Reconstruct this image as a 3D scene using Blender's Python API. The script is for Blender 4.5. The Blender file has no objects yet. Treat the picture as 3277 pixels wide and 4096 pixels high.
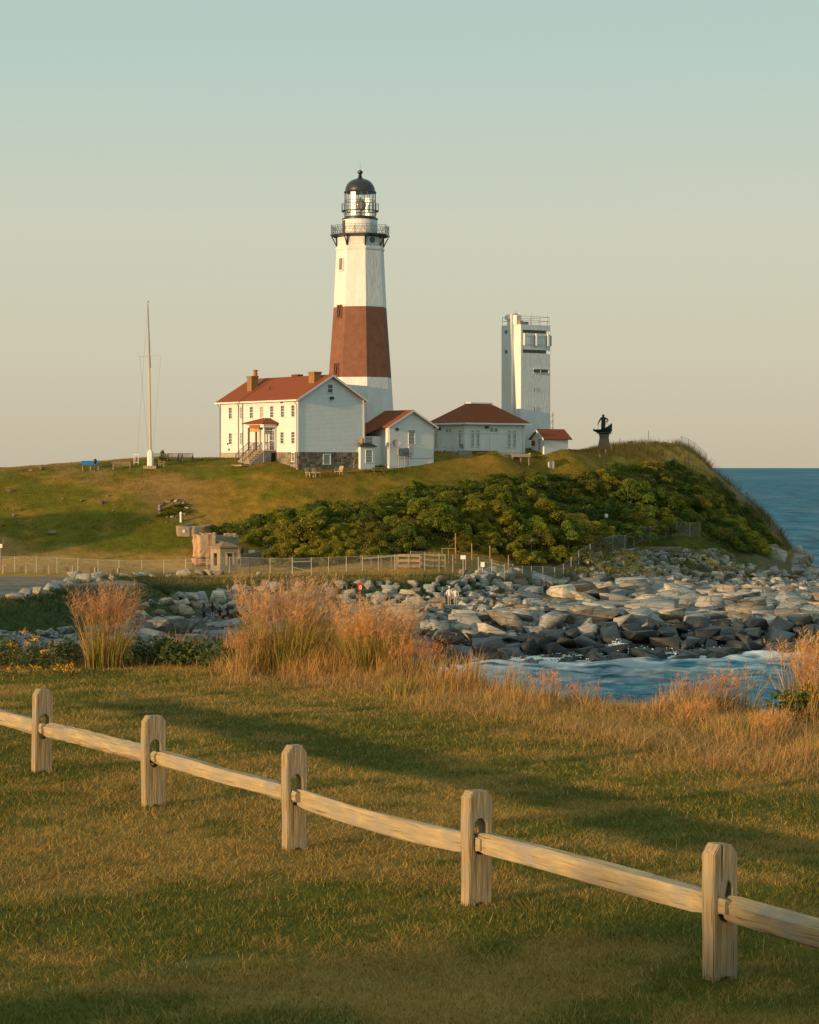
import bpy, bmesh, math, random
import numpy as np
from mathutils import Vector, Matrix, Euler

R = math.radians
random.seed(7)
rng = np.random.default_rng(11)
SC = bpy.context.scene
COL = SC.collection

# ------------------------------------------------------------------ camera
EYE = 17.0                      # camera height above the sea (m)
FPX = 9500.0                    # focal length in photo pixels (3277 x 4096)
CX, CY = 1638.5, 1871.0         # vanishing centre / horizon row in the photo
cam_d = bpy.data.cameras.new('camera')
cam_d.sensor_fit = 'VERTICAL'
cam_d.sensor_height = 36.0
cam_d.sensor_width = 28.8
cam_d.lens = FPX / 4096 * 36.0
cam_d.shift_y = -(2048 - CY) / 4096
cam_d.clip_start = 0.5
cam_d.clip_end = 200000
cam = bpy.data.objects.new('camera', cam_d)
cam.location = (0, 0, EYE)
cam.rotation_euler = (R(90), 0, 0)
COL.objects.link(cam)
SC.camera = cam

# ------------------------------------------------------------------ sky and sun
SUN_AZ = R(50.0)                # left of straight-behind-the-camera
SUN_EL = R(6.8)
to_sun = Vector((-math.sin(SUN_AZ) * math.cos(SUN_EL), -math.cos(SUN_AZ) * math.cos(SUN_EL), math.sin(SUN_EL)))
world = bpy.data.worlds.new('World')
SC.world = world
world.use_nodes = True
wn, wl = world.node_tree.nodes, world.node_tree.links
wn.clear()
w_out = wn.new('ShaderNodeOutputWorld')
w_bg = wn.new('ShaderNodeBackground')
w_sky = wn.new('ShaderNodeTexSky')
w_sky.sky_type = 'NISHITA'
w_sky.sun_disc = False
w_sky.sun_elevation = SUN_EL
w_sky.sun_rotation = math.atan2(to_sun.x, to_sun.y)
w_sky.altitude = 20
w_sky.air_density = 1.0
w_sky.dust_density = 1.2
w_sky.ozone_density = 1.5
w_geo = wn.new('ShaderNodeTexCoord')
w_sep = wn.new('ShaderNodeSeparateXYZ')
w_ramp = wn.new('ShaderNodeValToRGB')
w_mix = wn.new('ShaderNodeMix')
w_mix.data_type = 'RGBA'
w_mix.blend_type = 'MIX'
w_mix.inputs[0].default_value = 0.92
wl.new(w_geo.outputs['Generated'], w_sep.inputs[0])
wl.new(w_sep.outputs['Z'], w_ramp.inputs[0])
# clear evening air: warm grey at the horizon going over to pale teal, the same all the way round
e = w_ramp.color_ramp.elements
SKYRAMP = [(0.0, (0.525, 0.462, 0.335)), (0.045, (0.575, 0.535, 0.40)), (0.10, (0.565, 0.575, 0.455)),
           (0.165, (0.455, 0.57, 0.505)), (0.20, (0.42, 0.56, 0.505)), (0.45, (0.40, 0.53, 0.50)), (1.0, (0.40, 0.52, 0.53))]
e[0].position, e[0].color = SKYRAMP[0][0], SKYRAMP[0][1] + (1,)
e[1].position, e[1].color = SKYRAMP[-1][0], SKYRAMP[-1][1] + (1,)
for p_, c_ in SKYRAMP[1:-1]:
    k_ = w_ramp.color_ramp.elements.new(p_)
    k_.color = c_ + (1,)
SKY_STRENGTH = 0.1
w_scale = wn.new('ShaderNodeVectorMath')
w_scale.operation = 'SCALE'
w_scale.inputs['Scale'].default_value = 1.0 / SKY_STRENGTH
wl.new(w_ramp.outputs[0], w_scale.inputs[0])
wl.new(w_sky.outputs[0], w_mix.inputs[6])
wl.new(w_scale.outputs[0], w_mix.inputs[7])
wl.new(w_mix.outputs[2], w_bg.inputs['Color'])
w_bg.inputs['Strength'].default_value = SKY_STRENGTH
wl.new(w_bg.outputs[0], w_out.inputs['Surface'])

sun_d = bpy.data.lights.new('sun', 'SUN')
sun_d.energy = 5.0
sun_d.angle = R(0.55)
sun_d.color = (1.0, 0.64, 0.31)
sun = bpy.data.objects.new('sun', sun_d)
sun.rotation_euler = (-to_sun).to_track_quat('-Z', 'Y').to_euler()
sun.location = (-60, -40, 60)
COL.objects.link(sun)

SC.view_settings.view_transform = 'Standard'
SC.view_settings.look = 'None'
SC.view_settings.exposure = 0.16
SC.view_settings.gamma = 1.0
SC.view_settings.use_curve_mapping = False
SC.cycles.max_bounces = 5
SC.cycles.diffuse_bounces = 2
SC.cycles.glossy_bounces = 3
SC.cycles.transmission_bounces = 4
SC.cycles.transparent_max_bounces = 12

# ------------------------------------------------------------------ helpers
def gx(px, D):
    return (px - CX) * D / FPX

def pz(py, D):
    return EYE - (py - CY) * D / FPX

def _hash(ix, iy, s):
    n = (ix.astype(np.int64) * 374761393 + iy.astype(np.int64) * 668265263 + s * 974711) & 0x7fffffff
    n = ((n ^ (n >> 13)) * 1274126177) & 0x7fffffff
    return ((n ^ (n >> 16)) & 0xffff) / 65535.0

def vnoise(x, y, s=0):
    x = np.asarray(x, float); y = np.asarray(y, float)
    ix, iy = np.floor(x), np.floor(y)
    fx, fy = x - ix, y - iy
    fx = fx * fx * (3 - 2 * fx); fy = fy * fy * (3 - 2 * fy)
    a = _hash(ix, iy, s); b = _hash(ix + 1, iy, s); c = _hash(ix, iy + 1, s); d = _hash(ix + 1, iy + 1, s)
    return (a * (1 - fx) + b * fx) * (1 - fy) + (c * (1 - fx) + d * fx) * fy

def fbm(x, y, s=0, o=4):
    t = 0; a = 0.5; n = 0
    for k in range(o):
        t = t + a * vnoise(x, y, s + k * 17); n += a
        x = np.asarray(x) * 2.03 + 5.1; y = np.asarray(y) * 2.03 + 1.7; a *= 0.5
    return t / n

def sstep(a, b, x):
    t = np.clip((np.asarray(x, float) - a) / (b - a), 0, 1)
    return t * t * (3 - 2 * t)

MATS = {}
def mat(name, color=(0.5, 0.5, 0.5), rough=0.85, var=0.0, scale=4.0, bump=0.0, bscale=20.0, attr=None,
        spec=0.3, metal=0.0, translucent=0.0, stretch=(1, 1, 1), rand=0.0, color2=None, detail=6.0, coords='Object'):
    """procedural material: base colour (or a colour attribute) varied by noise, with fine relief"""
    if name in MATS:
        return MATS[name]
    m = bpy.data.materials.new(name)
    MATS[name] = m
    m.use_nodes = True
    n, l = m.node_tree.nodes, m.node_tree.links
    b = n['Principled BSDF']; out = n['Material Output']
    b.inputs['Roughness'].default_value = rough
    b.inputs['Specular IOR Level'].default_value = spec
    b.inputs['Metallic'].default_value = metal
    col = None
    if attr:
        a = n.new('ShaderNodeAttribute'); a.attribute_name = attr
        col = a.outputs['Color']
    tc = n.new('ShaderNodeTexCoord'); mp = n.new('ShaderNodeMapping')
    mp.inputs['Scale'].default_value = stretch
    l.new(tc.outputs[coords], mp.inputs[0])
    if var > 0 or color2:
        t = n.new('ShaderNodeTexNoise'); t.inputs['Scale'].default_value = scale; t.inputs['Detail'].default_value = detail
        t.inputs['Roughness'].default_value = 0.62
        l.new(mp.outputs[0], t.inputs['Vector'])
        mx = n.new('ShaderNodeMix'); mx.data_type = 'RGBA'
        rp = n.new('ShaderNodeValToRGB')
        rp.color_ramp.elements[0].position = 0.32; rp.color_ramp.elements[1].position = 0.68
        l.new(t.outputs['Fac'], rp.inputs[0]); l.new(rp.outputs[0], mx.inputs[0])
        if col is None:
            c2 = color2 or tuple(min(1, c * (1 + var)) for c in color)
            c1 = color if color2 else tuple(c * (1 - var) for c in color)
            mx.inputs[6].default_value = c1 + (1,); mx.inputs[7].default_value = c2 + (1,)
            col = mx.outputs[2]
        else:
            mu = n.new('ShaderNodeMix'); mu.data_type = 'RGBA'; mu.blend_type = 'MULTIPLY'; mu.inputs[0].default_value = 1
            mx.inputs[6].default_value = (1 - var,) * 3 + (1,); mx.inputs[7].default_value = (1 + var,) * 3 + (1,)
            l.new(col, mu.inputs[6]); l.new(mx.outputs[2], mu.inputs[7])
            col = mu.outputs[2]
    if rand > 0:
        oi = n.new('ShaderNodeObjectInfo'); hs = n.new('ShaderNodeHueSaturation')
        ma = n.new('ShaderNodeMapRange'); ma.inputs[3].default_value = 1 - rand; ma.inputs[4].default_value = 1 + rand
        l.new(oi.outputs['Random'], ma.inputs[0]); l.new(ma.outputs[0], hs.inputs['Value'])
        if col is None:
            hs.inputs['Color'].default_value = color + (1,)
        else:
            l.new(col, hs.inputs['Color'])
        col = hs.outputs[0]
    if col is None:
        b.inputs['Base Color'].default_value = color + (1,)
    else:
        l.new(col, b.inputs['Base Color'])
    if bump > 0:
        t2 = n.new('ShaderNodeTexNoise'); t2.inputs['Scale'].default_value = bscale; t2.inputs['Detail'].default_value = 8
        t2.inputs['Roughness'].default_value = 0.65
        l.new(mp.outputs[0], t2.inputs['Vector'])
        bu = n.new('ShaderNodeBump'); bu.inputs['Strength'].default_value = 1.0; bu.inputs['Distance'].default_value = bump
        l.new(t2.outputs['Fac'], bu.inputs['Height']); l.new(bu.outputs[0], b.inputs['Normal'])
    if translucent > 0:
        tr = n.new('ShaderNodeBsdfTranslucent'); ms = n.new('ShaderNodeMixShader'); ms.inputs[0].default_value = translucent
        if col is None:
            tr.inputs['Color'].default_value = color + (1,)
        else:
            l.new(col, tr.inputs['Color'])
        l.new(b.outputs[0], ms.inputs[1]); l.new(tr.outputs[0], ms.inputs[2]); l.new(ms.outputs[0], out.inputs['Surface'])
    return m

def mesh_np(name, co, tris, col=None, smooth=False):
    """mesh from numpy arrays of vertices and triangles, optional per-vertex colours"""
    co = np.ascontiguousarray(co, np.float32); tris = np.ascontiguousarray(tris, np.int32)
    me = bpy.data.meshes.new(name)
    me.vertices.add(len(co)); me.vertices.foreach_set('co', co.ravel())
    k = tris.shape[1]
    me.loops.add(tris.size); me.loops.foreach_set('vertex_index', tris.ravel())
    me.polygons.add(len(tris)); me.polygons.foreach_set('loop_start', np.arange(0, tris.size, k, dtype=np.int32))
    if smooth:
        me.polygons.foreach_set('use_smooth', np.ones(len(tris), bool))
    me.update(calc_edges=True)
    if col is not None:
        c = np.ones((len(co), 4), np.float32); c[:, :3] = col
        a = me.color_attributes.new('Col', 'FLOAT_COLOR', 'POINT')
        a.data.foreach_set('color', c.ravel())
    return me

def tag(o, label=None, cat=None, group=None, kind=None):
    if label: o['label'] = label
    if cat: o['category'] = cat
    if group: o['group'] = group
    if kind: o['kind'] = kind
    return o

def link(name, me, m=None, parent=None, loc=None, rz=0.0):
    o = bpy.data.objects.new(name, me)
    COL.objects.link(o)
    if m is not None and not me.materials:
        for q in (m if isinstance(m, (list, tuple)) else [m]):
            me.materials.append(q)
    if parent: o.parent = parent
    if loc is not None: o.location = loc
    if rz: o.rotation_euler = (0, 0, rz)
    return o

def empty(name, loc, rz=0.0):
    o = bpy.data.objects.new(name, None)
    o.empty_display_size = 0.3
    o.location = loc; o.rotation_euler = (0, 0, rz)
    COL.objects.link(o)
    return o

def copy_tree(o, parent=None):
    c = o.copy(); COL.objects.link(c)
    c.parent = parent
    for ch in o.children:
        copy_tree(ch, c)
    return c

def ordinal_labels(items, landmarks):
    """items: (object, description, photo px, distance): name each by its nearest landmark and its rank there"""
    WORD = ['leftmost', 'second', 'third', 'fourth', 'fifth', 'sixth', 'seventh', 'eighth', 'ninth', 'tenth', 'eleventh', 'twelfth', 'thirteenth', 'fourteenth', 'fifteenth', 'sixteenth', 'seventeenth', 'eighteenth', 'nineteenth', 'twentieth']
    sets = {}
    for o, d, px, D in items:
        lx, ld, nm = min(landmarks, key=lambda q: abs(q[0] - px) + 1.5 * abs(q[1] - D))
        rel = 'in front of' if D < ld - 6 else 'behind' if D > ld + 6 else 'left of' if px < lx else 'right of'
        sets.setdefault((d, rel, nm), []).append((px, o))
    for (d, rel, nm), L_ in sets.items():
        L_.sort(key=lambda q: q[0])
        for k, (px, o) in enumerate(L_):
            lab = f'{d} {rel} {nm}' + ('' if len(L_) == 1 else f', {WORD[min(k, 19)]}' + ('' if k == 0 else ' from left'))
            o['label'] = ' '.join(lab.replace(' from left', '').split()[:16]) if len(lab.split()) > 16 else lab

class MB:
    """collects boxes, prisms, tubes and lathes, then links them as one mesh object"""
    def __init__(s): s.v = []; s.f = []; s.M = Matrix.Identity(4)
    def add(s, vs, fs):
        b = len(s.v)
        s.v += [tuple(s.M @ Vector(p)) for p in vs]
        s.f += [tuple(i + b for i in f) for f in fs]
        return s
    def box(s, x0, x1, y0, y1, z0, z1):
        return s.add([(x0, y0, z0), (x1, y0, z0), (x1, y1, z0), (x0, y1, z0), (x0, y0, z1), (x1, y0, z1), (x1, y1, z1), (x0, y1, z1)],
                     [(0, 3, 2, 1), (4, 5, 6, 7), (0, 1, 5, 4), (1, 2, 6, 5), (2, 3, 7, 6), (3, 0, 4, 7)])
    def bbox(s, x0, x1, y0, y1, z0, z1, b=0.01):
        """box with chamfered upright and horizontal edges"""
        bm = bmesh.new()
        r = bmesh.ops.create_cube(bm, size=1)
        for v in r['verts']:
            v.co = Vector(((x0 + x1) / 2 + v.co.x * (x1 - x0), (y0 + y1) / 2 + v.co.y * (y1 - y0), (z0 + z1) / 2 + v.co.z * (z1 - z0)))
        bmesh.ops.bevel(bm, geom=bm.edges[:], offset=b, segments=1, affect='EDGES', profile=0.5)
        bm.verts.index_update()
        s.add([tuple(v.co) for v in bm.verts], [tuple(v.index for v in f.verts) for f in bm.faces]); bm.free()
        return s
    def prism(s, poly, axis, a, b):
        """2-D polygon extruded along an axis; poly in the other two axes (x: y,z  y: x,z  z: x,y)"""
        def P(p, t):
            return {'x': (t, p[0], p[1]), 'y': (p[0], t, p[1]), 'z': (p[0], p[1], t)}[axis]
        n = len(poly)
        vs = [P(p, a) for p in poly] + [P(p, b) for p in poly]
        fs = [tuple(range(n)), tuple(range(2 * n - 1, n - 1, -1))] + [(i, i + n, (i + 1) % n + n, (i + 1) % n) for i in range(n)]
        return s.add(vs, fs)
    def tube(s, pts, r, n=6, cap=True):
        pts = [Vector(p) for p in pts]
        rs = r if isinstance(r, (list, tuple)) else [r] * len(pts)
        vs, fs = [], []
        for i, p in enumerate(pts):
            d = (pts[min(i + 1, len(pts) - 1)] - pts[max(i - 1, 0)]).normalized()
            a = d.cross(Vector((0, 0, 1)))
            if a.length < 1e-3: a = Vector((1, 0, 0))
            a.normalize(); c = d.cross(a).normalized()
            for k in range(n):
                t = 2 * math.pi * k / n
                vs.append(tuple(p + (a * math.cos(t) + c * math.sin(t)) * rs[i]))
        for i in range(len(pts) - 1):
            for k in range(n):
                fs.append((i * n + k, i * n + (k + 1) % n, (i + 1) * n + (k + 1) % n, (i + 1) * n + k))
        if cap:
            fs.append(tuple(range(n - 1, -1, -1))); fs.append(tuple(range((len(pts) - 1) * n, len(pts) * n)))
        return s.add(vs, fs)
    def bar(s, a, b, w, h=None):
        """square bar between two points"""
        a, b = Vector(a), Vector(b); h = h or w
        d = (b - a).normalized(); x = d.cross(Vector((0, 0, 1)))
        if x.length < 1e-3: x = Vector((1, 0, 0))
        x.normalize(); z = x.cross(d).normalized()
        vs = [tuple(p + x * sx * w / 2 + z * sz * h / 2) for p in (a, b) for sx, sz in ((-1, -1), (1, -1), (1, 1), (-1, 1))]
        return s.add(vs, [(3, 2, 1, 0), (4, 5, 6, 7), (0, 1, 5, 4), (1, 2, 6, 5), (2, 3, 7, 6), (3, 0, 4, 7)])
    def lathe(s, prof, n=24, off=0.0, cap=True):
        """profile [(radius, z)...] turned about z"""
        vs, fs = [], []
        for r, z in prof:
            for k in range(n):
                t = off + 2 * math.pi * k / n
                vs.append((r * math.sin(t), -r * math.cos(t), z))
        for i in range(len(prof) - 1):
            for k in range(n):
                fs.append((i * n + k, i * n + (k + 1) % n, (i + 1) * n + (k + 1) % n, (i + 1) * n + k))
        if cap:
            fs.append(tuple(range(n - 1, -1, -1))); fs.append(tuple(range((len(prof) - 1) * n, len(prof) * n)))
        return s.add(vs, fs)
    def mesh(s, name, smooth=None):
        me = bpy.data.meshes.new(name)
        me.from_pydata(s.v, [], s.f); me.validate(); me.update()
        if smooth is not None:
            bm = bmesh.new(); bm.from_mesh(me)
            for f in bm.faces: f.smooth = True
            for e_ in bm.edges:
                if len(e_.link_faces) == 2 and e_.calc_face_angle(0) > smooth: e_.smooth = False
            bm.to_mesh(me); bm.free()
        return me
    def build(s, name, m, parent=None, loc=None, rz=0.0, smooth=None):
        return link(name, s.mesh(name, smooth), m, parent, loc, rz)
# ------------------------------------------------------------------ terrain
LAWN = EYE - 3.35               # level of the near lawn
def _pt(px, D, z): return (gx(px, D), D, z)
CTRL = [
 # sea bed of the cove
 (-40, 150, -3), (-15, 170, -4), (10, 180, -4), (35, 190, -4), (65, 200, -4), (95, 205, -4), (-40, 110, -4), (0, 110, -5), (50, 110, -5), (100, 110, -5),
 # waterline and stone berm
 (-38, 180, -.3), (-20, 194, -.3), (-5, 203, -.3), (6, 210, -.3), (20, 216, -.3), (38, 221, -.3), (60, 230, -.3), (85, 243, -.3),
 (-30, 197, 1.6), (-19.5, 208, 1.6), (-5, 214, 1.7), (6, 220, 1.9), (20, 226, 1.9), (38, 231, 1.9), (60, 240, 2.0), (85, 253, 1.6),
 # bench of slabs
 (-23, 220, 2.2), (-19.5, 227, 2.3), (-5, 229, 2.4), (4, 236, 3.1), (15, 252, 3.0), (17, 268, 4.0), (25, 250, 2.6), (38, 270, 2.8), (38, 250, 2.4), (60, 262, 2.5),
 (34, 283, 3.4), (45, 300, 3.0), (52, 322, 2.5), (60, 300, 2.3), (75, 280, 1.6), (95, 275, -.5), (85, 310, -1), (70, 335, -1.2), (60, 348, -1.2),
 # terrace edge and the terrace behind it
 (-36, 200, 5.7), (-31, 211, 5.8), (-25, 227, 5.8), (-17.6, 243, 5.8), (-9, 247, 5.7), (0, 248, 5.7), (4, 251, 5.6), (8, 254, 5.0), (11.2, 258, 4.6),
 (-34, 189, 3.6), (-28, 203, 3.0), (-21, 232, 3.4), (-14, 237, 3.0), (-6, 240, 3.0), (2, 243, 3.5), (8, 248, 3.4), (12, 253, 3.2),
 (-45, 215, 5.9), (-40, 235, 6.1), (-43, 250, 6.6), (-28, 254, 6.1), (-14, 258, 5.9), (0, 260, 6.3), (-60, 215, 6.2), (-60, 245, 6.6),
 (22, 272, 5.0), (29, 283, 5.9), (36, 292, 6.2), (44, 305, 5.6), (50, 316, 4.6),
 # hill face and its crest
 _pt(0, 263, 10.6), _pt(0, 274, 14.6), _pt(0, 283, 16.55), _pt(280, 264, 10.4), _pt(280, 283, 17.1), _pt(570, 266, 11.0), _pt(570, 283, 17.72), _pt(868, 268, 10.8), _pt(868, 277, 15.6), _pt(868, 287, 17.9),
 _pt(1193, 268, 10.6), _pt(1193, 274.5, 14.2), _pt(1193, 281, 17.0), _pt(1030, 283, 17.6), _pt(1449, 287, 17.2), _pt(1449, 279, 14.6), _pt(1449, 268, 9.6),
 _pt(1653, 291, 17.7), _pt(1653, 282, 14.8), _pt(1653, 270, 10.0), _pt(1734, 293, 18.3), _pt(1860, 296, 18.6), _pt(1860, 285, 14.6), _pt(1860, 273, 10.0), _pt(1994, 295, 18.4), _pt(2280, 304, 19.25),
 _pt(2052, 290, 14.2), _pt(2052, 277, 9.6), _pt(2200, 300, 17.0), _pt(2400, 318, 19.3), _pt(2400, 306, 17.2), _pt(2300, 293, 11.6), _pt(2600, 305, 13.0), _pt(2500, 318, 19.65), _pt(2620, 316, 18.2), _pt(2716, 327, 20.2), _pt(2790, 329, 18.8),
 _pt(2850, 330, 16.8), _pt(3000, 331, 12.4), _pt(3116, 331, 8.6), _pt(3165, 331, 5.6), _pt(3215, 331, 3.6), _pt(2850, 312, 9.5), _pt(2750, 318, 14.6), _pt(2980, 318, 7.4),
 # back of the hill
 (-23, 300, 18.2), (-5, 302, 18.4), (12, 310, 19.2), (15, 330, 19.3), (-25, 330, 17.6), (-52, 305, 16.0), (-52, 330, 14.5), (-80, 330, 13), (38, 345, 19.0), (26, 334, 18.7), (24, 325, 19.2), (32, 332, 19.4), (30, 350, 18.0), (20, 360, 17.5), (46, 345, 12.5), (53, 345, 5.0), (50, 365, 2), (30, 385, 6), (0, 395, 6), (-40, 395, 5), (-80, 390, 5), (0, 430, -3), (-60, 430, -3), (60, 380, -3), (50, 430, -4), (95, 350, -4), (100, 430, -5), (-110, 430, -3),
 # land off to the left
 (-75, 180, 10.8), (-70, 195, 8.2), (-85, 165, 12.6), (-85, 120, 13.6), (-85, 100, 13.6), (-110, 150, 13.6), (-110, 110, 13.6), (-140, 200, 10), (-140, 150, 13), (-95, 215, 8.0), (-105, 250, 9), (-80, 265, 11), (-80, 285, 15), (-120, 290, 13), (-62, 100, 2), (-62, 130, 2), (-58, 160, 2), (-55, 178, 4), (-140, 300, 12), (-140, 380, 4), (-140, 100, 13.6),
]
_C = np.array(CTRL, float)
def _rbf_fit():
    d = np.linalg.norm(_C[:, None, :2] - _C[None, :, :2], axis=2)
    n = len(_C)
    A = np.zeros((n + 3, n + 3)); A[:n, :n] = np.sqrt(d * d + 4.0) * -1 + np.eye(n) * 0.25
    A[:n, n] = 1; A[:n, n + 1:] = _C[:, :2] / 100; A[n, :n] = 1; A[n + 1:, :n] = _C[:, :2].T / 100
    return np.linalg.solve(A, np.r_[_C[:, 2], 0, 0, 0])
_W = _rbf_fit()
def far_h(x, y):
    x = np.asarray(x, float).ravel(); y = np.asarray(y, float).ravel()
    out = np.empty(len(x)); n = len(_C)
    for a in range(0, len(x), 20000):
        q = slice(a, a + 20000)
        d2 = (x[q, None] - _C[None, :, 0]) ** 2 + (y[q, None] - _C[None, :, 1]) ** 2
        out[q] = -np.sqrt(d2 + 4.0) @ _W[:n] + _W[n] + (x[q] * _W[n + 1] + y[q] * _W[n + 2]) / 100
    return np.clip(out, -6, 21)
def edge_y(x):
    return np.interp(np.asarray(x, float), [-3, -1, .24, 1.35, 3.0, 4.3, 6, 14, 40], [42, 41, 38, 35.3, 33.3, 32.2, 31.2, 28, 24]) + .8 * (vnoise(np.asarray(x) * .35, 0 * np.asarray(x), 3) - .5)
def near_h(x, y):
    x = np.asarray(x, float); y = np.asarray(y, float)
    base = LAWN + 0.05 * (fbm(x * .25, y * .25, 5) - .5) * sstep(8, 14, y) + 1.75 * (1 - sstep(-1, 9, y)) - 1.2 * (1 - sstep(-60, -8, y))
    base = base + 0.03 * (fbm(x * 1.3, y * 1.3, 8) - .5)
    d = np.minimum(y - edge_y(x), (x + 64) * 1.0 + 8 * (vnoise(y * .05, y * 0, 9) - .5))
    fall = np.clip(d, 0, None)
    return np.maximum(base - fall * 0.9 * sstep(0, 2.0, fall), -6)
def ground_h(x, y):
    shp = np.shape(x)
    x = np.asarray(x, float).ravel(); y = np.asarray(y, float).ravel()
    t = sstep(78, 112, y)
    z = np.zeros(len(x))
    m = t < 1
    if m.any(): z[m] += near_h(x[m], y[m]) * (1 - t[m])
    m = t > 0
    if m.any(): z[m] += (far_h(x[m], y[m]) + 0.35 * (fbm(x[m] * .16, y[m] * .16, 21) - .5)) * t[m]
    return z.reshape(shp)
def gz(x, y): return float(ground_h(np.array([x]), np.array([y]))[0])
def on_ground(px, D, dz=0.0):
    x = gx(px, D); return Vector((x, D, gz(x, D) + dz))

def axis(segs):
    out = []
    for a, b, st in segs: out += list(np.arange(a, b, st))
    return np.array(out + [segs[-1][1]])
GX = axis([(-170, -60, 4), (-60, -12, .8), (-12, 12, .35), (12, 62, .8), (62, 130, 4)])
GY = axis([(-70, 10, 4), (10, 48, .35), (48, 180, 3), (180, 340, .7), (340, 440, 4)])
X, Y = np.meshgrid(GX, GY)
Z = ground_h(X, Y)
nx, ny = len(GX), len(GY)
xf, yf, zf = X.ravel(), Y.ravel(), Z.ravel()
idx = np.arange(nx * ny).reshape(ny, nx)
quads = np.stack([idx[:-1, :-1], idx[:-1, 1:], idx[1:, 1:], idx[1:, :-1]], -1).reshape(-1, 4)

# outline of the thicket on the slope, as seen in the photo
POLY = np.array([(430, 1128), (470, 1112), (560, 1095), (620, 1075), (680, 1062), (760, 1068), (850, 1035), (930, 1030), (1010, 1018), (1080, 1006), (1130, 1000), (1200, 1004), (1300, 992), (1380, 980), (1460, 987), (1512, 1020), (1570, 1074), (1618, 1114), (1642, 1152), (1605, 1172), (1480, 1158), (1400, 1152), (1340, 1164), (1200, 1186), (1100, 1190), (1040, 1165), (960, 1158), (930, 1150), (840, 1172), (700, 1192), (600, 1195), (545, 1185), (560, 1150), (500, 1135)], float) * (3277 / 1725)
FENCE_LINE = ([2052, 2126, 2219, 2315, 2401, 2500, 2570, 2625, 2706, 2800], [258, 262, 267, 273, 279, 284, 290, 292, 296.5, 302])   # wire fence along the foot of the slope
def in_poly_np(px, py):
    c = np.zeros(len(px), bool); j = len(POLY) - 1
    for i in range(len(POLY)):
        xi, yi = POLY[i]; xj, yj = POLY[j]
        c ^= ((yi > py) != (yj > py)) & (px < (xj - xi) * (py - yi) / (yj - yi + 1e-9) + xi); j = i
    return c
# ground cover colours: turf, dry turf, gravel, stony shore (patches with shapes of their own)
def ground_col(x, y, z):
    n1 = fbm(x * .11, y * .11, 31); n2 = fbm(x * .5, y * .5, 41); n3 = fbm(x * .06, y * .06, 51)
    green = np.array([.128, .118, .009]); dry = np.array([.265, .155, .022]); pink = np.array([.31, .17, .065])
    gravel = np.array([.22, .175, .13]); shore = np.array([.10, .095, .085]); bank = np.array([.06, .085, .028]); sand = np.array([.20, .165, .11])
    def mixc(a, b, t): return a * (1 - t[:, None]) + b * t[:, None]
    c = np.tile(green, (len(x), 1))
    hill = sstep(250, 256, y)
    t = sstep(.42, .58, .55 * n1 + .45 * n2)
    c = mixc(c, dry, t * .85)
    left = hill * sstep(-18, -30, x) * sstep(.44, .62, n1)
    c = mixc(c, pink, left * .6)
    # mown top in front of the white houses is browner towards the right
    c = mixc(c, dry, hill * sstep(-2, 8, x) * sstep(13, 16, z) * .55)
    # golden dry grass on the right crest
    c = mixc(c, np.array([.38, .23, .05]), sstep(22, 27, x) * sstep(308, 316, y) * sstep(12, 17, z))
    # terrace: dry and flat, with a gravel track at the left
    te = (1 - sstep(257, 263, y)) * sstep(190, 200, y) * sstep(5.0, 5.5, z) * (1 - sstep(7.2, 8.2, z))
    c = mixc(c, np.array([.36, .215, .05]), te)
    gr = te * (1 - sstep(238, 242, y)) * (1 - sstep(-1.2, .2, x - (-35.2 + (y - 202) * .40)))
    bkg = te * (1 - sstep(240, 244, y)) * sstep(-.8, .6, x - (-35.2 + (y - 202) * .40))
    c = mixc(c, gravel, gr); c = mixc(c, bank, bkg)
    # bank and shore
    bk = (1 - sstep(4.9, 5.5, z)) * sstep(185, 195, y) * (1 - sstep(262, 268, y))
    c = mixc(c, bank, bk)
    low = (1 - sstep(2.6, 3.4, z)) * sstep(100, 120, y)
    c = mixc(c, shore, low)
    # east bluff face: bare sandy grass
    bl = sstep(38, 44, x) * sstep(300, 312, y) * sstep(4, 6, z)
    c = mixc(c, np.array([.15, .11, .045]), bl * .8)
    # dark olive scrub ground inside the thicket outline, stony soil below the climbing fence
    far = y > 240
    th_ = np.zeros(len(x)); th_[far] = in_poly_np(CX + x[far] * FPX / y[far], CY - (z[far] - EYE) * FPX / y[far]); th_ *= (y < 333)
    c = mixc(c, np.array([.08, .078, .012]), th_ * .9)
    so = sstep(10, 13, x) * (1 - sstep(5.8, 7.2, z)) * sstep(250, 256, y) * (1 - sstep(318, 326, y))
    c = mixc(c, np.array([.10, .095, .055]), so * .85)
    # near lawn
    nl = 1 - sstep(55, 62, y)
    lt = sstep(.44, .58, .5 * fbm(x * .45, y * .45, 61) + .5 * fbm(x * 1.7, y * 1.7, 62))
    lawn = mixc(np.tile(np.array([.098, .105, .013]), (len(x), 1)), np.array([.24, .160, .038]), lt)
    ed = sstep(-9, -3, y - edge_y(x)) * sstep(-3, 4, x + (y - 30) * .3)
    lawn = mixc(lawn, np.array([.32, .19, .055]), ed * .8)
    bare = sstep(.80, .84, fbm(x * .8 + 40, y * .8, 63))
    lawn = mixc(lawn, np.array([.24, .19, .13]), bare * .7)
    c = mixc(c, lawn, nl)
    return c
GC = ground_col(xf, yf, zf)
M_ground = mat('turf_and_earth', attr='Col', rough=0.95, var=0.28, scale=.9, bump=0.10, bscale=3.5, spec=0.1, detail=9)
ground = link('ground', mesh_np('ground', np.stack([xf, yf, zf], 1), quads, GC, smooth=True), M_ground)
tag(ground, kind='structure')

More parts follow.
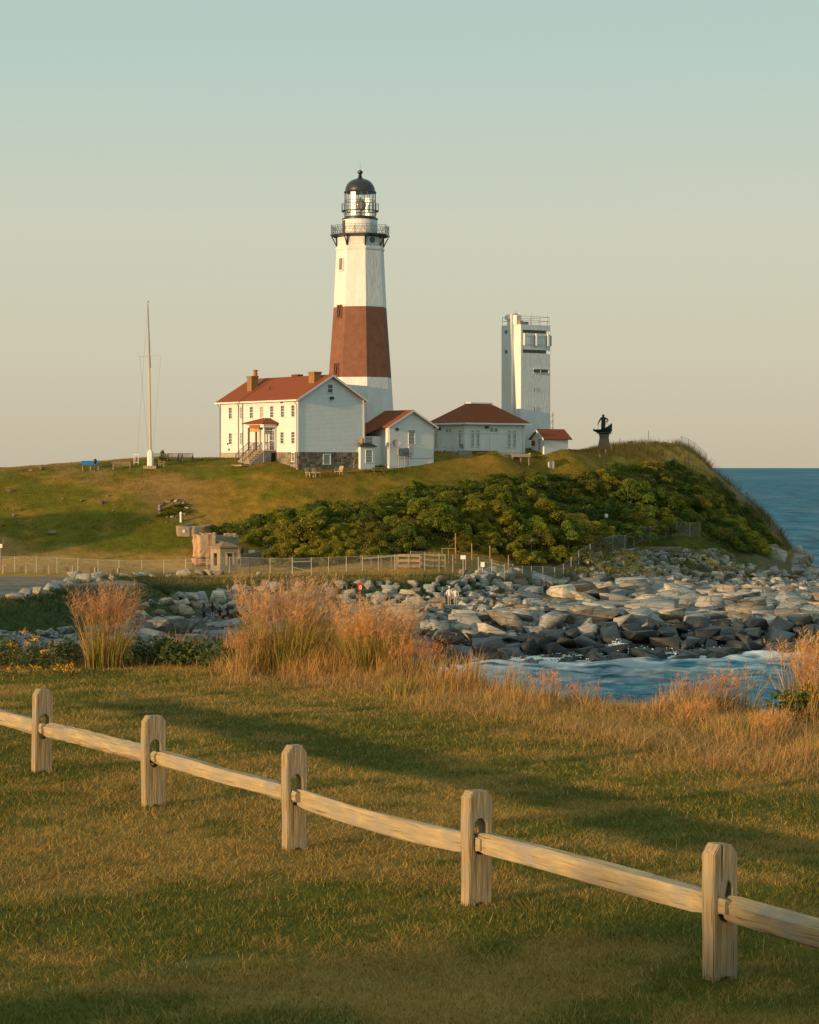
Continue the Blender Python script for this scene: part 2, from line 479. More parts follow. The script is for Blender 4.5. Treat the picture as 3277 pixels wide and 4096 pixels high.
# ------------------------------------------------------------------ sea
def sea_axis(c, near, far, step, g=1.12):
    a = list(np.arange(near[0], near[1], step)); s = step
    while a[-1] < far[1]:
        s *= g; a.append(a[-1] + s)
    s = step; pre = []
    p = near[0]
    while p > far[0]:
        s *= g; p -= s; pre.append(p)
    return np.array(pre[::-1] + a)
SX = sea_axis(0, (-45, 75), (-90000, 90000), 0.55, 1.16)
SY = sea_axis(0, (165, 235), (-3000, 110000), 0.55, 1.13)
XS, YS = np.meshgrid(SX, SY)
xs, ys = XS.ravel(), YS.ravel()
bed = np.full(len(xs), -6.0)
inn = (xs > -60) & (xs < 110) & (ys > 60) & (ys < 430)
bed[inn] = ground_h(xs[inn], ys[inn])
amp = np.exp(-np.abs(ys - 205) / 400)
wz = np.zeros(len(xs))
for k, (wl_, a_, th_) in enumerate([(11, .16, 1.9), (6.3, .10, 1.5), (3.7, .06, 2.3), (2.2, .035, 1.2), (8.1, .12, 2.6)]):
    ph = (xs * math.cos(th_) + ys * math.sin(th_)) * 2 * math.pi / wl_ + 6 * vnoise(xs * .05, ys * .05, 70 + k)
    wz += a_ * (1 - 2 * np.abs(np.sin(ph / 2))) * 1.35
wz *= amp
chop = fbm(xs * .5, ys * .5, 77)
surge = np.exp(-np.clip(-bed, 0, 9) / 1.4) * (bed < 0.6)
wz += surge * (.75 * (fbm(xs * .45, ys * .45, 78, 5) - .38))
foam = surge * sstep(.36, .48, fbm(xs * .38, ys * .75, 79, 5)) * 1.35
foam += .5 * np.exp(-np.clip(-bed, 0, 9) / 3.2) * (bed < 0) * sstep(.57, .64, fbm(xs * .55, ys * 1.1, 80, 5))
foam = np.clip(foam, 0, 1)
n2_, m2_ = len(SX), len(SY)
idx = np.arange(n2_ * m2_).reshape(m2_, n2_)
sq = np.stack([idx[:-1, :-1], idx[:-1, 1:], idx[1:, 1:], idx[1:, :-1]], -1).reshape(-1, 4)
sea_me = mesh_np('sea', np.stack([xs, ys, wz], 1), sq, np.repeat(foam[:, None], 3, 1), smooth=True)
m = bpy.data.materials.new('sea_water'); m.use_nodes = True
n, l = m.node_tree.nodes, m.node_tree.links
b = n['Principled BSDF']
at_ = n.new('ShaderNodeAttribute'); at_.attribute_name = 'Col'
mx = n.new('ShaderNodeMix'); mx.data_type = 'RGBA'
tc = n.new('ShaderNodeTexCoord')
mp = n.new('ShaderNodeMapping'); mp.inputs['Scale'].default_value = (.45, 1.0, 1)
l.new(tc.outputs['Object'], mp.inputs[0])
nz = n.new('ShaderNodeTexNoise'); nz.inputs['Scale'].default_value = .9; nz.inputs['Detail'].default_value = 9; nz.inputs['Roughness'].default_value = .6
l.new(mp.outputs[0], nz.inputs['Vector'])
# the water body: deep teal, with wave streaks put into the colour by noise
body = n.new('ShaderNodeValToRGB')
body.color_ramp.elements[0].position = .43; body.color_ramp.elements[0].color = (.002, .045, .082, 1)
body.color_ramp.elements[1].position = .57; body.color_ramp.elements[1].color = (.030, .21, .32, 1)
nz2 = n.new('ShaderNodeTexNoise'); nz2.inputs['Scale'].default_value = 1.0; nz2.inputs['Detail'].default_value = 6; nz2.inputs['Roughness'].default_value = .7
mp2 = n.new('ShaderNodeMapping'); mp2.inputs['Scale'].default_value = (.085, .030, 1)
l.new(tc.outputs['Object'], mp2.inputs[0]); l.new(mp2.outputs[0], nz2.inputs['Vector'])
av = n.new('ShaderNodeMix'); av.data_type = 'FLOAT'; av.inputs[0].default_value = .55
l.new(nz.outputs['Fac'], av.inputs[2]); l.new(nz2.outputs['Fac'], av.inputs[3]); l.new(av.outputs[0], body.inputs[0])
l.new(body.outputs[0], mx.inputs[6]); mx.inputs[7].default_value = (.80, .83, .80, 1)
l.new(at_.outputs['Color'], mx.inputs[0]); l.new(mx.outputs[2], b.inputs['Base Color'])
nb = n.new('ShaderNodeTexNoise'); nb.inputs['Scale'].default_value = .32; nb.inputs['Detail'].default_value = 12; nb.inputs['Roughness'].default_value = .62
mpb = n.new('ShaderNodeMapping'); mpb.inputs['Scale'].default_value = (.6, 1.0, 1)
l.new(tc.outputs['Object'], mpb.inputs[0]); l.new(mpb.outputs[0], nb.inputs['Vector'])
bu = n.new('ShaderNodeBump'); bu.inputs['Distance'].default_value = 1.6; bu.inputs['Strength'].default_value = .9
l.new(nb.outputs['Fac'], bu.inputs['Height']); l.new(bu.outputs[0], b.inputs['Normal'])
di = n.new('ShaderNodeBsdfDiffuse'); l.new(mx.outputs[2], di.inputs['Color']); l.new(bu.outputs[0], di.inputs['Normal'])
wm = n.new('ShaderNodeMixShader'); wm.inputs[0].default_value = .36
l.new(di.outputs[0], wm.inputs[1]); l.new(b.outputs[0], wm.inputs[2]); l.new(wm.outputs[0], n['Material Output'].inputs['Surface'])
rr = n.new('ShaderNodeMapRange'); rr.inputs[3].default_value = .34; rr.inputs[4].default_value = .8
l.new(at_.outputs['Color'], rr.inputs[0]); l.new(rr.outputs[0], b.inputs['Roughness'])
b.inputs['Specular IOR Level'].default_value = .10
sea = link('sea', sea_me, m); tag(sea, kind='structure')

# far low shore beyond the water at the left
k = 90; fx_ = np.linspace(-9000, -1500, k)
top = 15 + 26 * fbm(fx_ * .0011, fx_ * 0, 90) * sstep(-1500, -3600, fx_)
co = np.concatenate([np.stack([fx_, np.full(k, 30000.), np.full(k, -5.)], 1), np.stack([fx_, np.full(k, 30500.), top], 1), np.stack([fx_, np.full(k, 32000.), top * .9], 1), np.stack([fx_, np.full(k, 32600.), np.full(k, -5.)], 1)])
tr = np.array([(r * k + i, r * k + i + 1, (r + 1) * k + i + 1, (r + 1) * k + i) for r in range(3) for i in range(k - 1)])
tag(link('far_shore', mesh_np('far_shore', co, tr, smooth=True), mat('far_land', (.10, .12, .10), .95)), kind='structure')
# ------------------------------------------------------------------ building materials
M_white = mat('white_stucco', (.70, .70, .68), .8, var=.09, scale=1.1, stretch=(1, 1, .35), bump=.07, bscale=3.2)
M_whitepaint = mat('white_paint', (.71, .705, .68), .6, var=.04, scale=3)
M_red = mat('red_brown_stucco', (.205, .092, .056), .85, var=.16, scale=1.2, bump=.03, bscale=5.0)
M_iron = mat('dark_iron', (.018, .020, .020), .45, spec=.5, var=.2, scale=3)
M_dome = mat('dome_metal', (.020, .024, .026), .38, spec=.6, var=.25, scale=2)
M_roof = mat('red_roof_shingles', (.235, .060, .019), .9, var=.35, scale=9, bump=.03, bscale=16, stretch=(1, 1, 2.5))
M_roofdark = mat('dark_roof_shingles', (.10, .09, .085), .9, var=.2, scale=9, bump=.03, bscale=16)
M_brick = mat('chimney_brick', (.34, .19, .075), .9, color2=(.20, .105, .045), scale=7, bump=.02, bscale=12)
M_stone = mat('foundation_stone', (.26, .21, .15), .9, color2=(.155, .12, .09), scale=1.2, bump=.03, bscale=9, rand=.45)
M_mortar = mat('mortar', (.27, .25, .21), .95, var=.1, bump=.02)
M_glassdark = mat('window_glass', (.045, .055, .055), .08, spec=.6)
M_glasspale = mat('pale_window_glass', (.30, .30, .26), .15, spec=.5)  # paler base colour than the dark panes
M_door = mat('white_door', (.70, .69, .65), .55)
M_darkvoid = mat('dark_opening', (.015, .015, .015), .9)
M_greywood = mat('grey_weathered_wood', (.26, .21, .15), .85, color2=(.17, .14, .105), scale=3, stretch=(6, 6, 1), bump=.006, bscale=30)
M_tanwood = mat('tan_wood', (.38, .27, .15), .8, color2=(.27, .19, .11), scale=4, bump=.005)
M_concrete = mat('old_concrete', (.36, .29, .19), .95, color2=(.25, .20, .13), scale=1.2, bump=.05, bscale=5)
M_greymetal = mat('grey_metal', (.22, .23, .23), .5, spec=.5)
M_galv = mat('galvanised_steel', (.42, .42, .40), .45, spec=.5, var=.1)

def siding(name, color, pitch, depth, axis_z=True):
    """overlapping boards: fine relief only, each board is about 5 photo pixels high"""
    m = mat(name, color, .75, var=.05, scale=1.3, bump=.012, bscale=7)
    n, l = m.node_tree.nodes, m.node_tree.links
    b = n['Principled BSDF']
    tc = n.new('ShaderNodeTexCoord'); w = n.new('ShaderNodeTexWave')
    w.wave_type = 'BANDS'; w.bands_direction = 'Z'; w.wave_profile = 'SAW'
    w.inputs['Scale'].default_value = 1.0 / pitch / (20 / (2 * math.pi)) * 1.0 * 2 * math.pi / (2 * math.pi) * 1.0
    w.inputs['Distortion'].default_value = .12; w.inputs['Detail Scale'].default_value = 2
    l.new(tc.outputs['Object'], w.inputs['Vector'])
    old = [x for x in n if x.bl_idname == 'ShaderNodeBump'][0]
    bu = n.new('ShaderNodeBump'); bu.inputs['Distance'].default_value = depth; bu.invert = True
    l.new(w.outputs['Fac'], bu.inputs['Height']); l.new(old.outputs[0], bu.inputs['Normal']); l.new(bu.outputs[0], b.inputs['Normal'])
    return m
M_shingle = siding('white_shingle_siding', (.70, .69, .66), .17, .03)
M_clap = siding('white_clapboard', (.70, .70, .68), .155, .04)

# ------------------------------------------------------------------ windows and doors (canonical: outward is -y, centred on x, z from 0)
_wc = {}
def window_meshes(w, h, cols, rows, sill=True, arch=False):
    key = (round(w, 3), round(h, 3), cols, rows, sill, arch)
    if key in _wc: return _wc[key]
    f = MB(); t = .07
    f.box(-w / 2 - t, -w / 2, -.06, .02, 0, h); f.box(w / 2, w / 2 + t, -.06, .02, 0, h)
    if arch:
        pts = [(-w / 2 - t, h), (w / 2 + t, h)] + [((w / 2 + t) * math.cos(a), h + .24 * math.sin(a)) for a in np.linspace(.25, math.pi - .25, 7)]
        f.prism(pts, 'y', -.06, .02)
    else:
        f.box(-w / 2 - t, w / 2 + t, -.065, .02, h, h + t * 1.3)
    if sill: f.box(-w / 2 - t * 1.6, w / 2 + t * 1.6, -.11, .02, -t, 0)
    for i in range(1, cols): f.box(-w / 2 + w * i / cols - .014, -w / 2 + w * i / cols + .014, -.022, .01, 0, h)
    for j in range(1, rows):
        th = .03 if j * 2 == rows else .014
        f.box(-w / 2, w / 2, -.026 if j * 2 == rows else -.023, .011, h * j / rows - th, h * j / rows + th)
    p = MB(); p.box(-w / 2, w / 2, -.012, .012, 0, h)
    _wc[key] = (f.mesh('window'), p.mesh('pane'))
    _wc[key][0].materials.append(M_whitepaint)
    return _wc[key]
def window(parent, x, y, z, w, h, face='y', cols=2, rows=4, glass=None, sill=True, arch=False, proud=0.0, name='window'):
    a, b = window_meshes(w, h, cols, rows, sill, arch)
    rz = 0 if face == 'y' else -math.pi / 2
    x, y = (x, y - proud) if face == 'y' else (x - proud, y)
    o = link(name, a, None, parent, (x, y, z), rz)
    g = glass or M_glassdark
    k = b.name + g.name
    if k not in _wc:
        c = b.copy(); c.materials.clear(); c.materials.append(g); _wc[k] = c
    link('pane', _wc[k], None, o)
    return o

TH = R(36.5)                    # the station buildings stand 36.5 degrees round from the camera axis
def local_to_world(root, p): return Matrix.LocRotScale(root.location, root.rotation_euler, None) @ Vector(p)

# ------------------------------------------------------------------ lighthouse
DL = 296.0
def fz(py): return pz(py, DL)
OCT = R(13.5)
lh = empty('lighthouse', (gx(1441, DL), DL, 17.6))
tag(lh, 'tall octagonal white lighthouse with one broad red-brown band and black lantern dome', 'lighthouse')
Z0 = 17.6
def lz(py): return fz(py) - Z0
RAD = [(1860, 4.62), (1643, 4.26), (1512, 4.0), (1231, 3.36), (1003, 3.02), (994, 3.12), (987, 3.10)]
def rad_at(py):
    ys_ = [a for a, _ in RAD][::-1]; rs_ = [c for _, c in RAD][::-1]
    return float(np.interp(py, ys_, rs_))
MB().lathe([(rad_at(p), lz(p)) for p in (1860, 1760, 1643, 1512)], 8, OCT, cap=False).build('tower_base', M_white, lh)
MB().lathe([(rad_at(p), lz(p)) for p in (1512, 1420, 1320, 1231)], 8, OCT, cap=False).build('red_band', M_red, lh)
MB().lathe([(rad_at(p), lz(p)) for p in (1231, 1120, 1006)] + [(3.10, lz(1003)), (3.13, lz(996)), (2.98, lz(990)), (2.93, lz(986)), (2.93, lz(952))], 8, OCT, cap=False).build('upper_shaft', M_white, lh)
# recessed frieze panels and the round window under the gallery
for k in range(8):
    an = OCT + R(22.5 + 45 * k)
    ap = 2.93 * math.cos(R(22.5))
    fr = MB(); fr.M = Matrix.Rotation(an, 4, 'Z')
    for (x0, x1, za, zb) in ((-.85, .85, lz(979), lz(982)), (-.85, .85, lz(958), lz(961)), (-.85, -.77, lz(979), lz(961)), (.77, .85, lz(979), lz(961))):
        fr.box(x0, x1, -ap - .05, -ap + .02, min(za, zb), max(za, zb))
    fr.build('frieze_panel', M_white, lh)
an = OCT + R(22.5)
pw = MB(); pw.M = Matrix.Rotation(an, 4, 'Z') @ Matrix.Translation((-.05, -2.93 * math.cos(R(22.5)) - .03, lz(966))) @ Matrix.Rotation(R(90), 4, 'X')
pw.lathe([(.34, -.02), (.34, .08), (.26, .08), (.26, -.02)], 20, cap=False)
po = pw.build('round_window', M_iron, lh)
g = MB(); g.M = Matrix.Rotation(an, 4, 'Z') @ Matrix.Translation((-.05, -2.93 * math.cos(R(22.5)) - .04, lz(966))) @ Matrix.Rotation(R(90), 4, 'X')
g.lathe([(.29, 0), (.29, .03)], 20); g.build('pane', M_glassdark, po)
# tower windows on the sunlit left face: deep surround, dark or tan sheet for the interior, casement standing ajar
for pyc, hh, m_ in ((1060, 1.35, M_white), (1248, 1.35, M_red), (1478, 1.3, M_red)):
    an = OCT - R(45 + 22.5)
    r_ = rad_at(pyc) * math.cos(R(22.5))
    slope = (rad_at(pyc + 50) - rad_at(pyc - 50)) * math.cos(R(22.5)) / (fz(pyc - 50) - fz(pyc + 50))
    Mw = Matrix.Rotation(an, 4, 'Z') @ Matrix.Translation((.12, -r_, lz(pyc))) @ Matrix.Rotation(-math.atan(slope), 4, 'X')
    f = MB(); f.M = Mw
    w_ = .38
    f.box(-w_ - .16, -w_, -.14, .25, -hh / 2 - .1, hh / 2 + .1); f.box(w_, w_ + .16, -.14, .25, -hh / 2 - .1, hh / 2 + .1)
    f.box(-w_, w_, -.14, .25, hh / 2, hh / 2 + .1); f.box(-w_ - .2, w_ + .2, -.2, .25, -hh / 2 - .22, -hh / 2 - .1)
    wo = f.build('window', m_, lh)
    f = MB(); f.M = Mw; f.box(-w_, w_, -.03, .01, -hh / 2 - .1, hh / 2); f.build('pane', M_darkvoid if m_ is M_red else mat('tan_interior', (.30, .23, .15), .7), wo)
    f = MB(); f.M = Mw @ Matrix.Translation((-.1, 0, 0)) @ Matrix.Rotation(R(8), 4, 'Y'); f.box(-.07, .07, -.1, -.04, -hh / 2, hh / 2 - .05); f.build('casement', M_tanwood if m_ is M_white else M_red, wo)
# lightning conductor on the left
MB().tube([(-.97 * rad_at(p) + .1, -.15 * rad_at(p), lz(p)) for p in (1310, 1420, 1512, 1640)], .04, 5).build('downpipe', M_red, lh)
# gallery: deck, brackets, lattice railing
deck = MB().lathe([(3.30, lz(951)), (3.62, lz(948)), (3.78, lz(947)), (3.78, lz(940.5))], 8, OCT).build('gallery_deck', M_iron, lh)
for k in range(8):
    t = OCT + R(45 * k)
    br = MB(); br.M = Matrix.Rotation(t, 4, 'Z')
    br.box(-.09, .09, -3.06, -2.88, lz(988), lz(950))
    br.tube([(0, -3.62, lz(951)), (0, -3.50, lz(956)), (0, -3.30, lz(967)), (0, -3.15, lz(978)), (0, -3.0, lz(986))], .07, 6)
    br.build('bracket', M_iron, lh)
rail = MB()
zt, zb = lz(905), lz(940)
for k in range(8):
    a0, a1 = OCT + R(45 * k), OCT + R(45 * (k + 1))
    p0 = Vector((3.68 * math.sin(a0), -3.68 * math.cos(a0), 0)); p1 = Vector((3.68 * math.sin(a1), -3.68 * math.cos(a1), 0))
    rail.tube([p0 + Vector((0, 0, zb)), p0 + Vector((0, 0, zt + .12))], .035, 5)
    for zz in (zt, zb + .1, zt - .28): rail.bar(p0 + Vector((0, 0, zz)), p1 + Vector((0, 0, zz)), .03)
    m_ = (p0 + p1) / 2; rail.bar(m_ + Vector((0, 0, zb)), m_ + Vector((0, 0, zt)), .03)
    for j in range(6):
        q0 = p0.lerp(p1, j / 6); q1 = p0.lerp(p1, (j + 1) / 6)
        rail.bar(q0 + Vector((0, 0, zb + .1)), q1 + Vector((0, 0, zt)), .02); rail.bar(q1 + Vector((0, 0, zb + .1)), q0 + Vector((0, 0, zt)), .02)
rail.build('gallery_railing', M_iron, lh)
# watch room with its door
MB().lathe([(2.14, lz(942)), (2.14, lz(880))], 40).build('watch_room', M_white, lh, smooth=R(40))
d = MB(); d.M = Matrix.Rotation(R(-70), 4, 'Z'); d.box(-.42, .42, -2.2, -2.05, lz(940), lz(884)); d.build('watch_room_door', mat('brown_door', (.09, .06, .045), .6), lh)
MB().lathe([(2.10, lz(880.5)), (2.24, lz(879.5)), (2.24, lz(875)), (2.0, lz(874)), (1.97, lz(868))], 40).build('cornice_ring', M_iron, lh, smooth=R(40))
# lantern: sixteen sides, three rows of panes
lant = MB(); NS = 16
RL = 1.93
rows_py = [868, 844, 804, 771]
for k in range(NS):
    t = 2 * math.pi * (k + .35) / NS
    p = Vector((RL * math.sin(t), -RL * math.cos(t), 0))
    lant.tube([p + Vector((0, 0, lz(869))), p + Vector((0, 0, lz(770)))], .045, 5)
    t2 = 2 * math.pi * (k + 1.35) / NS
    p2 = Vector((RL * math.sin(t2), -RL * math.cos(t2), 0))
    for py in rows_py[1:3]: lant.bar(p + Vector((0, 0, lz(py))), p2 + Vector((0, 0, lz(py))), .06)
lant_o = lant.build('lantern', M_iron, lh)
mg = bpy.data.materials.new('lantern_glass'); mg.use_nodes = True
n, l = mg.node_tree.nodes, mg.node_tree.links
tb = n.new('ShaderNodeBsdfTransparent'); tb.inputs[0].default_value = (.97, .98, .97, 1)
gl = n.new('ShaderNodeBsdfGlossy'); gl.inputs['Roughness'].default_value = .30; gl.inputs['Color'].default_value = (.9, .9, .85, 1)
ms = n.new('ShaderNodeMixShader'); ms.inputs[0].default_value = .03
l.new(tb.outputs[0], ms.inputs[1]); l.new(gl.outputs[0], ms.inputs[2]); l.new(ms.outputs[0], n['Material Output'].inputs['Surface'])
for r_ in range(3):
    za, zb_ = lz(rows_py[r_]), lz(rows_py[r_ + 1])
    ch = 2 * RL * math.sin(math.pi / NS)
    pm = MB().box(-ch / 2 + .05, ch / 2 - .05, -.008, .008, za + .05, zb_ - .05).mesh('pane'); pm.materials.append(mg)
    for k in range(NS):
        t = 2 * math.pi * (k + .85) / NS
        rr_ = RL * math.cos(math.pi / NS)
        link('pane', pm, None, lant_o, (rr_ * math.sin(t), -rr_ * math.cos(t), 0), t)
# lantern balcony
bal = MB(); bal.lathe([(2.0, lz(845.5)), (2.32, lz(845.5)), (2.32, lz(843.5)), (2.0, lz(843.5))], 32, cap=False)
for k in range(24):
    t = 2 * math.pi * k / 24
    c_, s_ = math.sin(t), -math.cos(t)
    bal.tube([(2.30 * c_, 2.30 * s_, lz(844)), (2.30 * c_, 2.30 * s_, lz(816))], .022, 4)
    if k % 2 == 0: bal.tube([(2.30 * c_, 2.30 * s_, lz(846)), (2.08 * c_, 2.08 * s_, lz(851)), (1.96 * c_, 1.96 * s_, lz(862))], .03, 4)
ring = [(2.30 * math.sin(2 * math.pi * k / 32), -2.30 * math.cos(2 * math.pi * k / 32), lz(816)) for k in range(33)]
bal.tube(ring, .022, 4)
bal.build('lantern_balcony', M_iron, lh)
MB().lathe([(.15, lz(866)), (.3, lz(862)), (.3, lz(842)), (.62, lz(838)), (.74, lz(826)), (.74, lz(814)), (.55, lz(804)), (.15, lz(796)), (.1, lz(788))], 20).build('lamp_lens', mat('lens_glass', (.26, .25, .21), .15, spec=.8), lh, smooth=R(50))
dome = [(2.02, lz(772)), (2.06, lz(770)), (2.02, lz(767)), (1.88, lz(764))]
for t in np.linspace(0.10, 1, 11):
    a_ = t * R(78)
    dome.append((1.88 * math.cos(a_) ** .92, lz(764) + 1.55 * math.sin(a_)))
dome += [(.30, lz(711)), (.2, lz(707)), (.28, lz(705)), (.18, lz(702)), (.22, lz(700)), (.14, lz(698)), (.2, lz(697)), (.3, lz(693.5)), (.345, lz(690)), (.32, lz(685)), (.2, lz(681.5)), (.05, lz(680.5))]
MB().lathe(dome, 16, 2 * math.pi * .35 / 16).build('dome', M_dome, lh, smooth=R(35))
MB().tube([(0, 0, lz(682)), (0, 0, lz(646))], [.025, .012], 5).build('lightning_rod', M_iron, lh)

# ------------------------------------------------------------------ keeper's house
D0 = 280.0
HZ = 17.0
hs = empty('keepers_house', (gx(1193, D0), D0, HZ), TH)
tag(hs, 'two-storey white keeper\'s house with orange-red gable roof and stone foundation', 'house')
W, L = 9.45, 17.3
FH = 1.85                        # stone foundation at the near corner
EH = FH + 6.35                   # eaves
RH = EH + 2.75                   # ridge
walls = MB()
walls.box(0, W, 0, L, FH, EH)
walls.prism([(0, EH), (W, EH), (W / 2, RH - .02)], 'y', 0, L)
wo = walls.build('wall', [M_shingle, M_clap], hs)
for p in wo.data.polygons:
    if abs(p.normal.y) > .9: p.material_index = 1
# corner boards and trim
tr_ = MB()
for (x, y) in ((0, 0), (W, 0), (0, L)):
    tr_.box(x - .06, x + .1, y - .06, y + .1, FH, EH - .05)
tr_.box(-.05, .02, 0.1, L - .1, EH - .35, EH)
tr_.build('corner_board', M_whitepaint, hs)
# roof: two slabs, overhanging
ov, oe, th = .42, .45, .16
sl = (RH - EH) / (W / 2)
roof = MB()
roof.prism([(-oe, EH - oe * sl), (W / 2, RH), (W / 2, RH + th), (-oe, EH - oe * sl + th)], 'y', -ov, L + ov)
roof.prism([(W + oe, EH - oe * sl), (W + oe, EH - oe * sl + th), (W / 2 + .002, RH + th), (W / 2 + .002, RH)], 'y', -ov, L + ov)
ro = roof.build('roof', M_roof, hs)
rk = MB()
for y in (-ov - .05, L + ov + .005):
    rk.prism([(-oe, EH - oe * sl - .12), (W / 2, RH - .12), (W / 2, RH + th * .8), (-oe, EH - oe * sl + th * .8)], 'y', y, y + .045)
    rk.prism([(W + oe, EH - oe * sl - .12), (W + oe, EH - oe * sl + th * .8), (W / 2 + .002, RH + th * .8), (W / 2 + .002, RH - .12)], 'y', y, y + .045)
rk.build('rake_board', M_whitepaint, ro)
MB().box(-oe - .12, -oe, -ov, L + ov, EH - oe * sl - .08, EH - oe * sl + .1).build('gutter', M_whitepaint, ro)
ch = MB()
ch.box(W / 2 - 2.9, W / 2 - 1.95, 13.0, 14.0, EH, RH + .22); ch.box(W / 2 - 2.97, W / 2 - 1.88, 12.93, 14.07, RH + .12, RH + .32)
c1 = ch.build('chimney', M_brick, ro)
MB().lathe([(.28, RH + .3), (.24, RH + .9), (.30, RH + .95), (.30, RH + 1.08), (.2, RH + 1.1)], 10).build('chimney_pot', mat('orange_clay', (.32, .12, .04), .8), c1, (W / 2 - 2.2, 13.2, 0))
ch = MB()
ch.box(W / 2 - 1.75, W / 2 - .75, 1.0, 2.2, EH, RH + .40); ch.box(W / 2 - 1.82, W / 2 - .68, .93, 2.27, RH + .30, RH + .50)
ch.build('chimney', M_brick, ro)
MB().box(W / 2 - .1, W / 2 + .7, 7.0, 8.4, RH - .1, RH + .40).build('roof_vent', mat('vent_brown', (.10, .05, .035), .8), ro)
MB().tube([(1.9, 9.1, EH + 1.0), (1.9, 9.1, EH + 1.75)], .09, 8).build('roof_pipe', M_iron, ro)
# foundation of fieldstone: core and single stones
fo = MB().box(.05, W - .05, .05, L - .05, -2.2, FH).build('foundation', M_mortar, hs)
stone_meshes = []
for k in range(6):
    bm = bmesh.new(); bmesh.ops.create_cube(bm, size=1)
    for v in bm.verts: v.co += Vector([random.uniform(-.06, .06) for _ in range(3)])
    bmesh.ops.bevel(bm, geom=bm.edges[:], offset=.09, segments=1, affect='EDGES')
    me = bpy.data.meshes.new('stone'); bm.to_mesh(me); bm.free(); me.materials.append(M_stone); stone_meshes.append(me)
def stone(face, a0, a1, z0, z1):
    o = link('stone', random.choice(stone_meshes), None, fo)
    dd = random.uniform(.10, .17)
    if face == 'y':
        o.location = ((a0 + a1) / 2, .05, (z0 + z1) / 2); o.scale = (a1 - a0, dd, z1 - z0)
    else:
        o.location = (.05, (a0 + a1) / 2, (z0 + z1) / 2); o.scale = (dd, a1 - a0, z1 - z0)
for face, a_end in (('y', W), ('x', 4.6)):
    z = -.25
    while z < FH - .1:
        h_ = min(random.uniform(.26, .42), FH - z)
        if FH - z - h_ < .12: h_ = FH - z
        a = 0.0
        while a < a_end - .05:
            w_ = min(random.uniform(.35, .75), a_end - a)
            if not (face == 'y' and 3.5 < a + w_ / 2 < 4.7 and .35 < z + h_ / 2 < 1.65):
                stone(face, a + .02, a + w_ - .02, z + .02, z + h_ - .02)
            a += w_
        z += h_
window(fo, 4.1, 0.05, .45, .95, 1.1, 'y', 1, 1, glass=M_glasspale, name='cellar_window', proud=.05)
window(fo, 0.05, 1.0, .75, .6, 1.0, 'x', 2, 4, name='cellar_window', proud=.05)
MB().box(-.04, .06, 4.65, L, -.6, FH - .01).build('foundation_render', mat('foundation_render', (.36, .31, .24), .9, var=.1), hs)
# windows on the front and the gable
upper = [(.06, 1), (.19, 0), (.325, 1), (.455, 2), (.585, 0), (.715, 2), (.862, 0)]
for t, g_ in upper:
    window(hs, 0, t * L, EH - 2.15, .64, 1.32, 'x', 2, 4, glass=M_glasspale if g_ == 2 else M_glassdark)
for t, g_ in ((.06, 1), (.195, 1), (.715, 2), (.862, 0)):
    window(hs, 0, t * L, EH - 5.3, .64, 1.32, 'x', 2, 4, glass=M_glasspale if g_ == 2 else M_glassdark)
window(hs, W / 2 - .15, 0, EH + .75, .66, .95, 'y', 1, 2)
MB().box(W / 2 - .2, W / 2 + .25, -.28, 0, EH - .05, EH + .25).build('flood_light', mat('dark_blue_metal', (.012, .022, .040), .5), hs)
MB().box(-.16, 0, 3.2, 3.6, EH - .5, EH - .32).build('eave_light', M_iron, hs)
MB().box(-.1, 0, 14.0 + 1.1, 14.2 + 1.1, FH + .25, FH + .5).build('wall_vent', M_iron, hs)
MB().box(-.1, 0, 14.3 + 1.1, 14.5 + 1.1, FH + .95, FH + 1.2).build('wall_vent', M_iron, hs)
for (pts) in ([(-.5, .12, EH - .35), (-.12, .12, EH - .75), (-.1, .12, FH - 1.9)], [(-.5, L - .1, EH - .35), (-.12, L - .1, EH - .75), (-.1, L - .1, -.2)], [(-.4, 13.0, EH - .3), (-.1, 13.0, EH - .6), (-.1, 13.0, .3)], [(W + .4, -.1, EH - .35), (W + .1, -.1, EH - .8), (W + .1, -.1, .2)]):
    MB().tube(pts, .055, 6).build('downpipe', M_greymetal, hs)

# porch on the front
pr = MB()
py0, py1, pd = 4.6, 8.2, 1.85
PF = FH + .22
M_deckwood = mat('porch_grey_boards', (.30, .25, .18), .8, var=.15, stretch=(1, 6, 1))
pr.box(-pd, -.02, py0, py1, PF - .12, PF)
porch = pr.build('porch', M_deckwood, hs)
sk = MB(); sk.box(-pd + .04, -.03, py0 + .04, py1 - .04, -.3, PF - .13); sk.build('porch_skirt', mat('skirt_grey', (.22, .22, .21), .8, var=.1), porch)
lo = MB()
for k in range(9): lo.box(-pd + .25, -pd + 1.0, py0 - .0, py0 + .05, .25 + .13 * k, .33 + .13 * k)
lo.build('louvre', M_greymetal, porch)
MB().box(-.75, -.15, py0 - .005, py0 + .06, -.1, PF - .25).build('skirt_door', M_darkvoid, porch)
PH = PF + 2.75
for (x, y) in ((-pd + .12, py0 + .12), (-pd + .12, py1 - .12), (-pd + .12, (py0 + py1) / 2 + .05), (-.15, py0 + .12), (-.15, py1 - .12)):
    MB().bbox(x - .1, x + .1, y - .1, y + .1, PF, PH, .015).build('porch_post', M_whitepaint if x < -1 and y < 5 or x > -1 else mat('brown_post', (.20, .13, .085), .7), porch)
bm_ = MB(); bm_.box(-pd - .05, -.03, py0 - .05, py0 + .2, PH, PH + .45); bm_.box(-pd - .05, -.03, py1 - .2, py1 + .05, PH, PH + .45); bm_.box(-pd - .053, -pd + .2, py0 - .053, py1 + .053, PH, PH + .452)
bm_.build('porch_beam', M_whitepaint, porch)
e0, z0_, z1_ = .5, PH + .42, PH + 1.15
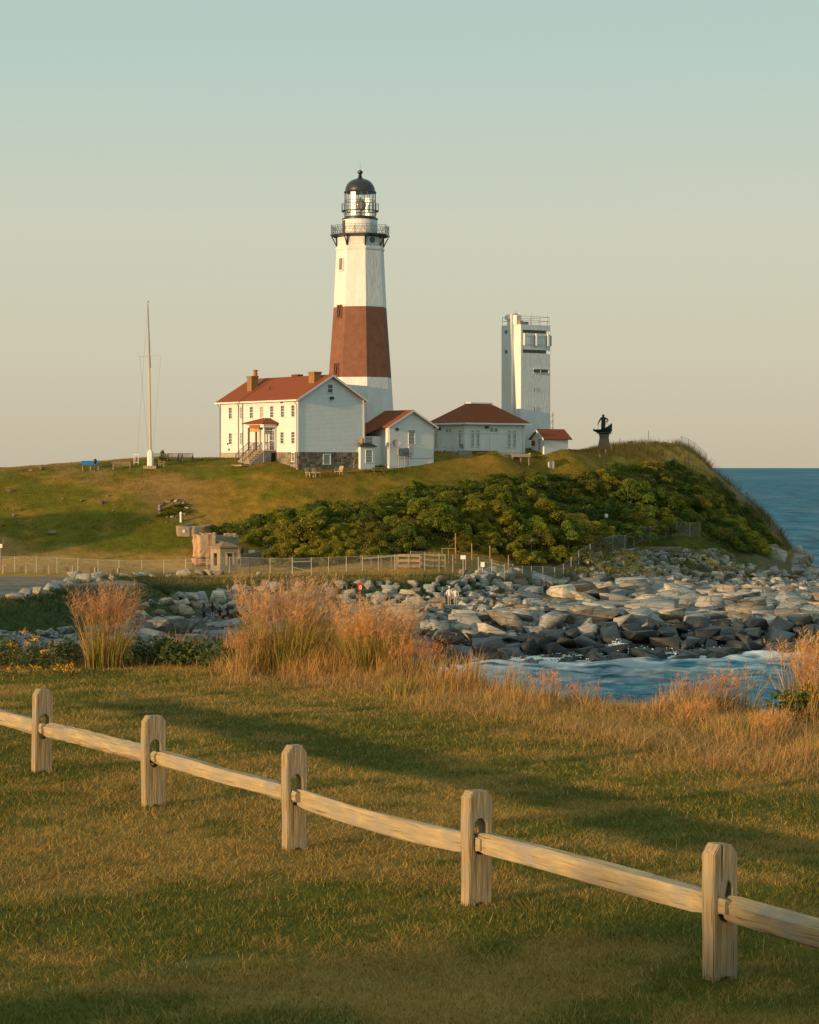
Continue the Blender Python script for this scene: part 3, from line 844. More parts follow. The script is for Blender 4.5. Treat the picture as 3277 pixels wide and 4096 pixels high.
MB().add([(-pd - e0, py0 - e0, z0_), (0, py0 - e0, z0_), (0, py1 + e0, z0_), (-pd - e0, py1 + e0, z0_), (-pd - e0, py0 - e0, z0_ + .12), (0, py0 - e0, z0_ + .12), (0, py1 + e0, z0_ + .12), (-pd - e0, py1 + e0, z0_ + .12), (-.55, (py0 + py1) / 2 - .35, z1_), (0, (py0 + py1) / 2 - .35, z1_), (0, (py0 + py1) / 2 + .35, z1_), (-.55, (py0 + py1) / 2 + .35, z1_)],
         [(0, 1, 2, 3), (0, 4, 5, 1), (0, 3, 7, 4), (3, 2, 6, 7), (4, 8, 9, 5), (4, 7, 11, 8), (7, 6, 10, 11), (8, 11, 10, 9), (1, 5, 9, 10, 6, 2)]).build('porch_roof', M_roof, porch)
MB().bbox(-pd - .2, -pd - .08, py0 + .7, py1 - .7, PH - .12, PH + .30, .03).build('porch_sign', mat('varnished_sign', (.30, .12, .025), .5, var=.2, scale=5), porch)
MB().bbox(-pd - .2, -pd - .1, py0 + .85, py1 - .85, PH - .52, PH - .16, .03).build('porch_sign', mat('yellow_sign', (.50, .28, .06), .5, var=.15, scale=6), porch)
# glazed side and the door behind
gs = MB()
for k in range(5): gs.bar((-pd + .2 + k * .37, py0 + .1, PF + .9), (-pd + .2 + k * .37, py0 + .1, PH), .05)
for zz in (PF + .9, PF + 2.1, PH - .05): gs.bar((-pd + .2, py0 + .1, zz), (-.2, py0 + .1, zz), .05)
gs.build('side_screen', M_whitepaint, porch)
window(hs, 0, 5.6, PF + .05, .9, 2.3, 'x', 2, 4, glass=M_glassdark, sill=False, name='front_door')
window(hs, 0, 7.2, PF + .75, .64, 1.35, 'x', 2, 4, glass=M_glasspale)
# rails and steps
rl = MB()
def railing(mb, a, b, h=.95, n=10, w=.035):
    a, b = Vector(a), Vector(b)
    for zz in (.1, h): mb.bar(a + Vector((0, 0, zz)), b + Vector((0, 0, zz)), .05)
    for k in range(n + 1):
        q = a.lerp(b, k / n); mb.bar(q + Vector((0, 0, .0)), q + Vector((0, 0, h)), w if 0 < k < n else .07)
railing(rl, (-pd + .1, py0 + .1, PF), (-.1, py0 + .1, PF), n=12)
railing(rl, (-pd + .1, py1 - .1, PF), (-.1, py1 - .1, PF), n=12)
SB = -pd - 1.75
for y in (py0 + .35, py1 - .15, (py0 + py1) / 2 + .1): railing(rl, (-pd, y, PF), (SB, y, .65), n=9)
rl.build('stair_railing', mat('brown_rail', (.16, .11, .075), .7), porch)
for k in range(6):
    x1_ = -pd - k * .29; zt_ = PF - (k + 1) * .235
    MB().box(x1_ - .31, x1_, py0 + .3, py1 - .1, zt_ - .20, zt_).build('step', M_deckwood, porch)
MB().prism([(-pd, -.2), (-pd, PF - .2), (SB, .45), (SB - .2, -.2)], 'y', py0 + .2, py0 + .3).build('stringer', mat('stringer_grey', (.28, .26, .22), .8), porch)
MB().box(SB - 1.5, SB, py0 - .2, py1 + .4, .18, .36).build('stair_landing', M_concrete, porch)

# ------------------------------------------------------------------ link building behind the house
DM = 287.0
mb_ = empty('link_building', (gx(1558, DM), DM, 17.35), TH)
tag(mb_, 'low white gabled link building with satellite dish beside the keeper\'s house', 'building')
w2, l2, e2, r2 = 6.7, 12.0, 4.75, 6.55
wl2 = MB(); wl2.box(0, w2, 0, l2, -1.5, e2); wl2.prism([(0, e2), (w2, e2), (w2 / 2, r2 - .02)], 'y', 0, l2)
wl2.build('wall', M_whitepaint, mb_)
rf = MB(); o2 = .45; s2 = (r2 - e2) / (w2 / 2)
rf.prism([(-o2, e2 - o2 * s2), (w2 / 2, r2), (w2 / 2, r2 + .14), (-o2, e2 - o2 * s2 + .14)], 'y', -.4, l2)
rf.prism([(w2 + o2, e2 - o2 * s2), (w2 + o2, e2 - o2 * s2 + .14), (w2 / 2 + .002, r2 + .14), (w2 / 2 + .002, r2)], 'y', -.4, l2)
rfo = rf.build('roof', M_roof, mb_)
rk = MB()
rk.prism([(-o2, e2 - o2 * s2 - .1), (w2 / 2, r2 - .1), (w2 / 2, r2 + .11), (-o2, e2 - o2 * s2 + .11)], 'y', -.45, -.405)
rk.prism([(w2 + o2, e2 - o2 * s2 - .1), (w2 + o2, e2 - o2 * s2 + .11), (w2 / 2 + .002, r2 + .11), (w2 / 2 + .002, r2 - .1)], 'y', -.45, -.405)
rk.build('rake_board', M_whitepaint, rfo)
MB().tube([(-.4, .1, e2 - .3), (-.15, .15, e2 - .8), (-.15, .15, 0)], .05).build('downpipe', M_whitepaint, mb_)
window(mb_, 3.35, 0, 2.55, .9, 1.65, 'y', 2, 4, glass=M_glasspale)
MB().box(.9, 1.25, -.25, 0, 4.15, 4.45).build('flood_light', M_iron, mb_)
# lower wing on the sunny side, its roof carried down
wg = MB(); wg.box(-3.2, .0, 1.6, 8.5, -1.5, 3.45)
wgo = wg.build('wing', M_whitepaint, mb_)
MB().prism([(-3.65, 3.30), (.4, 4.78), (.4, 4.93), (-3.65, 3.47)], 'y', 1.2, 8.9).build('wing_roof', M_roof, wgo)
window(mb_, -1.9, 1.6, 1.75, .9, 1.6, 'y', 2, 4, glass=M_glasspale)
# services on the gable wall
sv = MB(); sv.box(1.15, 1.95, -.3, -.02, 1.15, 2.0); sv.build('meter_box', M_greymetal, mb_)
sv = MB(); sv.box(2.0, 2.6, -.26, -.02, 1.1, 2.05); sv.build('meter_box', M_greymetal, mb_)
sv = MB(); sv.box(2.75, 3.35, -.32, -.02, 1.1, 2.3); sv.build('switch_box', M_galv, mb_)
sv = MB()
for x in (1.35, 2.2, 2.9): sv.tube([(x, -.12, 1.2), (x, -.12, -.4)], .06)
sv.build('conduit', M_greymetal, mb_)
for x in (1.55, 2.3):
    q = MB(); q.M = Matrix.Translation((x, -.31, 1.5)) @ Matrix.Rotation(R(90), 4, 'X'); q.lathe([(.17, 0), (.17, .1), (.1, .14)], 14); q.build('meter_dial', mat('meter_glass', (.10, .14, .13), .2), mb_)
sd = MB(); sd.M = Matrix.Translation((.5, -.75, 2.55)) @ Matrix.Rotation(R(70), 4, 'X') @ Matrix.Rotation(R(-20), 4, 'Y')
sd.lathe([(.02, -.16), (.25, -.13), (.45, -.05), (.56, .04), (.54, .06), (.43, -.02), (.24, -.10), (.02, -.13)], 20, cap=False)
sdo = sd.build('satellite_dish', M_greymetal, mb_, smooth=R(50))
MB().tube([(.5, -.72, 2.5), (.45, -.4, 2.2), (.42, -.35, 1.6)], .04).build('dish_arm', M_greymetal, sdo)
MB().tube([(1.0, -.06, .75), (4, -.06, .8), (6.7, -.06, .85)], .018, 4).build('wall_cable', M_greymetal, mb_)
# small glazed lean-to next to the house wall
ln = empty('glazed_lean_to', (gx(1459, 285.2), 285.2, 17.2), TH)
tag(ln, 'small white glazed lean-to tucked between keeper\'s house and link building', 'shed')
MB().box(-.6, 1.5, 0, 2.6, -.6, 2.35).build('wall', M_whitepaint, ln)
MB().prism([(-.75, 2.3), (1.7, 2.3), (1.7, 2.42), (.6, 2.8), (-.75, 2.8)], 'y', -.2, 2.7).build('roof', M_roofdark, ln)
window(ln, .65, 0, .45, .95, 1.45, 'y', 3, 4, glass=M_glasspale)
MB().lathe([(.1, 2.6), (.3, 2.9), (.3, 3.25), (.1, 3.4)], 10).build('outdoor_lamp', M_tanwood, ln, (-.55, -.2, 0))

# ------------------------------------------------------------------ hip-roofed building
DH = 297.0
hb = empty('hip_roof_building', (gx(1860, DH), DH, 18.6), TH)
tag(hb, 'white one-storey building with dark red hipped roof and arched windows', 'building')
w3, l3, e3, r3 = 9.75, 6.9, 3.95, 6.55
MB().box(0, w3, 0, l3, -.6, e3).build('wall', M_white, hb)
MB().box(-.06, w3 + .06, -.06, l3 + .06, 2.72, 2.84).build('belt_course', M_whitepaint, hb)
ov = .5
A = [(-ov, -ov), (w3 + ov, -ov), (w3 + ov, l3 + ov), (-ov, l3 + ov)]
cx_, cy_ = w3 / 2, l3 / 2
B = [(cx_ - 1.6, cy_ - .55), (cx_ + 1.6, cy_ - .55), (cx_ + 1.6, cy_ + .55), (cx_ - 1.6, cy_ + .55)]
vs = [(x, y, e3) for x, y in A] + [(x, y, e3 + .12) for x, y in A] + [(x, y, r3) for x, y in B]
fs = [(3, 2, 1, 0)] + [(i, (i + 1) % 4, (i + 1) % 4 + 4, i + 4) for i in range(4)] + [(i + 4, (i + 1) % 4 + 4, (i + 1) % 4 + 8, i + 8) for i in range(4)] + [(8, 9, 10, 11)]
hro = MB().add(vs, fs).build('roof', M_roof, hb)
MB().box(cx_ - 1.75, cx_ + 1.75, cy_ - .7, cy_ + .7, r3 - .02, r3 + .14).build('roof_cap', M_whitepaint, hro)
gt = MB(); gt.box(-ov - .1, w3 + ov + .1, -ov - .1, -ov + .02, e3 - .12, e3 + .09); gt.box(-ov - .1, -ov + .02, -ov - .1, l3 + ov, e3 - .121, e3 + .088)
gt.build('gutter', M_whitepaint, hro)
for x in (.85, 1.72): window(hb, x + .35, 0, 1.05, .42, 2.0, 'y', 2, 4, glass=M_glasspale, arch=True)
for x in (7.0, 7.85): window(hb, x + .1, 0, 1.05, .42, 2.0, 'y', 2, 4, glass=M_glasspale, arch=True)
for x in (4.15, 4.85): window(hb, x + .1, 0, 2.85 + .1, .42, .42, 'y', 2, 2, arch=False, sill=False)
dr = MB(); dr.box(3.95, 5.25, -.06, .02, 0, 2.55); dr.build('door', M_door, hb)
for y in (.95, 5.9): window(hb, 0, y, 1.05, .5, 2.05, 'x', 2, 4, glass=M_glasspale, arch=True)
for y in (3.0, 3.6): window(hb, 0, y, 2.9, .45, .42, 'x', 2, 2, sill=False)
MB().box(-.06, .02, 2.8, 3.8, .1, 2.6).build('door', M_door, hb)
for (x, y) in ((2.2, -.3), ): MB().box(x - .2 + 1.2, x + .2 + 1.2, y, 0, 3.35, 3.65).build('flood_light', M_iron, hb)
MB().box(-.3, 0, 5.0, 5.35, 3.2, 3.5).build('flood_light', M_iron, hb)
for p_ in ([(-.1, -.1, e3), (-.1, -.1, 0)], [(w3 - .4, -.1, e3), (w3 - .4, -.1, 0)]): MB().tube(p_, .05).build('downpipe', M_whitepaint, hb)
st = MB()
for k in range(4): st.box(-1.5 - .0 + k * .35, -.02, 2.5, 4.1, -.5 + k * .18 - (.4 if k == 0 else 0), -.32 + k * .18 + .002 * k)
st.build('door_steps', M_concrete, hb)
hr = MB(); railing(hr, (-1.7, 2.45, -.35), (-.1, 2.45, .2), n=2); railing(hr, (-1.7, 4.15, -.35), (-.1, 4.15, .2), n=2); hr.build('handrail', M_whitepaint, hb)
MB().box(-1.6, -.3, .3, 2.0, -1.0, .45).build('planter', M_mortar, hb)
MB().box(-.15, 0, .35, .75, .9, 1.4).build('meter_box', M_greymetal, hb)

# low brick retaining wall in front of it
rw = empty('brick_retaining_wall', (gx(1843, 295.0), 295.0, 18.50), R(26))
tag(rw, 'low grey and red brick retaining wall before the hip-roofed building', 'wall')
MB().box(-.2, 1.6, 0, .35, -1.2, .66).build('stone_section', M_mortar, rw)
MB().box(1.6, 5.2, .01, .36, -1.2, .63).build('brick_section', mat('red_brick', (.22, .10, .06), .9, color2=(.14, .07, .05), scale=9), rw)
MB().box(5.2, 8.6, .02, .37, -1.2, .42).build('stone_section', M_mortar, rw)
MB().prism([(4.6, -.3), (6.0, -.3), (6.0, -.02), (4.6, .16)], 'y', -1.2, -.9).build('ramp_kerb', M_tanwood, rw)

# ------------------------------------------------------------------ square fire-control tower
DT = 307.0
ft = empty('fire_control_tower', (gx(2084, DT), DT, 18.9), TH)
tag(ft, 'square white concrete watch tower with slit windows and rooftop railing', 'tower')
def tz(py): return pz(py, DT) - 18.9
wt, lt_ = 4.95, 4.0
top_ = tz(1297)
ins = .35
tw = MB()
bands = [(tz(1318), tz(1331)), (tz(1397), tz(1411))]
z = -.8
for zb0, zb1 in sorted([(min(a, b), max(a, b)) for a, b in bands]):
    tw.box(0, wt, 0, lt_, z, zb0)
    tw.box(ins, wt - ins, ins, lt_ - ins, zb0 - .01, zb1 + .01)
    tw.box(0, .30, 0, .34, zb0 - .005, zb1 + .005); tw.box(wt - .12, wt, 0, .2, zb0 - .005, zb1 + .005); tw.box(0, ins + .02, .34, 2.35, zb0 - .005, zb1 + .005); tw.box(0, ins + .02, 3.35, lt_, zb0 - .005, zb1 + .005)
    z = zb1
tw.box(0, wt, 0, lt_, z, top_)
tw.build('shaft', M_white, ft)
for zb0, zb1 in [(min(a, b), max(a, b)) for a, b in bands]:
    for k in range(3): MB().box(.34 + k * 1.38, .34 + (k + 1) * 1.38 - .06, ins - .06, ins - .005, zb0, zb1).build('slit_pane', M_glassdark, ft)
    MB().box(ins - .06, ins - .005, 2.4, 3.3, zb0, zb1).build('slit_pane', M_darkvoid, ft)
sl_ = MB(); za, zb_ = tz(1489), tz(1475)
MB().box(2.15, 4.75, -.02, .0, za, zb_).build('slit_pane', M_glassdark, ft)
fr = MB(); fr.box(2.1, 4.85, -.12, 0, zb_, zb_ + .08); fr.box(2.1, 4.85, -.12, 0, za - .08, za); fr.box(4.6, 4.85, -.12, 0, za, zb_); fr.box(3.25, 3.30, -.06, -.02, za, zb_); fr.build('slit_frame', M_white, ft)
for py in (1557, 1635):
    MB().box(2.28, 2.42, -.02, 0, tz(py + 8), tz(py - 8)).build('slit_pane', M_darkvoid, ft)
    MB().box(2.42, 2.52, -.05, 0, tz(py + 9), tz(py - 9)).build('slit_frame', M_whitepaint, ft)
MB().box(-.4, 0, 1.45, 2.30, -.5, tz(1254)).build('flue', M_white, ft)
MB().box(-.1, .7, .75, 1.5, top_, tz(1258)).build('roof_box', M_white, ft)
q = MB(); q.M = Matrix.Translation((-.55, 2.1, tz(1267))) @ Matrix.Rotation(R(90), 4, 'X') @ Matrix.Rotation(R(-36), 4, 'Y'); q.lathe([(.36, -.15), (.36, .25), (.2, .34)], 16); q.build('drum_antenna', M_whitepaint, ft, smooth=R(40))
MB().box(-.05, .45, 1.2, 1.6, tz(1258), tz(1252)).build('beacon_base', M_greymetal, ft)
MB().tube([(.2, 1.4, tz(1253)), (.2, 1.4, tz(1241))], .04).build('whip_antenna', M_greymetal, ft)
for x in (.25, 2.0, 3.9 - .2): pass
for px_ in (0.25, 2.22, 4.2):
    a = MB(); a.bbox(px_, px_ + .36, -.42, -.14, tz(1382), tz(1332), .05); ao = a.build('panel_antenna', M_whitepaint, ft)
    b_ = MB(); b_.tube([(px_ + .18, -.1, tz(1384)), (px_ + .18, -.1, tz(1331))], .04, 5); b_.bar((px_ + .18, -.02, tz(1375)), (px_ + .18, -.2, tz(1375)), .06); b_.bar((px_ + .18, -.02, tz(1340)), (px_ + .18, -.2, tz(1340)), .06); b_.build('antenna_mount', M_greymetal, ao)
a = MB(); a.bbox(wt + .08, wt + .42, .2, .6, tz(1380), tz(1336), .04); a.build('panel_antenna', M_greymetal, ft)
MB().tube([(.4, -.06, tz(1343)), (2.2, -.06, tz(1346)), (4.2, -.06, tz(1343))], .015, 4).build('antenna_cable', M_greymetal, ft)
MB().tube([(.4, -.06, tz(1376)), (2.2, -.06, tz(1379)), (4.2, -.06, tz(1376))], .015, 4).build('antenna_cable', M_greymetal, ft)
rr_ = MB()
for (x, y) in ((.1, .1), (1.7, .1), (3.3, .1), (wt - .1, .1), (wt - .1, 2), (wt - .1, lt_ - .1), (.1, lt_ - .1), (.1, 2.4), (2.5, lt_ - .1)):
    rr_.tube([(x, y, top_ - .1), (x, y, top_ + 1.1)], .03, 5)
for zz in (.55, 1.08):
    for a_, b2_ in (((.1, .1), (wt - .1, .1)), ((wt - .1, .1), (wt - .1, lt_ - .1)), ((.1, lt_ - .1), (wt - .1, lt_ - .1)), ((.1, .1), (.1, lt_ - .1))):
        rr_.tube([(a_[0], a_[1], top_ + zz), (b2_[0], b2_[1], top_ + zz)], .025, 5)
rr_.build('roof_railing', M_greymetal, ft)
for (x, y, h_) in ((2.3, .6, 1.55), (wt - .15, .4, 1.4), (3.4, .5, .75)): MB().tube([(x, y, top_), (x, y, top_ + h_)], .03).build('whip_antenna', M_greymetal, ft)
MB().box(.9, 2.1, 1.0, 2.4, top_, top_ + .45).build('roof_hatch', M_greymetal, ft)
MB().box(.15, .6, .35, .8, top_, top_ + .5).build('roof_unit', M_tanwood, ft)
ld = MB()
for x in (wt + .12, wt + .7):
    for y in (.3, .9): ld.bar((x, y, -1), (x, y, tz(1645)), .05)
for k in range(12): ld.bar((wt + .12, .3, k * .42), (wt + .7, .3, k * .42 + (.4 if k % 2 else 0)), .03)
ld.build('ladder_frame', M_iron, ft)
MB().box(-.12, 0, 1.9, 2.15, tz(1647), tz(1637)).build('wall_light', M_iron, ft)

# ------------------------------------------------------------------ small shed
DS = 302.5
sh = empty("small_shed", (gx(2177, DS), DS, 19.1), TH)
tag(sh, 'tiny white shed with dark red gable roof left of the bronze statue', 'shed')
ws, ls, es, rs = 4.0, 2.5, 1.75, 2.75
s_ = MB(); s_.box(0, ws, 0, ls, -.6, es); s_.prism([(0, es), (ls, es), (ls / 2, rs - .02)], 'x', 0, ws); s_.build('wall', M_whitepaint, sh)
k_ = (rs - es) / (ls / 2)
s_ = MB(); s_.prism([(-.35, es - .35 * k_), (ls / 2, rs), (ls / 2, rs + .12), (-.35, es - .35 * k_ + .12)], 'x', -.35, ws + .4)
s_.prism([(ls + .35, es - .35 * k_), (ls + .35, es - .35 * k_ + .12), (ls / 2 + .002, rs + .12), (ls / 2 + .002, rs)], 'x', -.35, ws + .4)
so = s_.build('roof', M_roof, sh)
s_ = MB(); s_.prism([(-.35, es - .35 * k_ - .1), (ls / 2, rs - .1), (ls / 2, rs + .1), (-.35, es - .35 * k_ + .1)], 'x', -.40, -.355)
s_.prism([(ls + .35, es - .35 * k_ - .1), (ls + .35, es - .35 * k_ + .1), (ls / 2 + .002, rs + .1), (ls / 2 + .002, rs - .1)], 'x', -.40, -.355); s_.build('rake_board', M_whitepaint, so)
window(sh, 0, .9, .1, .5, 1.5, 'x', 1, 4, glass=M_glasspale, name='shed_door')
MB().box(-.2, 0, 1.85, 2.3, .75, 1.35).build('red_cabinet', mat('red_cabinet', (.30, .02, .025), .5), sh)
# ------------------------------------------------------------------ people
def skin_body(joints, bones, name):
    """one continuous body grown over a posed skeleton: joints {name: (x,y,z,r)}"""
    me = bpy.data.meshes.new(name)
    keys = list(joints)
    me.from_pydata([joints[k][:3] for k in keys], [(keys.index(a), keys.index(b)) for a, b in bones], [])
    o = bpy.data.objects.new(name, me); COL.objects.link(o)
    o.modifiers.new('skin', 'SKIN'); ss = o.modifiers.new('sub', 'SUBSURF'); ss.levels = 1; ss.render_levels = 1
    for i, k in enumerate(keys):
        r = joints[k][3]
        sv = me.skin_vertices[0].data[i]
        sv.radius = r if isinstance(r, tuple) else (r, r)
        sv.use_root = (k == 'pelvis')
    dg = bpy.context.evaluated_depsgraph_get()
    out = bpy.data.meshes.new_from_object(o.evaluated_get(dg))
    bpy.data.objects.remove(o); bpy.data.meshes.remove(me)
    for p in out.polygons: p.use_smooth = True
    return out
def human(h=1.72, stride=.12, armL=(-.30, .02, .0), armR=(.30, .02, .0), elbL=None, elbR=None, lean=0.0, twist=0.0, kneeL=0.0, kneeR=0.0, foot_spread=.09, kneel=False):
    """skeleton facing -y; arm offsets are the hands relative to the hips"""
    s = h / 1.75
    J = {}
    J['pelvis'] = (0, 0, .95, (.15, .11)); J['waist'] = (0, -lean * .3, 1.08, (.135, .10)); J['chest'] = (0, -lean * .7, 1.30, (.165, .115))
    J['neck'] = (0, -lean, 1.47, .055); J['chin'] = (0, -lean - .02, 1.54, (.075, .085)); J['head'] = (0, -lean - .015, 1.64, (.095, .112)); J['crown'] = (0, -lean, 1.72, (.065, .08))
    B = [('pelvis', 'waist'), ('waist', 'chest'), ('chest', 'neck'), ('neck', 'chin'), ('chin', 'head'), ('head', 'crown')]
    for sd, sg, hand, elb, kn in (('L', -1, armL, elbL, kneeL), ('R', 1, armR, elbR, kneeR)):
        J['sh' + sd] = (sg * .19, -lean * .85, 1.41, .062)
        hd = (hand[0], hand[1], .88 + hand[2])
        if elb is None: elb = ((sg * .19 + hand[0]) / 2 + sg * .05, hand[1] / 2 + .03, (1.41 + hd[2]) / 2 + .01)
        J['el' + sd] = (elb[0], elb[1], elb[2], .045); J['wr' + sd] = (hd[0], hd[1], hd[2], .030)
        d = Vector(hd) - Vector(elb); d.normalize()
        pm = Vector(hd) + d * .07
        J['pa' + sd] = (*pm, (.038, .022))
        B += [('chest', 'sh' + sd), ('sh' + sd, 'el' + sd), ('el' + sd, 'wr' + sd), ('wr' + sd, 'pa' + sd)]
        side = d.cross(Vector((1, 0, 0))).normalized()
        for q, (a, ln_) in enumerate(((-.026, .055), (-.009, .07), (.009, .075), (.026, .066))):
            tip = pm + d * ln_ + side * a * 1.2 - Vector((sg * .012, 0, 0))
            J[f'f{q}' + sd] = (*tip, .009); B.append(('pa' + sd, f'f{q}' + sd))
        th = Vector(hd) + d * .05 + side * .055; J['th' + sd] = (*th, .010); B.append(('wr' + sd, 'th' + sd))
        yy = (-stride if sd == 'L' else stride)
        J['hip' + sd] = (sg * .09, 0, .88, (.108, .112))
        J['kn' + sd] = (sg * .10, yy * .45 - kn, .50, .076); J['an' + sd] = (sg * foot_spread * 1.15, yy + kn * .6, .09 + kn * .3, .056); J['to' + sd] = (sg * (foot_spread * 1.15 + .02), yy - .15 + kn * .6, .035 + kn * .2, (.042, .03))
        if kneel and sd == 'R':
            J['kn' + sd] = (.12, -.28, .42, .065); J['an' + sd] = (.14, .12, .18, .042); J['to' + sd] = (.14, .25, .10, (.04, .03))
        B += [('pelvis', 'hip' + sd), ('hip' + sd, 'kn' + sd), ('kn' + sd, 'an' + sd), ('an' + sd, 'to' + sd)]
    J = {k: (v[0] * s, v[1] * s, v[2] * s, (tuple(q * s for q in v[3]) if isinstance(v[3], tuple) else v[3] * s)) for k, v in J.items()}
    return J, B, s
M_skin = mat('skin', (.42, .24, .16), .6)
def cloth(name, c): return mat('cloth_' + name, c, .9, var=.12, scale=9)
def person(loc, rz, label, top, legs, hair, h=1.72, sleeve=.12, hem=.86, leg_end=.10, shoe=(.30, .29, .27), long_hair=False, hood=False, skirt=None, group=None, **pose):
    J, B, s = human(h, **pose)
    me = skin_body(J, B, 'person')
    ms_ = [M_skin, top, legs, cloth('shoe%.2f' % shoe[0], shoe)]
    for q in ms_: me.materials.append(q)
    wl_, wr_ = Vector(J['wrL'][:3]), Vector(J['wrR'][:3])
    for p in me.polygons:
        c = p.center; z = c.z / s
        if z < .085: k = 3
        elif z > 1.49: k = 0
        elif min((c - wl_).length, (c - wr_).length) < sleeve * s and abs(c.x) > .14 * s: k = 0
        elif abs(c.x) > .185 * s and z > .7: k = 1
        elif z > hem: k = 1
        elif z > leg_end: k = 2
        else: k = 0
        p.material_index = k
    o = link('person', me, None, None, loc, rz)
    tag(o, label, 'person', group)
    # hair (or a hood) as a cap over the head, and the face's nose and eyes
    hd = Vector(J['head'][:3])
    bm = bmesh.new(); bmesh.ops.create_uvsphere(bm, u_segments=14, v_segments=10, radius=1)
    rx, ry, rz_ = (.105, .125, .15) if not hood else (.125, .14, .17)
    for v in bm.verts:
        v.co = Vector((v.co.x * rx * s, (v.co.y * ry + .028) * s, (v.co.z * rz_ + .02) * s)) + hd
        if long_hair and v.co.z < hd.z: v.co.z -= .16 * s; v.co.y += .03 * s
    bmesh.ops.delete(bm, geom=[v for v in bm.verts if v.co.y < hd.y - .045 * s and v.co.z < hd.z + .06 * s], context='VERTS')
    for f in bm.faces: f.smooth = True
    hm = bpy.data.meshes.new('hair'); bm.to_mesh(hm); bm.free()
    link('hood' if hood else 'hair', hm, hair, o)
    fm = MB()
    fy = hd.y - .10 * s
    fm.add([(-.012 * s, fy, hd.z - .01 * s), (.012 * s, fy, hd.z - .01 * s), (0, fy - .025 * s, hd.z - .03 * s), (0, fy, hd.z + .03 * s), (0, fy, hd.z - .04 * s)], [(0, 2, 3), (2, 1, 3), (0, 4, 2), (4, 1, 2)])
    fm.build('nose', M_skin, o)
    ey = MB()
    for sx in (-1, 1): ey.box(sx * .032 * s - .012 * s, sx * .032 * s + .012 * s, fy - .004, fy + .02, hd.z + .012 * s, hd.z + .024 * s)
    ey.build('eyes', mat('eye_dark', (.02, .015, .012), .4), o)
    if skirt:
        sk = MB(); sk.lathe([(.145 * s, 1.0 * s), (.19 * s, .80 * s), (.23 * s, .58 * s), (.22 * s, .58 * s), (.13 * s, .98 * s)], 16, cap=False)
        sk.build('skirt', skirt, o, smooth=R(60))
    return o

white_c = cloth('white', (.72, .69, .64)); navy = cloth('navy', (.018, .025, .05)); black = cloth('black', (.014, .014, .016)); grey = cloth('grey', (.30, .29, .27))
ltblue = cloth('pale_denim', (.30, .36, .40)); orange = cloth('orange', (.55, .16, .035)); darkgrey = cloth('charcoal', (.06, .065, .06)); denim = cloth('denim', (.04, .06, .10)); brownh = mat('brown_hair', (.05, .028, .018), .6); blackh = mat('black_hair', (.015, .012, .011), .5); greyblue = cloth('slate_blue', (.07, .10, .13))
def stand(px, py, D): return (gx(px, D), D, pz(py, D))
PEOPLE = []   # (x, y, z) foot spots: the boulders there are laid flat to carry them
def spot(px, py, D):
    p = stand(px, py, D); PEOPLE.append(p); return p
person(spot(1798, 2419, 236), R(12), 'person in white hooded sweatshirt and grey trousers standing on sunlit rocks', white_c, grey, white_c, 1.80, hood=True, shoe=(.65, .64, .6), armL=(-.24, -.02, .0), armR=(.20, -.16, .10), stride=.03)
person(spot(1822, 2419, 236), R(5), 'person in cream sweater and grey jeans, hand on hip, beside hooded companion', white_c, grey, brownh, 1.66, long_hair=True, shoe=(.65, .64, .6), armL=(-.22, -.08, .08), armR=(.33, .03, .06), stride=.03)
person(spot(816, 2480, 228), R(-150), 'person in slate top and navy trousers, leftmost walker on the rocks', greyblue, navy, brownh, 1.64, long_hair=True, stride=.10, shoe=(.3, .29, .27))
person(spot(851, 2482, 227), R(170), 'person in black top and pale jeans walking on the rocks', black, ltblue, blackh, 1.66, long_hair=True, stride=.07, armL=(-.34, .05, .02), armR=(.30, -.1, .05))
person(spot(880, 2492, 225.5), R(180), 'child in black shirt and bright orange shorts standing on the rocks', black, orange, blackh, 1.50, stride=.05, foot_spread=.13, leg_end=.55, hem=.80, sleeve=.3)
person(spot(911, 2487, 226), R(-160), 'person in navy dress, rightmost of four walkers on rocks', navy, M_skin, brownh, 1.62, long_hair=True, skirt=navy, stride=.14, leg_end=.1, kneeR=.05, sleeve=.35)
person(spot(2164, 2373, 257.5), R(200), 'person in dark jacket and blue jeans with long brown hair, left of dark couple', darkgrey, denim, brownh, 1.52, long_hair=True, stride=.2)
person(spot(2182, 2374, 257), R(195), 'taller person in charcoal jacket, right of dark couple near the wire fence', darkgrey, denim, mat('auburn_hair', (.14, .06, .025), .6), 1.62, stride=.16)
person(spot(3141, 2306, 324), R(185), 'lone person in white shirt and dark trousers at far right on rocks', white_c, black, blackh, 1.76, stride=.1, armR=(.30, -.12, .12))

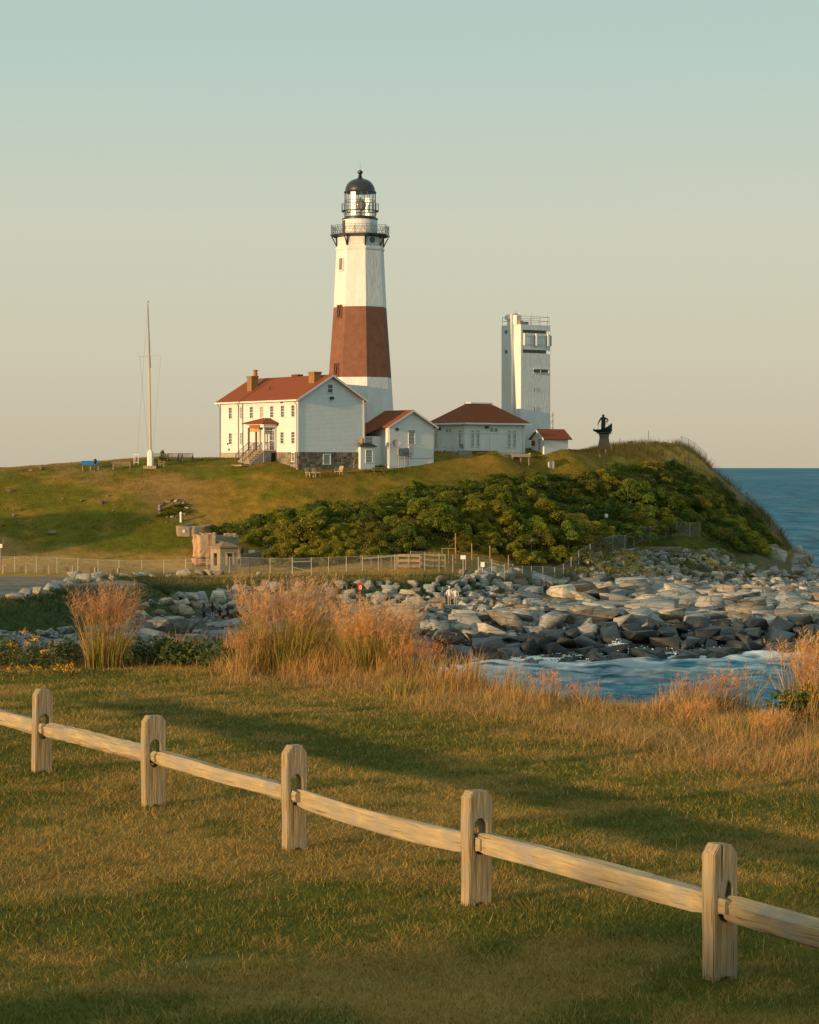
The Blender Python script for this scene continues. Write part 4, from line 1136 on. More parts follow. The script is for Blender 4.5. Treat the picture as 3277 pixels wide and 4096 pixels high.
# ------------------------------------------------------------------ bronze statue
DB = 318.0
sx_, sz_ = gx(2417, DB), pz(1802, DB)
stt = empty('fisherman_statue', (sx_, DB, sz_ - .1), 0)
tag(stt, 'bronze statue of a man hauling line in a boat on tapered stone pedestal', 'statue')
M_bronze = mat('green_bronze', (.035, .060, .055), .5, color2=(.020, .032, .030), scale=3, metal=.3, bump=.01)
M_ped = mat('grey_granite', (.27, .185, .14), .85, color2=(.19, .135, .105), scale=5, bump=.01)
u = DB / FPX
MB().lathe([(30.0 * u, -.4), (29.0 * u, .1), (19.4 * u, 51 * u + .1), (22.4 * u, 66 * u + .1)], 8, R(22.5)).build('pedestal', M_ped, stt)
zb_ = 66 * u + .1
hull = MB(); rows = []
N = 9
for i in range(N):
    t = i / (N - 1)
    xx = (-44 + 76 * t) * u
    gun = (15 + (3.0 * t) + 27 * max(0, t - .42) ** 1.6 * 2.1) * u
    hw = (1.0 + 17 * math.sin(math.pi * min(1, t * 1.02 + .02)) ** .7) * u
    keel = (1 + 9 * (1 - t) ** 6 + 16 * max(0, t - .8) * 2) * u
    keel = min(keel, gun - .15)
    rows.append([(xx, -hw, gun), (xx, -hw * .72, (gun + keel) * .42), (xx, 0, keel), (xx, hw * .72, (gun + keel) * .42), (xx, hw, gun), (xx, hw * .8, gun - .05), (xx, 0, keel + .3), (xx, -hw * .8, gun - .05)])
vs = [p for r in rows for p in r]; fs = []
for i in range(N - 1):
    for k in range(8): fs.append((i * 8 + k, (i + 1) * 8 + k, (i + 1) * 8 + (k + 1) % 8, i * 8 + (k + 1) % 8))
fs += [tuple(range(8)), tuple(range((N - 1) * 8, N * 8))[::-1]]
hull.add(vs, fs).build('boat', M_bronze, stt, (0, 0, zb_ + 3 * u))
MB().lathe([(17 * u, -.05), (31 * u, 3 * u), (30 * u, 6 * u), (22 * u, 9 * u)], 20).build('sea_base', M_bronze, stt, (0, 0, zb_))
J, B, s = human(2.5, stride=.16, armL=(-.46, -.28, -.02), elbL=(-.36, -.10, 1.12), armR=(.24, .06, .16), elbR=(.46, .10, 1.20), lean=.06, kneel=True)
J = {k: (*v[:3], (v[3][0] * 1.55, v[3][1] * 1.4) if isinstance(v[3], tuple) else v[3] * 1.55) for k, v in J.items()}
me = skin_body(J, B, 'figure')
fg = link('figure', me, M_bronze, stt, (-3 * u, 0, zb_ + 4 * u), R(-14))
hb_ = MB(); hb_.lathe([(.02, -.02), (.1, .02), (.12, .1), (.09, .19), (.02, .22)], 12); hb_.build('cap', M_bronze, fg, (0, 0, J['head'][2] - .05))
MB().tube([(-17 * u - 4 * u, -.2, zb_ + 38 * u), (-24 * u, -.2, zb_ + 28 * u), (-28 * u, -.15, zb_ + 20 * u)], .025, 4).build('fishing_line', M_bronze, stt)
MB().tube([(10 * u, -.1, zb_ + 49 * u), (13.5 * u, -.1, zb_ + 45 * u), (15 * u, -.1, zb_ + 37 * u)], .025, 4).build('fishing_line', M_bronze, stt)

# ------------------------------------------------------------------ flagpole, benches and boards on the crest
DF = 281.0
fp = on_ground(602, DF, -.05)
fpo = empty('flagpole', fp)
tag(fpo, 'tall cream flagpole with crossbar and white boxed base on the crest', 'flagpole')
def z_at(py, D, base): return pz(py, D) - base
b0 = fp.z
MB().box(-.75, .75, -.75, .75, -.3, .16).build('plinth', M_concrete, fpo)
bx = MB(); bx.prism([(-.36, -.2), (-.2, -.36), (.2, -.36), (.36, -.2), (.36, .2), (.2, .36), (-.2, .36), (-.36, .2)], 'z', .1, 1.75)
bx.lathe([(.36, 1.75), (.2, 2.05)], 8, R(22.5)); bx.build('boxed_base', M_whitepaint, fpo)
M_pole = mat('cream_pole', (.46, .38, .25), .5); M_poleup = mat('brown_topmast', (.22, .17, .11), .5)
MB().tube([(0, 0, 1.9), (-.12, 0, z_at(1468, DF, b0))], [.15, .115], 10).build('mast', M_pole, fpo)
MB().tube([(-.04, -.05, z_at(1472, DF, b0)), (-.30, -.05, z_at(1215, DF, b0))], [.11, .055], 10).build('topmast', M_poleup, fpo)
MB().lathe([(.02, -.15), (.11, -.1), (.15, 0), (.11, .1), (.02, .15)], 12).build('ball', M_galv, fpo, (-.31, -.05, z_at(1206, DF, b0)), smooth=R(60))
yz = z_at(1425, DF, b0)
MB().tube([(-1.30, -.15, yz - .04), (1.28, -.15, yz + .08)], [.03, .03], 6).build('yard', M_pole, fpo)
hy = MB()
for a_, b2_ in (((-1.25, -.15, yz), (-.15, -.2, 1.5)), ((1.25, -.15, yz), (.30, -.2, 1.9)), ((-.32, 0, z_at(1225, DF, b0)), (-1.6, .0, 1.0))): hy.tube([a_, b2_], .012, 3)
hy.build('halyard', M_poleup, fpo)

def bench_tree(w=1.6, m=M_tanwood):
    r = empty('bench', (0, 0, 0))
    for k in range(4): MB().box(-w / 2, w / 2, -.25 + k * .13, -.14 + k * .13, .42, .45).build('seat_slat', m, r)
    MB().box(-w / 2, w / 2, .27, .31, .86, .94).build('top_rail', m, r)
    n_ = int(w / .13)
    for k in range(n_): MB().box(-w / 2 + .06 + k * .13, -w / 2 + .12 + k * .13, .275, .30, .46, .87).build('back_slat', m, r)
    for sx in (-1, 1):
        x = sx * (w / 2 - .04)
        MB().box(x - .035, x + .035, -.26, -.19, 0, .64).build('leg', m, r); MB().box(x - .035, x + .035, .26, .33, 0, .95).build('leg', m, r)
        MB().box(x - .045, x + .045, -.3, .3, .64, .68).build('armrest', m, r)
    return r
M_benchdark = mat('grey_teak', (.14, .12, .10), .8, var=.15)
bA = bench_tree(2.05, M_tanwood); bA.location = on_ground(487, 280); bA.rotation_euler = (0, 0, R(12)); bA.scale = (1, 1, 1)
tag(bA, 'pale wooden bench left of the flagpole on the grass crest', 'bench', 'benches on the crest')
lbs = ['grey wooden bench nearest the flagpole, right of its base', 'grey slatted bench in the middle of the three right of flagpole', 'grey slatted bench at the right end, furthest from flagpole']
b0_ = bench_tree(1.85, M_benchdark)
for k, (px, D) in enumerate(((640, 284), (700, 284.5), (742, 285))):
    o = b0_ if k == 0 else copy_tree(b0_)
    o.location = on_ground(px, D); o.rotation_euler = (0, 0, R((2, -6, -4)[k]))
    tag(o, lbs[k], 'bench', 'benches on the crest')
ch_ = empty('garden_chair', on_ground(648, 281), R(75))
tag(ch_, 'pale wooden armchair seen from the side between flagpole and benches', 'chair')
MB().box(-.3, .3, -.3, .3, .38, .43).build('seat', M_tanwood, ch_); MB().box(-.3, .3, .26, .31, .45, .95).build('backrest', M_tanwood, ch_)
for sx in (-1, 1):
    for sy in (-1, 1): MB().box(sx * .27 - .03, sx * .27 + .03, sy * .27 - .03, sy * .27 + .03, 0, .66 if sy < 0 else .5).build('leg', M_tanwood, ch_)
    MB().box(sx * .27 - .05, sx * .27 + .05, -.33, .3, .66, .70).build('armrest', M_tanwood, ch_)
# bell in its frame
bf = empty('bell_frame', on_ground(545, 281.5)); tag(bf, 'small white frame holding a brass bell beside the flagpole', 'bell')
f = MB()
for sx in (-1, 1): f.box(sx * .25 - .03, sx * .25 + .03, -.05, .05, 0, 1.32)
f.box(-.28, .28, -.052, .052, 1.28, 1.36); f.box(-.22, .22, -.04, .04, .36, .42); f.build('frame', M_whitepaint, bf)
MB().lathe([(.02, 1.05), (.1, 1.02), (.13, .85), (.18, .62), (.22, .55), (.19, .55)], 14).build('bell', mat('brass', (.30, .18, .08), .4, metal=.6), bf, smooth=R(50))
# blue topped information board and lamp post at the left
def panel_board(name, px, D, rz, w, h, mtop, tilt, label):
    r = empty(name, on_ground(px, D), rz); tag(r, label, 'information board')
    for k in range(3): MB().box(-w / 2 + .12 + k * (w - .24) / 2 - .06, -w / 2 + .12 + k * (w - .24) / 2 + .06, -.06, .06, -.3, h).build('post', M_tanwood, r)
    q = MB(); q.M = Matrix.Translation((0, 0, h + .08)) @ Matrix.Rotation(tilt, 4, 'X'); q.bbox(-w / 2, w / 2, -.4, .4, -.04, .04, .015); q.build('panel', mtop, r)
    return r
panel_board('information_board', 362, 280, R(6), 2.05, .82, mat('blue_panel', (.03, .16, .36), .4, var=.3, scale=3), R(38), 'bright blue slanted information board on three posts at the far left crest')
panel_board('information_board', 2083, 297.0, R(14), 2.4, 1.0, mat('tan_panel', (.30, .22, .13), .6, var=.15), R(28), 'brown slanted information board on three posts before the hip-roofed building')
def lamp_post(px, D, h, label, m_top):
    r = empty('lamp_post', on_ground(px, D)); tag(r, label, 'lamp')
    MB().lathe([(.22, -.1), (.22, .06), (.08, .12), (.045, .2), (.045, h - .5)], 10).build('post', M_iron, r)
    MB().lathe([(.06, h - .5), (.16, h - .42), (.20, h - .15), (.18, h), (.08, h + .1)], 12).build('lantern', m_top, r, smooth=R(50))
lamp_post(381, 279.6, 1.35, 'short black lamp post behind the blue information board', M_iron)
lamp_post(2119, 298.0, 1.55, 'short lamp post with pale globe right of the brown information board', mat('pale_globe', (.55, .45, .30), .4))
wb = MB().bbox(-.36, .36, -.3, .3, -.2, .83, .03).mesh('stone_marker'); o = link('stone_marker', wb, mat('pale_block', (.52, .46, .38), .8, var=.08), None, on_ground(2204, 300), R(25)); tag(o, 'pale square stone marker on the lawn left of the small shed', 'marker')
# Adirondack chairs under the gable
M_adir = mat('pale_chair_wood', (.42, .33, .22), .8, var=.15)
def adirondack(loc, rz, label):
    r = empty('adirondack_chair', loc, rz); tag(r, label, 'chair', 'adirondack chairs by the gable wall')
    for k in range(5):
        q = MB(); q.M = Matrix.Translation((-.24 + k * .12, .28, .30)) @ Matrix.Rotation(R(-22), 4, 'X'); q.box(-.05, .05, -.015, .015, 0, .78 + (.08 if k == 2 else .04 if k in (1, 3) else 0)); q.build('back_slat', M_adir, r)
    q = MB(); q.M = Matrix.Translation((0, -.05, .33)) @ Matrix.Rotation(R(-12), 4, 'X'); q.box(-.3, .3, -.3, .32, -.02, .02); q.build('seat', M_adir, r)
    for sx in (-1, 1):
        MB().box(sx * .33 - .03, sx * .33 + .03, -.34, -.26, 0, .56).build('leg', M_adir, r); MB().box(sx * .33 - .03, sx * .33 + .03, .22, .30, 0, .56).build('leg', M_adir, r)
        MB().box(sx * .35 - .08, sx * .35 + .08, -.42, .40, .56, .60).build('armrest', M_adir, r)
    return r
adirondack(on_ground(1240, 278.6), R(50), 'leftmost pale adirondack chair against the stone foundation')
adirondack(on_ground(1266, 279.0), R(38), 'middle pale adirondack chair beside the leftmost one')
adirondack(on_ground(1356, 281.5), R(-35), 'single pale adirondack chair standing apart near the garden hose')
# garden hose
hx = on_ground(1416, 283.4)
hp = [(hx.x + .03 * math.sin(k * .9), hx.y + .05, hx.z + 1.5 - k * .12) for k in range(12)] + [(hx.x - .1 - k * .1, hx.y - .4 - .1 * math.sin(k), hx.z + .12) for k in range(7)]
o = MB().tube(hp, .045, 6).build('garden_hose', mat('yellow_green_hose', (.34, .32, .14), .6)); tag(o, 'yellow green garden hose hanging at the right end of the stone foundation', 'hose')
# picnic table
pt_ = empty('picnic_table', on_ground(1512, 284.5), R(20)); tag(pt_, 'dark picnic table in the shade of the link building', 'table')
MB().box(-.85, .85, -.35, .35, .70, .74).build('tabletop', M_benchdark, pt_)
for sy in (-1, 1): MB().box(-.85, .85, sy * .65 - .12, sy * .65 + .12, .42, .46).build('seat', M_benchdark, pt_)
for sx in (-1, 1):
    q = MB(); q.bar((sx * .6, -.7, 0), (sx * .6, .25, .70), .07); q.bar((sx * .6, .7, 0), (sx * .6, -.25, .70), .07); q.bar((sx * .6, -.72, .38), (sx * .6, .72, .38), .06); q.build('leg', M_benchdark, pt_)

# ------------------------------------------------------------------ bunker ruins on the terrace
m = mat('rust_stained_concrete', (.46, .33, .20), .95, var=.15, scale=1.1, bump=.07, bscale=3.0)
n, l = m.node_tree.nodes, m.node_tree.links
b = n['Principled BSDF']; src = b.inputs['Base Color'].links[0].from_socket
tc = n.new('ShaderNodeTexCoord'); mp = n.new('ShaderNodeMapping'); mp.inputs['Scale'].default_value = (1.6, 1.6, .16)
tn = n.new('ShaderNodeTexNoise'); tn.inputs['Scale'].default_value = 1.1; tn.inputs['Detail'].default_value = 5
rp = n.new('ShaderNodeValToRGB'); rp.color_ramp.elements[0].position = .50; rp.color_ramp.elements[1].position = .60
mxr = n.new('ShaderNodeMix'); mxr.data_type = 'RGBA'; mxr.inputs[7].default_value = (.26, .085, .028, 1)
l.new(tc.outputs['Object'], mp.inputs[0]); l.new(mp.outputs[0], tn.inputs['Vector']); l.new(tn.outputs['Fac'], rp.inputs[0]); l.new(rp.outputs[0], mxr.inputs[0]); l.new(src, mxr.inputs[6]); l.new(mxr.outputs[2], b.inputs['Base Color'])
M_rust = m
def rough_block(verts8, cuts=6, amp=.12, seed=0):
    """box given by eight corners, subdivided and weathered"""
    bm = bmesh.new(); vs = [bm.verts.new(v) for v in verts8]
    for f in ((0, 3, 2, 1), (4, 5, 6, 7), (0, 1, 5, 4), (1, 2, 6, 5), (2, 3, 7, 6), (3, 0, 4, 7)): bm.faces.new([vs[i] for i in f])
    bmesh.ops.subdivide_edges(bm, edges=bm.edges[:], cuts=cuts, use_grid_fill=True)
    rd = random.Random(seed)
    for v in bm.verts: v.co += Vector((rd.uniform(-amp, amp), rd.uniform(-amp, amp), rd.uniform(-amp, amp)))
    me = bpy.data.meshes.new('block'); bm.to_mesh(me); bm.free()
    for p in me.polygons: p.use_smooth = True
    return me
def blk(x0, x1, y0, y1, z0, z1): return [(x0, y0, z0), (x1, y0, z0), (x1, y1, z0), (x0, y1, z0), (x0, y0, z1), (x1, y0, z1), (x1, y1, z1), (x0, y1, z1)]
DK = 253.0
bk = empty('bunker_ruin', (gx(857, DK + 5), DK + 5, gz(gx(857, DK + 5), DK + 5)), R(20))
tag(bk, 'broken rust-streaked concrete bunker ruin behind the small pillbox', 'ruin')
k_ = (DK + 5) / FPX
hgt = 96 * k_
link('wall_block', rough_block(blk(-2.0, 0.0, -1.0, 1.6, .5, hgt + .35), 7, .07, 1), M_rust, bk)
link('wall_block', rough_block(blk(0.0, 2.9, -.6, .4, .2, hgt - 1.05), 7, .07, 2), M_rust, bk)
link('wall_block', rough_block(blk(0.2, 3.4, 2.2, 3.0, .2, hgt + .2), 6, .10, 3), M_concrete, bk)
q = rough_block(blk(-.3, 2.6, .4, 2.3, hgt - .9, hgt - .45), 5, .08, 4); o = link('fallen_slab', q, M_concrete, bk); o.rotation_euler = (R(10), R(18), 0)
link('broken_edge', rough_block(blk(2.6, 3.7, -.4, 2.6, .3, hgt - 1.2), 5, .1, 7), mat('dark_rust_concrete', (.13, .075, .05), .95, var=.3), bk)
for k, (x, y, z) in enumerate(((-1.1, 0, hgt + .3), (.45, 2.4, hgt + .25), (2.2, 2.6, hgt + .15), (2.8, 2.6, hgt + .1))): link('broken_lump', rough_block(blk(x - .4, x + .4, y - .4, y + .4, z - .15, z + .22), 3, .10, 8 + k), M_rust, bk)
link('footing', rough_block(blk(-2.4, .4, -1.5, .9, -.3, .42), 4, .04, 15), M_rust, bk)
# low open concrete basin at its left
bs = empty('concrete_basin', (gx(766, 264), 264, gz(gx(766, 264), 264) - .1), R(14)); tag(bs, 'low open pale concrete basin with a white notice, left of the ruin', 'ruin')
link('front_wall', rough_block([(-1.55, 0, -.4), (.0, -.1, -.4), (.0, .3, -.4), (-1.5, .4, -.4), (-1.7, 0, 1.25), (.0, -.1, 1.2), (.0, .3, 1.2), (-1.6, .4, 1.25)], 4, .03, 21), M_concrete, bs)
link('side_wall', rough_block([(0, -.1, -.4), (2.6, .9, -.4), (2.6, 1.3, -.4), (0, .3, -.4), (0, -.1, 1.2), (2.6, .9, 1.45), (2.6, 1.3, 1.45), (0, .3, 1.2)], 4, .03, 22), M_concrete, bs)
link('back_wall', rough_block([(-1.6, .4, -.4), (-1.3, .3, -.4), (1.8, 4.2, -.4), (1.4, 4.4, -.4), (-1.65, .4, 1.25), (-1.35, .3, 1.25), (1.8, 4.2, 1.7), (1.4, 4.4, 1.7)], 4, .03, 23), M_concrete, bs)
link('floor', MB().add([(-1.4, .2, .75), (0, .15, .75), (2.6, 1.1, .85), (1.6, 4.2, .9)], [(0, 1, 2, 3)]).mesh('floor'), mat('dark_soil', (.06, .05, .04), .95), bs)
MB().box(-1.0, -.72, -.16, -.12, .55, .85).build('notice', mat('white_notice', (.78, .76, .72), .6), bs)
wp = MB().lathe([(.13, -.3), (.12, .85), (.15, .88), (.15, 1.0), (.10, 1.12), (.02, 1.15)], 10).build('white_marker_post', M_whitepaint, None, on_ground(724, 267)); tag(wp, 'round topped white marker post behind the concrete basin', 'post')
# small pillbox
DPB = 251.5
pbx = empty('concrete_pillbox', (gx(898, DPB), DPB, gz(gx(898, DPB), DPB) - .15), R(33)); tag(pbx, 'small square tan concrete pillbox with open windows and pyramid roof', 'pillbox')
wb_, hb2 = 2.15, 2.65
pb = MB()
def wall_with_hole(mb, w, h, t, hx0, hx1, hz0, hz1, M_):
    old = mb.M; mb.M = M_
    mb.box(-w / 2, hx0, 0, t, 0, h); mb.box(hx1, w / 2, 0, t, 0, h); mb.box(hx0, hx1, 0, t, 0, hz0); mb.box(hx0, hx1, 0, t, hz1, h)
    mb.M = old
T = Matrix.Translation; Rz = lambda a: Matrix.Rotation(a, 4, 'Z')
hw_ = wb_ / 2
wall_with_hole(pb, wb_, hb2, .2, -.35, .45, .85, 2.15, T((0, -hw_, 0)))
wall_with_hole(pb, wb_ - .41, hb2 - .003, .2, -.45, .35, .85, 2.15, Rz(R(-90)) @ T((0, -hw_, 0)))
wall_with_hole(pb, wb_ - .41, hb2 - .003, .2, -.35, .4, .8, 2.15, Rz(R(90)) @ T((0, -hw_, 0)))
wall_with_hole(pb, wb_, hb2, .2, -.4, .4, .0, 2.1, Rz(R(180)) @ T((0, -hw_, 0)))
pbo = pb.build('wall', M_concrete, pbx)
fr = MB(); y = -hw_ - .03
fr.box(-.44, -.35, y, y + .06, .8, 2.24); fr.box(.45, .54, y, y + .06, .8, 2.24); fr.box(-.35, .45, y, y + .06, 2.15, 2.24); fr.build('window_surround', mat('pale_concrete', (.50, .40, .27), .9), pbo)
MB().lathe([(hw_ * 1.414 * 1.06, hb2), (hw_ * 1.414 * 1.10, hb2 + .05), (hw_ * 1.414 * 1.10, hb2 + .22), (hw_ * 1.0, hb2 + .42), (.3, hb2 + .68)], 4, R(45)).build('roof', mat('brown_concrete_roof', (.26, .165, .085), .9, var=.2, scale=2), pbx)
MB().box(hw_ - .8, hw_ - .2, -hw_ + .25, hw_ - .25, -.05, 2.3).build('inner_pier', M_concrete, pbx)

# ------------------------------------------------------------------ wire fences on the terrace and shore
mw = bpy.data.materials.new('chain_link_wire'); mw.use_nodes = True
n, l = mw.node_tree.nodes, mw.node_tree.links
bs_ = n['Principled BSDF']; bs_.inputs['Base Color'].default_value = (.30, .29, .26, 1); bs_.inputs['Roughness'].default_value = .5
tc = n.new('ShaderNodeTexCoord'); wv = []
for rot in (45, -45):
    mp = n.new('ShaderNodeMapping'); mp.inputs['Rotation'].default_value = (0, R(rot), 0)
    w = n.new('ShaderNodeTexWave'); w.wave_type = 'BANDS'; w.bands_direction = 'X'; w.inputs['Scale'].default_value = 4.0
    l.new(tc.outputs['Object'], mp.inputs[0]); l.new(mp.outputs[0], w.inputs['Vector'])
    gt_ = n.new('ShaderNodeMath'); gt_.operation = 'GREATER_THAN'; gt_.inputs[1].default_value = .972; l.new(w.outputs['Fac'], gt_.inputs[0]); wv.append(gt_)
mxm = n.new('ShaderNodeMath'); mxm.operation = 'MAXIMUM'; l.new(wv[0].outputs[0], mxm.inputs[0]); l.new(wv[1].outputs[0], mxm.inputs[1])
tb = n.new('ShaderNodeBsdfTransparent'); ms = n.new('ShaderNodeMixShader'); l.new(mxm.outputs[0], ms.inputs[0]); l.new(tb.outputs[0], ms.inputs[1]); l.new(bs_.outputs[0], ms.inputs[2]); l.new(ms.outputs[0], n['Material Output'].inputs['Surface'])
M_fpost = mat('pale_fence_post', (.46, .42, .33), .55, spec=.4)
def chain_fence(label, pts, h, gates=(), post_r=.032, dz=0.0, pm=None):
    """pts: list of (px, D) along the fence; each post is a part"""
    P = [on_ground(px, D, dz) for px, D in pts]
    r = empty('chain_link_fence', P[0]); tag(r, label, 'fence')
    o0 = P[0]
    for k, p in enumerate(P):
        big = k in gates
        MB().tube([(0, 0, -.4), (0, 0, h + (.12 if big else .05))], post_r * (1.5 if big else 1), 6).build('post', pm or M_fpost, r, p - o0)
    for k in range(len(P) - 1):
        a, b2_ = P[k] - o0, P[k + 1] - o0
        d = b2_ - a; L_ = math.hypot(d.x, d.y); ang = math.atan2(d.y, d.x)
        me = bpy.data.meshes.new('wire_mesh'); me.from_pydata([(0, 0, .03), (L_, 0, d.z + .03), (L_, 0, d.z + h), (0, 0, h)], [], [(0, 1, 2, 3)]); me.materials.append(mw)
        link('wire_mesh', me, None, r, a, ang)
        MB().tube([a + Vector((0, 0, h)), b2_ + Vector((0, 0, h))], .012, 4).build('top_wire', M_fpost, r)
    for k in gates:
        for k2 in (k + 1,):
            if k2 < len(P):
                a, b2_ = P[k] - o0, P[k2] - o0
                q = MB(); q.tube([a + Vector((0, 0, h - .35)), b2_ + Vector((0, 0, h - .35))], .035, 5); q.tube([a + Vector((0, 0, h - .9)), b2_ + Vector((0, 0, .2))], .03, 5); q.build('brace', M_fpost, r)
    return r
chain_fence('pale wire fence along the dry terrace left of the pillbox', [(-150, 246), (60, 246), (146, 246), (229, 246), (312, 246), (393, 246), (477, 246), (568, 246.5), (656, 247), (744, 247), (829, 247.5), (918, 248), (998, 248)], 1.62, gates=(9,))
chain_fence('pale wire fence right of the pillbox ending at the wooden landing', [(998, 248), (1081, 248.5), (1170, 248.5), (1246, 249), (1315, 249.5), (1386, 250), (1451, 250.5), (1514, 251), (1580, 251.5), (1643, 252)], 1.62, gates=(2,))
chain_fence('tall wire fence with braced gate posts beside the boulder mound', [(1643, 252), (1700, 252.6), (1757, 253.5), (1812, 254.5), (1863, 255.5), (1914, 256.5), (1968, 257.5), (2018, 257.8), (2052, 258)], 1.95, gates=(5, 6))
chain_fence('wire fence climbing the shrubby slope above the far boulders', [(2052, 258), (2090, 260), (2126, 262), (2172, 264.5), (2219, 267), (2254, 269), (2285, 271), (2315, 273), (2361, 276), (2401, 279), (2452, 282), (2500, 284), (2536, 287), (2570, 290), (2602, 291), (2625, 292), (2663, 294), (2691, 295.5), (2706, 296.5), (2760, 299), (2800, 302)], 1.75, gates=(14,))
# wooden stakes behind the wire
stk = MB().bbox(-.11, .11, -.09, .09, -.4, .95, .02).mesh('wooden_stake'); stk.materials.append(M_tanwood)
for k, px in enumerate((13, 106, 198, 294, 383, 474)):
    o = link('wooden_stake', stk, None, None, on_ground(px, 244.6), R(10 * k)); tag(o, 'short square wooden post in the row along the gravel track', 'post', 'posts along the gravel track')
tp = empty('pole_lamp', on_ground(4, 248)); tag(tp, 'short wooden pole with white cap at the left edge of frame', 'post')
MB().tube([(0, 0, -.3), (0, 0, 2.4)], .08, 8).build('pole', M_greywood, tp); MB().box(-.17, .17, -.15, .15, 2.3, 2.7).build('cap', M_whitepaint, tp); MB().tube([(.2, 0, 2.4), (.28, 0, 3.3)], .05, 6).build('lamp_arm', M_greywood, tp)

# slatted sand fence right of the pillbox
sf = empty('slat_fence', on_ground(960, 258)); tag(sf, 'grey slatted sand fence running up from the pillbox to the bushes', 'fence')
q = MB(); o0 = Vector(sf.location)
A_ = [on_ground(962, 257), on_ground(1060, 259.5), on_ground(1150, 261.5)]
for k in range(70):
    t = k / 69 * 2; i = min(int(t), 1); p = A_[i].lerp(A_[i + 1], t - i) - o0
    q.box(p.x - .035, p.x + .035, p.y - .01, p.y + .01, p.z - .1, p.z + 1.35 + .12 * random.random())
so_ = q.build('slats', mat('grey_slats', (.20, .18, .15), .9, var=.2), sf); so_['kind'] = 'stuff'
nb_ = MB().box(-.35, .35, -.03, .03, .9, 1.25).build('notice', mat('white_notice', (.78, .76, .72), .6), sf, on_ground(1005, 259.5) - o0)

# ------------------------------------------------------------------ wooden landing
wd = empty('wooden_landing', on_ground(1660, 255.5, -.05), R(-4)); tag(wd, 'open pale timber landing with board rails beside the wire fence', 'landing')
def board(a, b2_, w=.05, h=.2, name='board', m=None): MB().bar(a, b2_, w, h).build(name, m or M_tanwood, wd)
def railed(x0, x1, y0, y1):
    a, b2_ = Vector((x0, y0, 0)), Vector((x1, y1, 0))
    for zz in (.35, .95, 1.5): board(a + Vector((0, 0, zz)), b2_ + Vector((0, 0, zz)))
for (x, y) in ((-2.0, 0), (-.7, .05), (.55, -.2), (1.9, 1.6), (3.15, 1.9), (-2.0, 2.4), (1.8, 3.4), (.5, 3.0)):
    MB().bbox(x - .06, x + .06, y - .06, y + .06, -.5, 1.55, .01).build('post', M_tanwood, wd)
railed(-2.0, .55, 0, -.2); railed(.55, 3.15, 1.3, 1.9); railed(-2.0, 1.8, 2.4, 3.4); railed(.55, .55, -.2, 2.9)
for k in range(8): board((-2.0, .15 + k * .3, .30), (.5, .0 + k * .3, .30), .28, .04)
for k in range(3): board((-2.0 - k * 1.3, 2.0 + .1 * k, 1.45 - .12 * k), (-3.3 - k * 1.3, 2.1 + .1 * k, 1.33 - .12 * k), .05, .16, 'ramp_rail', M_greywood); 
for k in range(4): MB().bbox(-2.7 - k * 1.1 - .05, -2.7 - k * 1.1 + .05, 2.0, 2.1, -.5, 1.35 - k * .12, .01).build('post', M_greywood, wd)

# small notice signs
def sign(px, D, h, w, sh_, label, m, post=M_galv, rz=0, lean=0):
    r = empty('notice_sign', on_ground(px, D), rz); tag(r, label, 'sign')
    MB().tube([(0, 0, -.3), (lean, 0, h)], .035, 6).build('post', post, r)
    MB().bbox(-w / 2 + lean, w / 2 + lean, -.07, -.04, h - sh_, h, .008).build('panel', m, r)
M_notice = mat('white_notice', (.78, .76, .72), .6)
sign(1853, 254.2, 2.15, .55, .42, 'white rectangular notice on the wire fence right of the landing', M_notice)
sign(1931, 255.4, 1.75, .42, .52, 'white notice with small print on fence above the boulder mound', M_notice)
sign(2126, 272, 2.3, .33, .42, 'small white notice among the shrubs above the wire fence', M_notice, M_greywood)
sign(2426, 288, 2.6, .36, .42, 'small white notice in dark shrubs at right of the slope', M_notice, M_greywood)
def stake(px, D, h, label):
    o = MB().bbox(-.05, .05, -.05, .05, -.3, h, .008).build('timber_stake', M_tanwood, None, on_ground(px, D)); tag(o, label, 'stake', 'timber stakes on the slope')
for px, D, h in ((1960, 264, 2.4), (1822, 266, 2.2), (2034, 262, 2.3), (1887, 265, 1.9)): stake(px, D, h, 'tall thin timber stake standing in bushes behind the fence')
tr_ = empty('timber_rail', on_ground(1765, 262)); tag(tr_, 'low reddish timber handrail in bushes behind the wire fence', 'handrail')
MB().bar((0, 0, 1.55), (1.7, 0, 1.55), .06).build('rail', M_tanwood, tr_); MB().bar((1.6, -.2, 1.25), (5.4, 2, .55), .06).build('rail', M_tanwood, tr_)
for x in (.1, .8, 1.6, 3.4): MB().bar((x, 0, -.3), (x, 0, 1.5), .06).build('post', M_tanwood, tr_)
# red life-ring stand among the tall grass, on the rocks
lr = empty('life_ring_stand', on_ground(1441, 225)); tag(lr, 'red life-ring cabinet on a post standing on the rocks', 'life ring')
zt_ = pz(2365, 225) - lr.location.z
MB().tube([(0, 0, -.5), (0, 0, zt_ + .4)], .05, 6).build('post', M_greywood, lr)
q = MB(); q.M = T((0, -.12, zt_ + .45)) @ Matrix.Scale(.55, 4, (1, 0, 0)) @ Matrix.Rotation(R(90), 4, 'X'); q.lathe([(.40, -.10), (.44, -.05), (.44, .05), (.40, .10)], 20); q.build('cabinet', mat('red_fibreglass', (.45, .045, .015), .5), lr)
q = MB(); q.M = T((.05, -.25, zt_ + .38)) @ Matrix.Scale(.7, 4, (1, 0, 0)) @ Matrix.Rotation(R(90), 4, 'X'); q.lathe([(.09, -.02), (.17, -.02), (.17, .02), (.09, .02)], 16, cap=False); q.build('ring', M_whitepaint, lr)
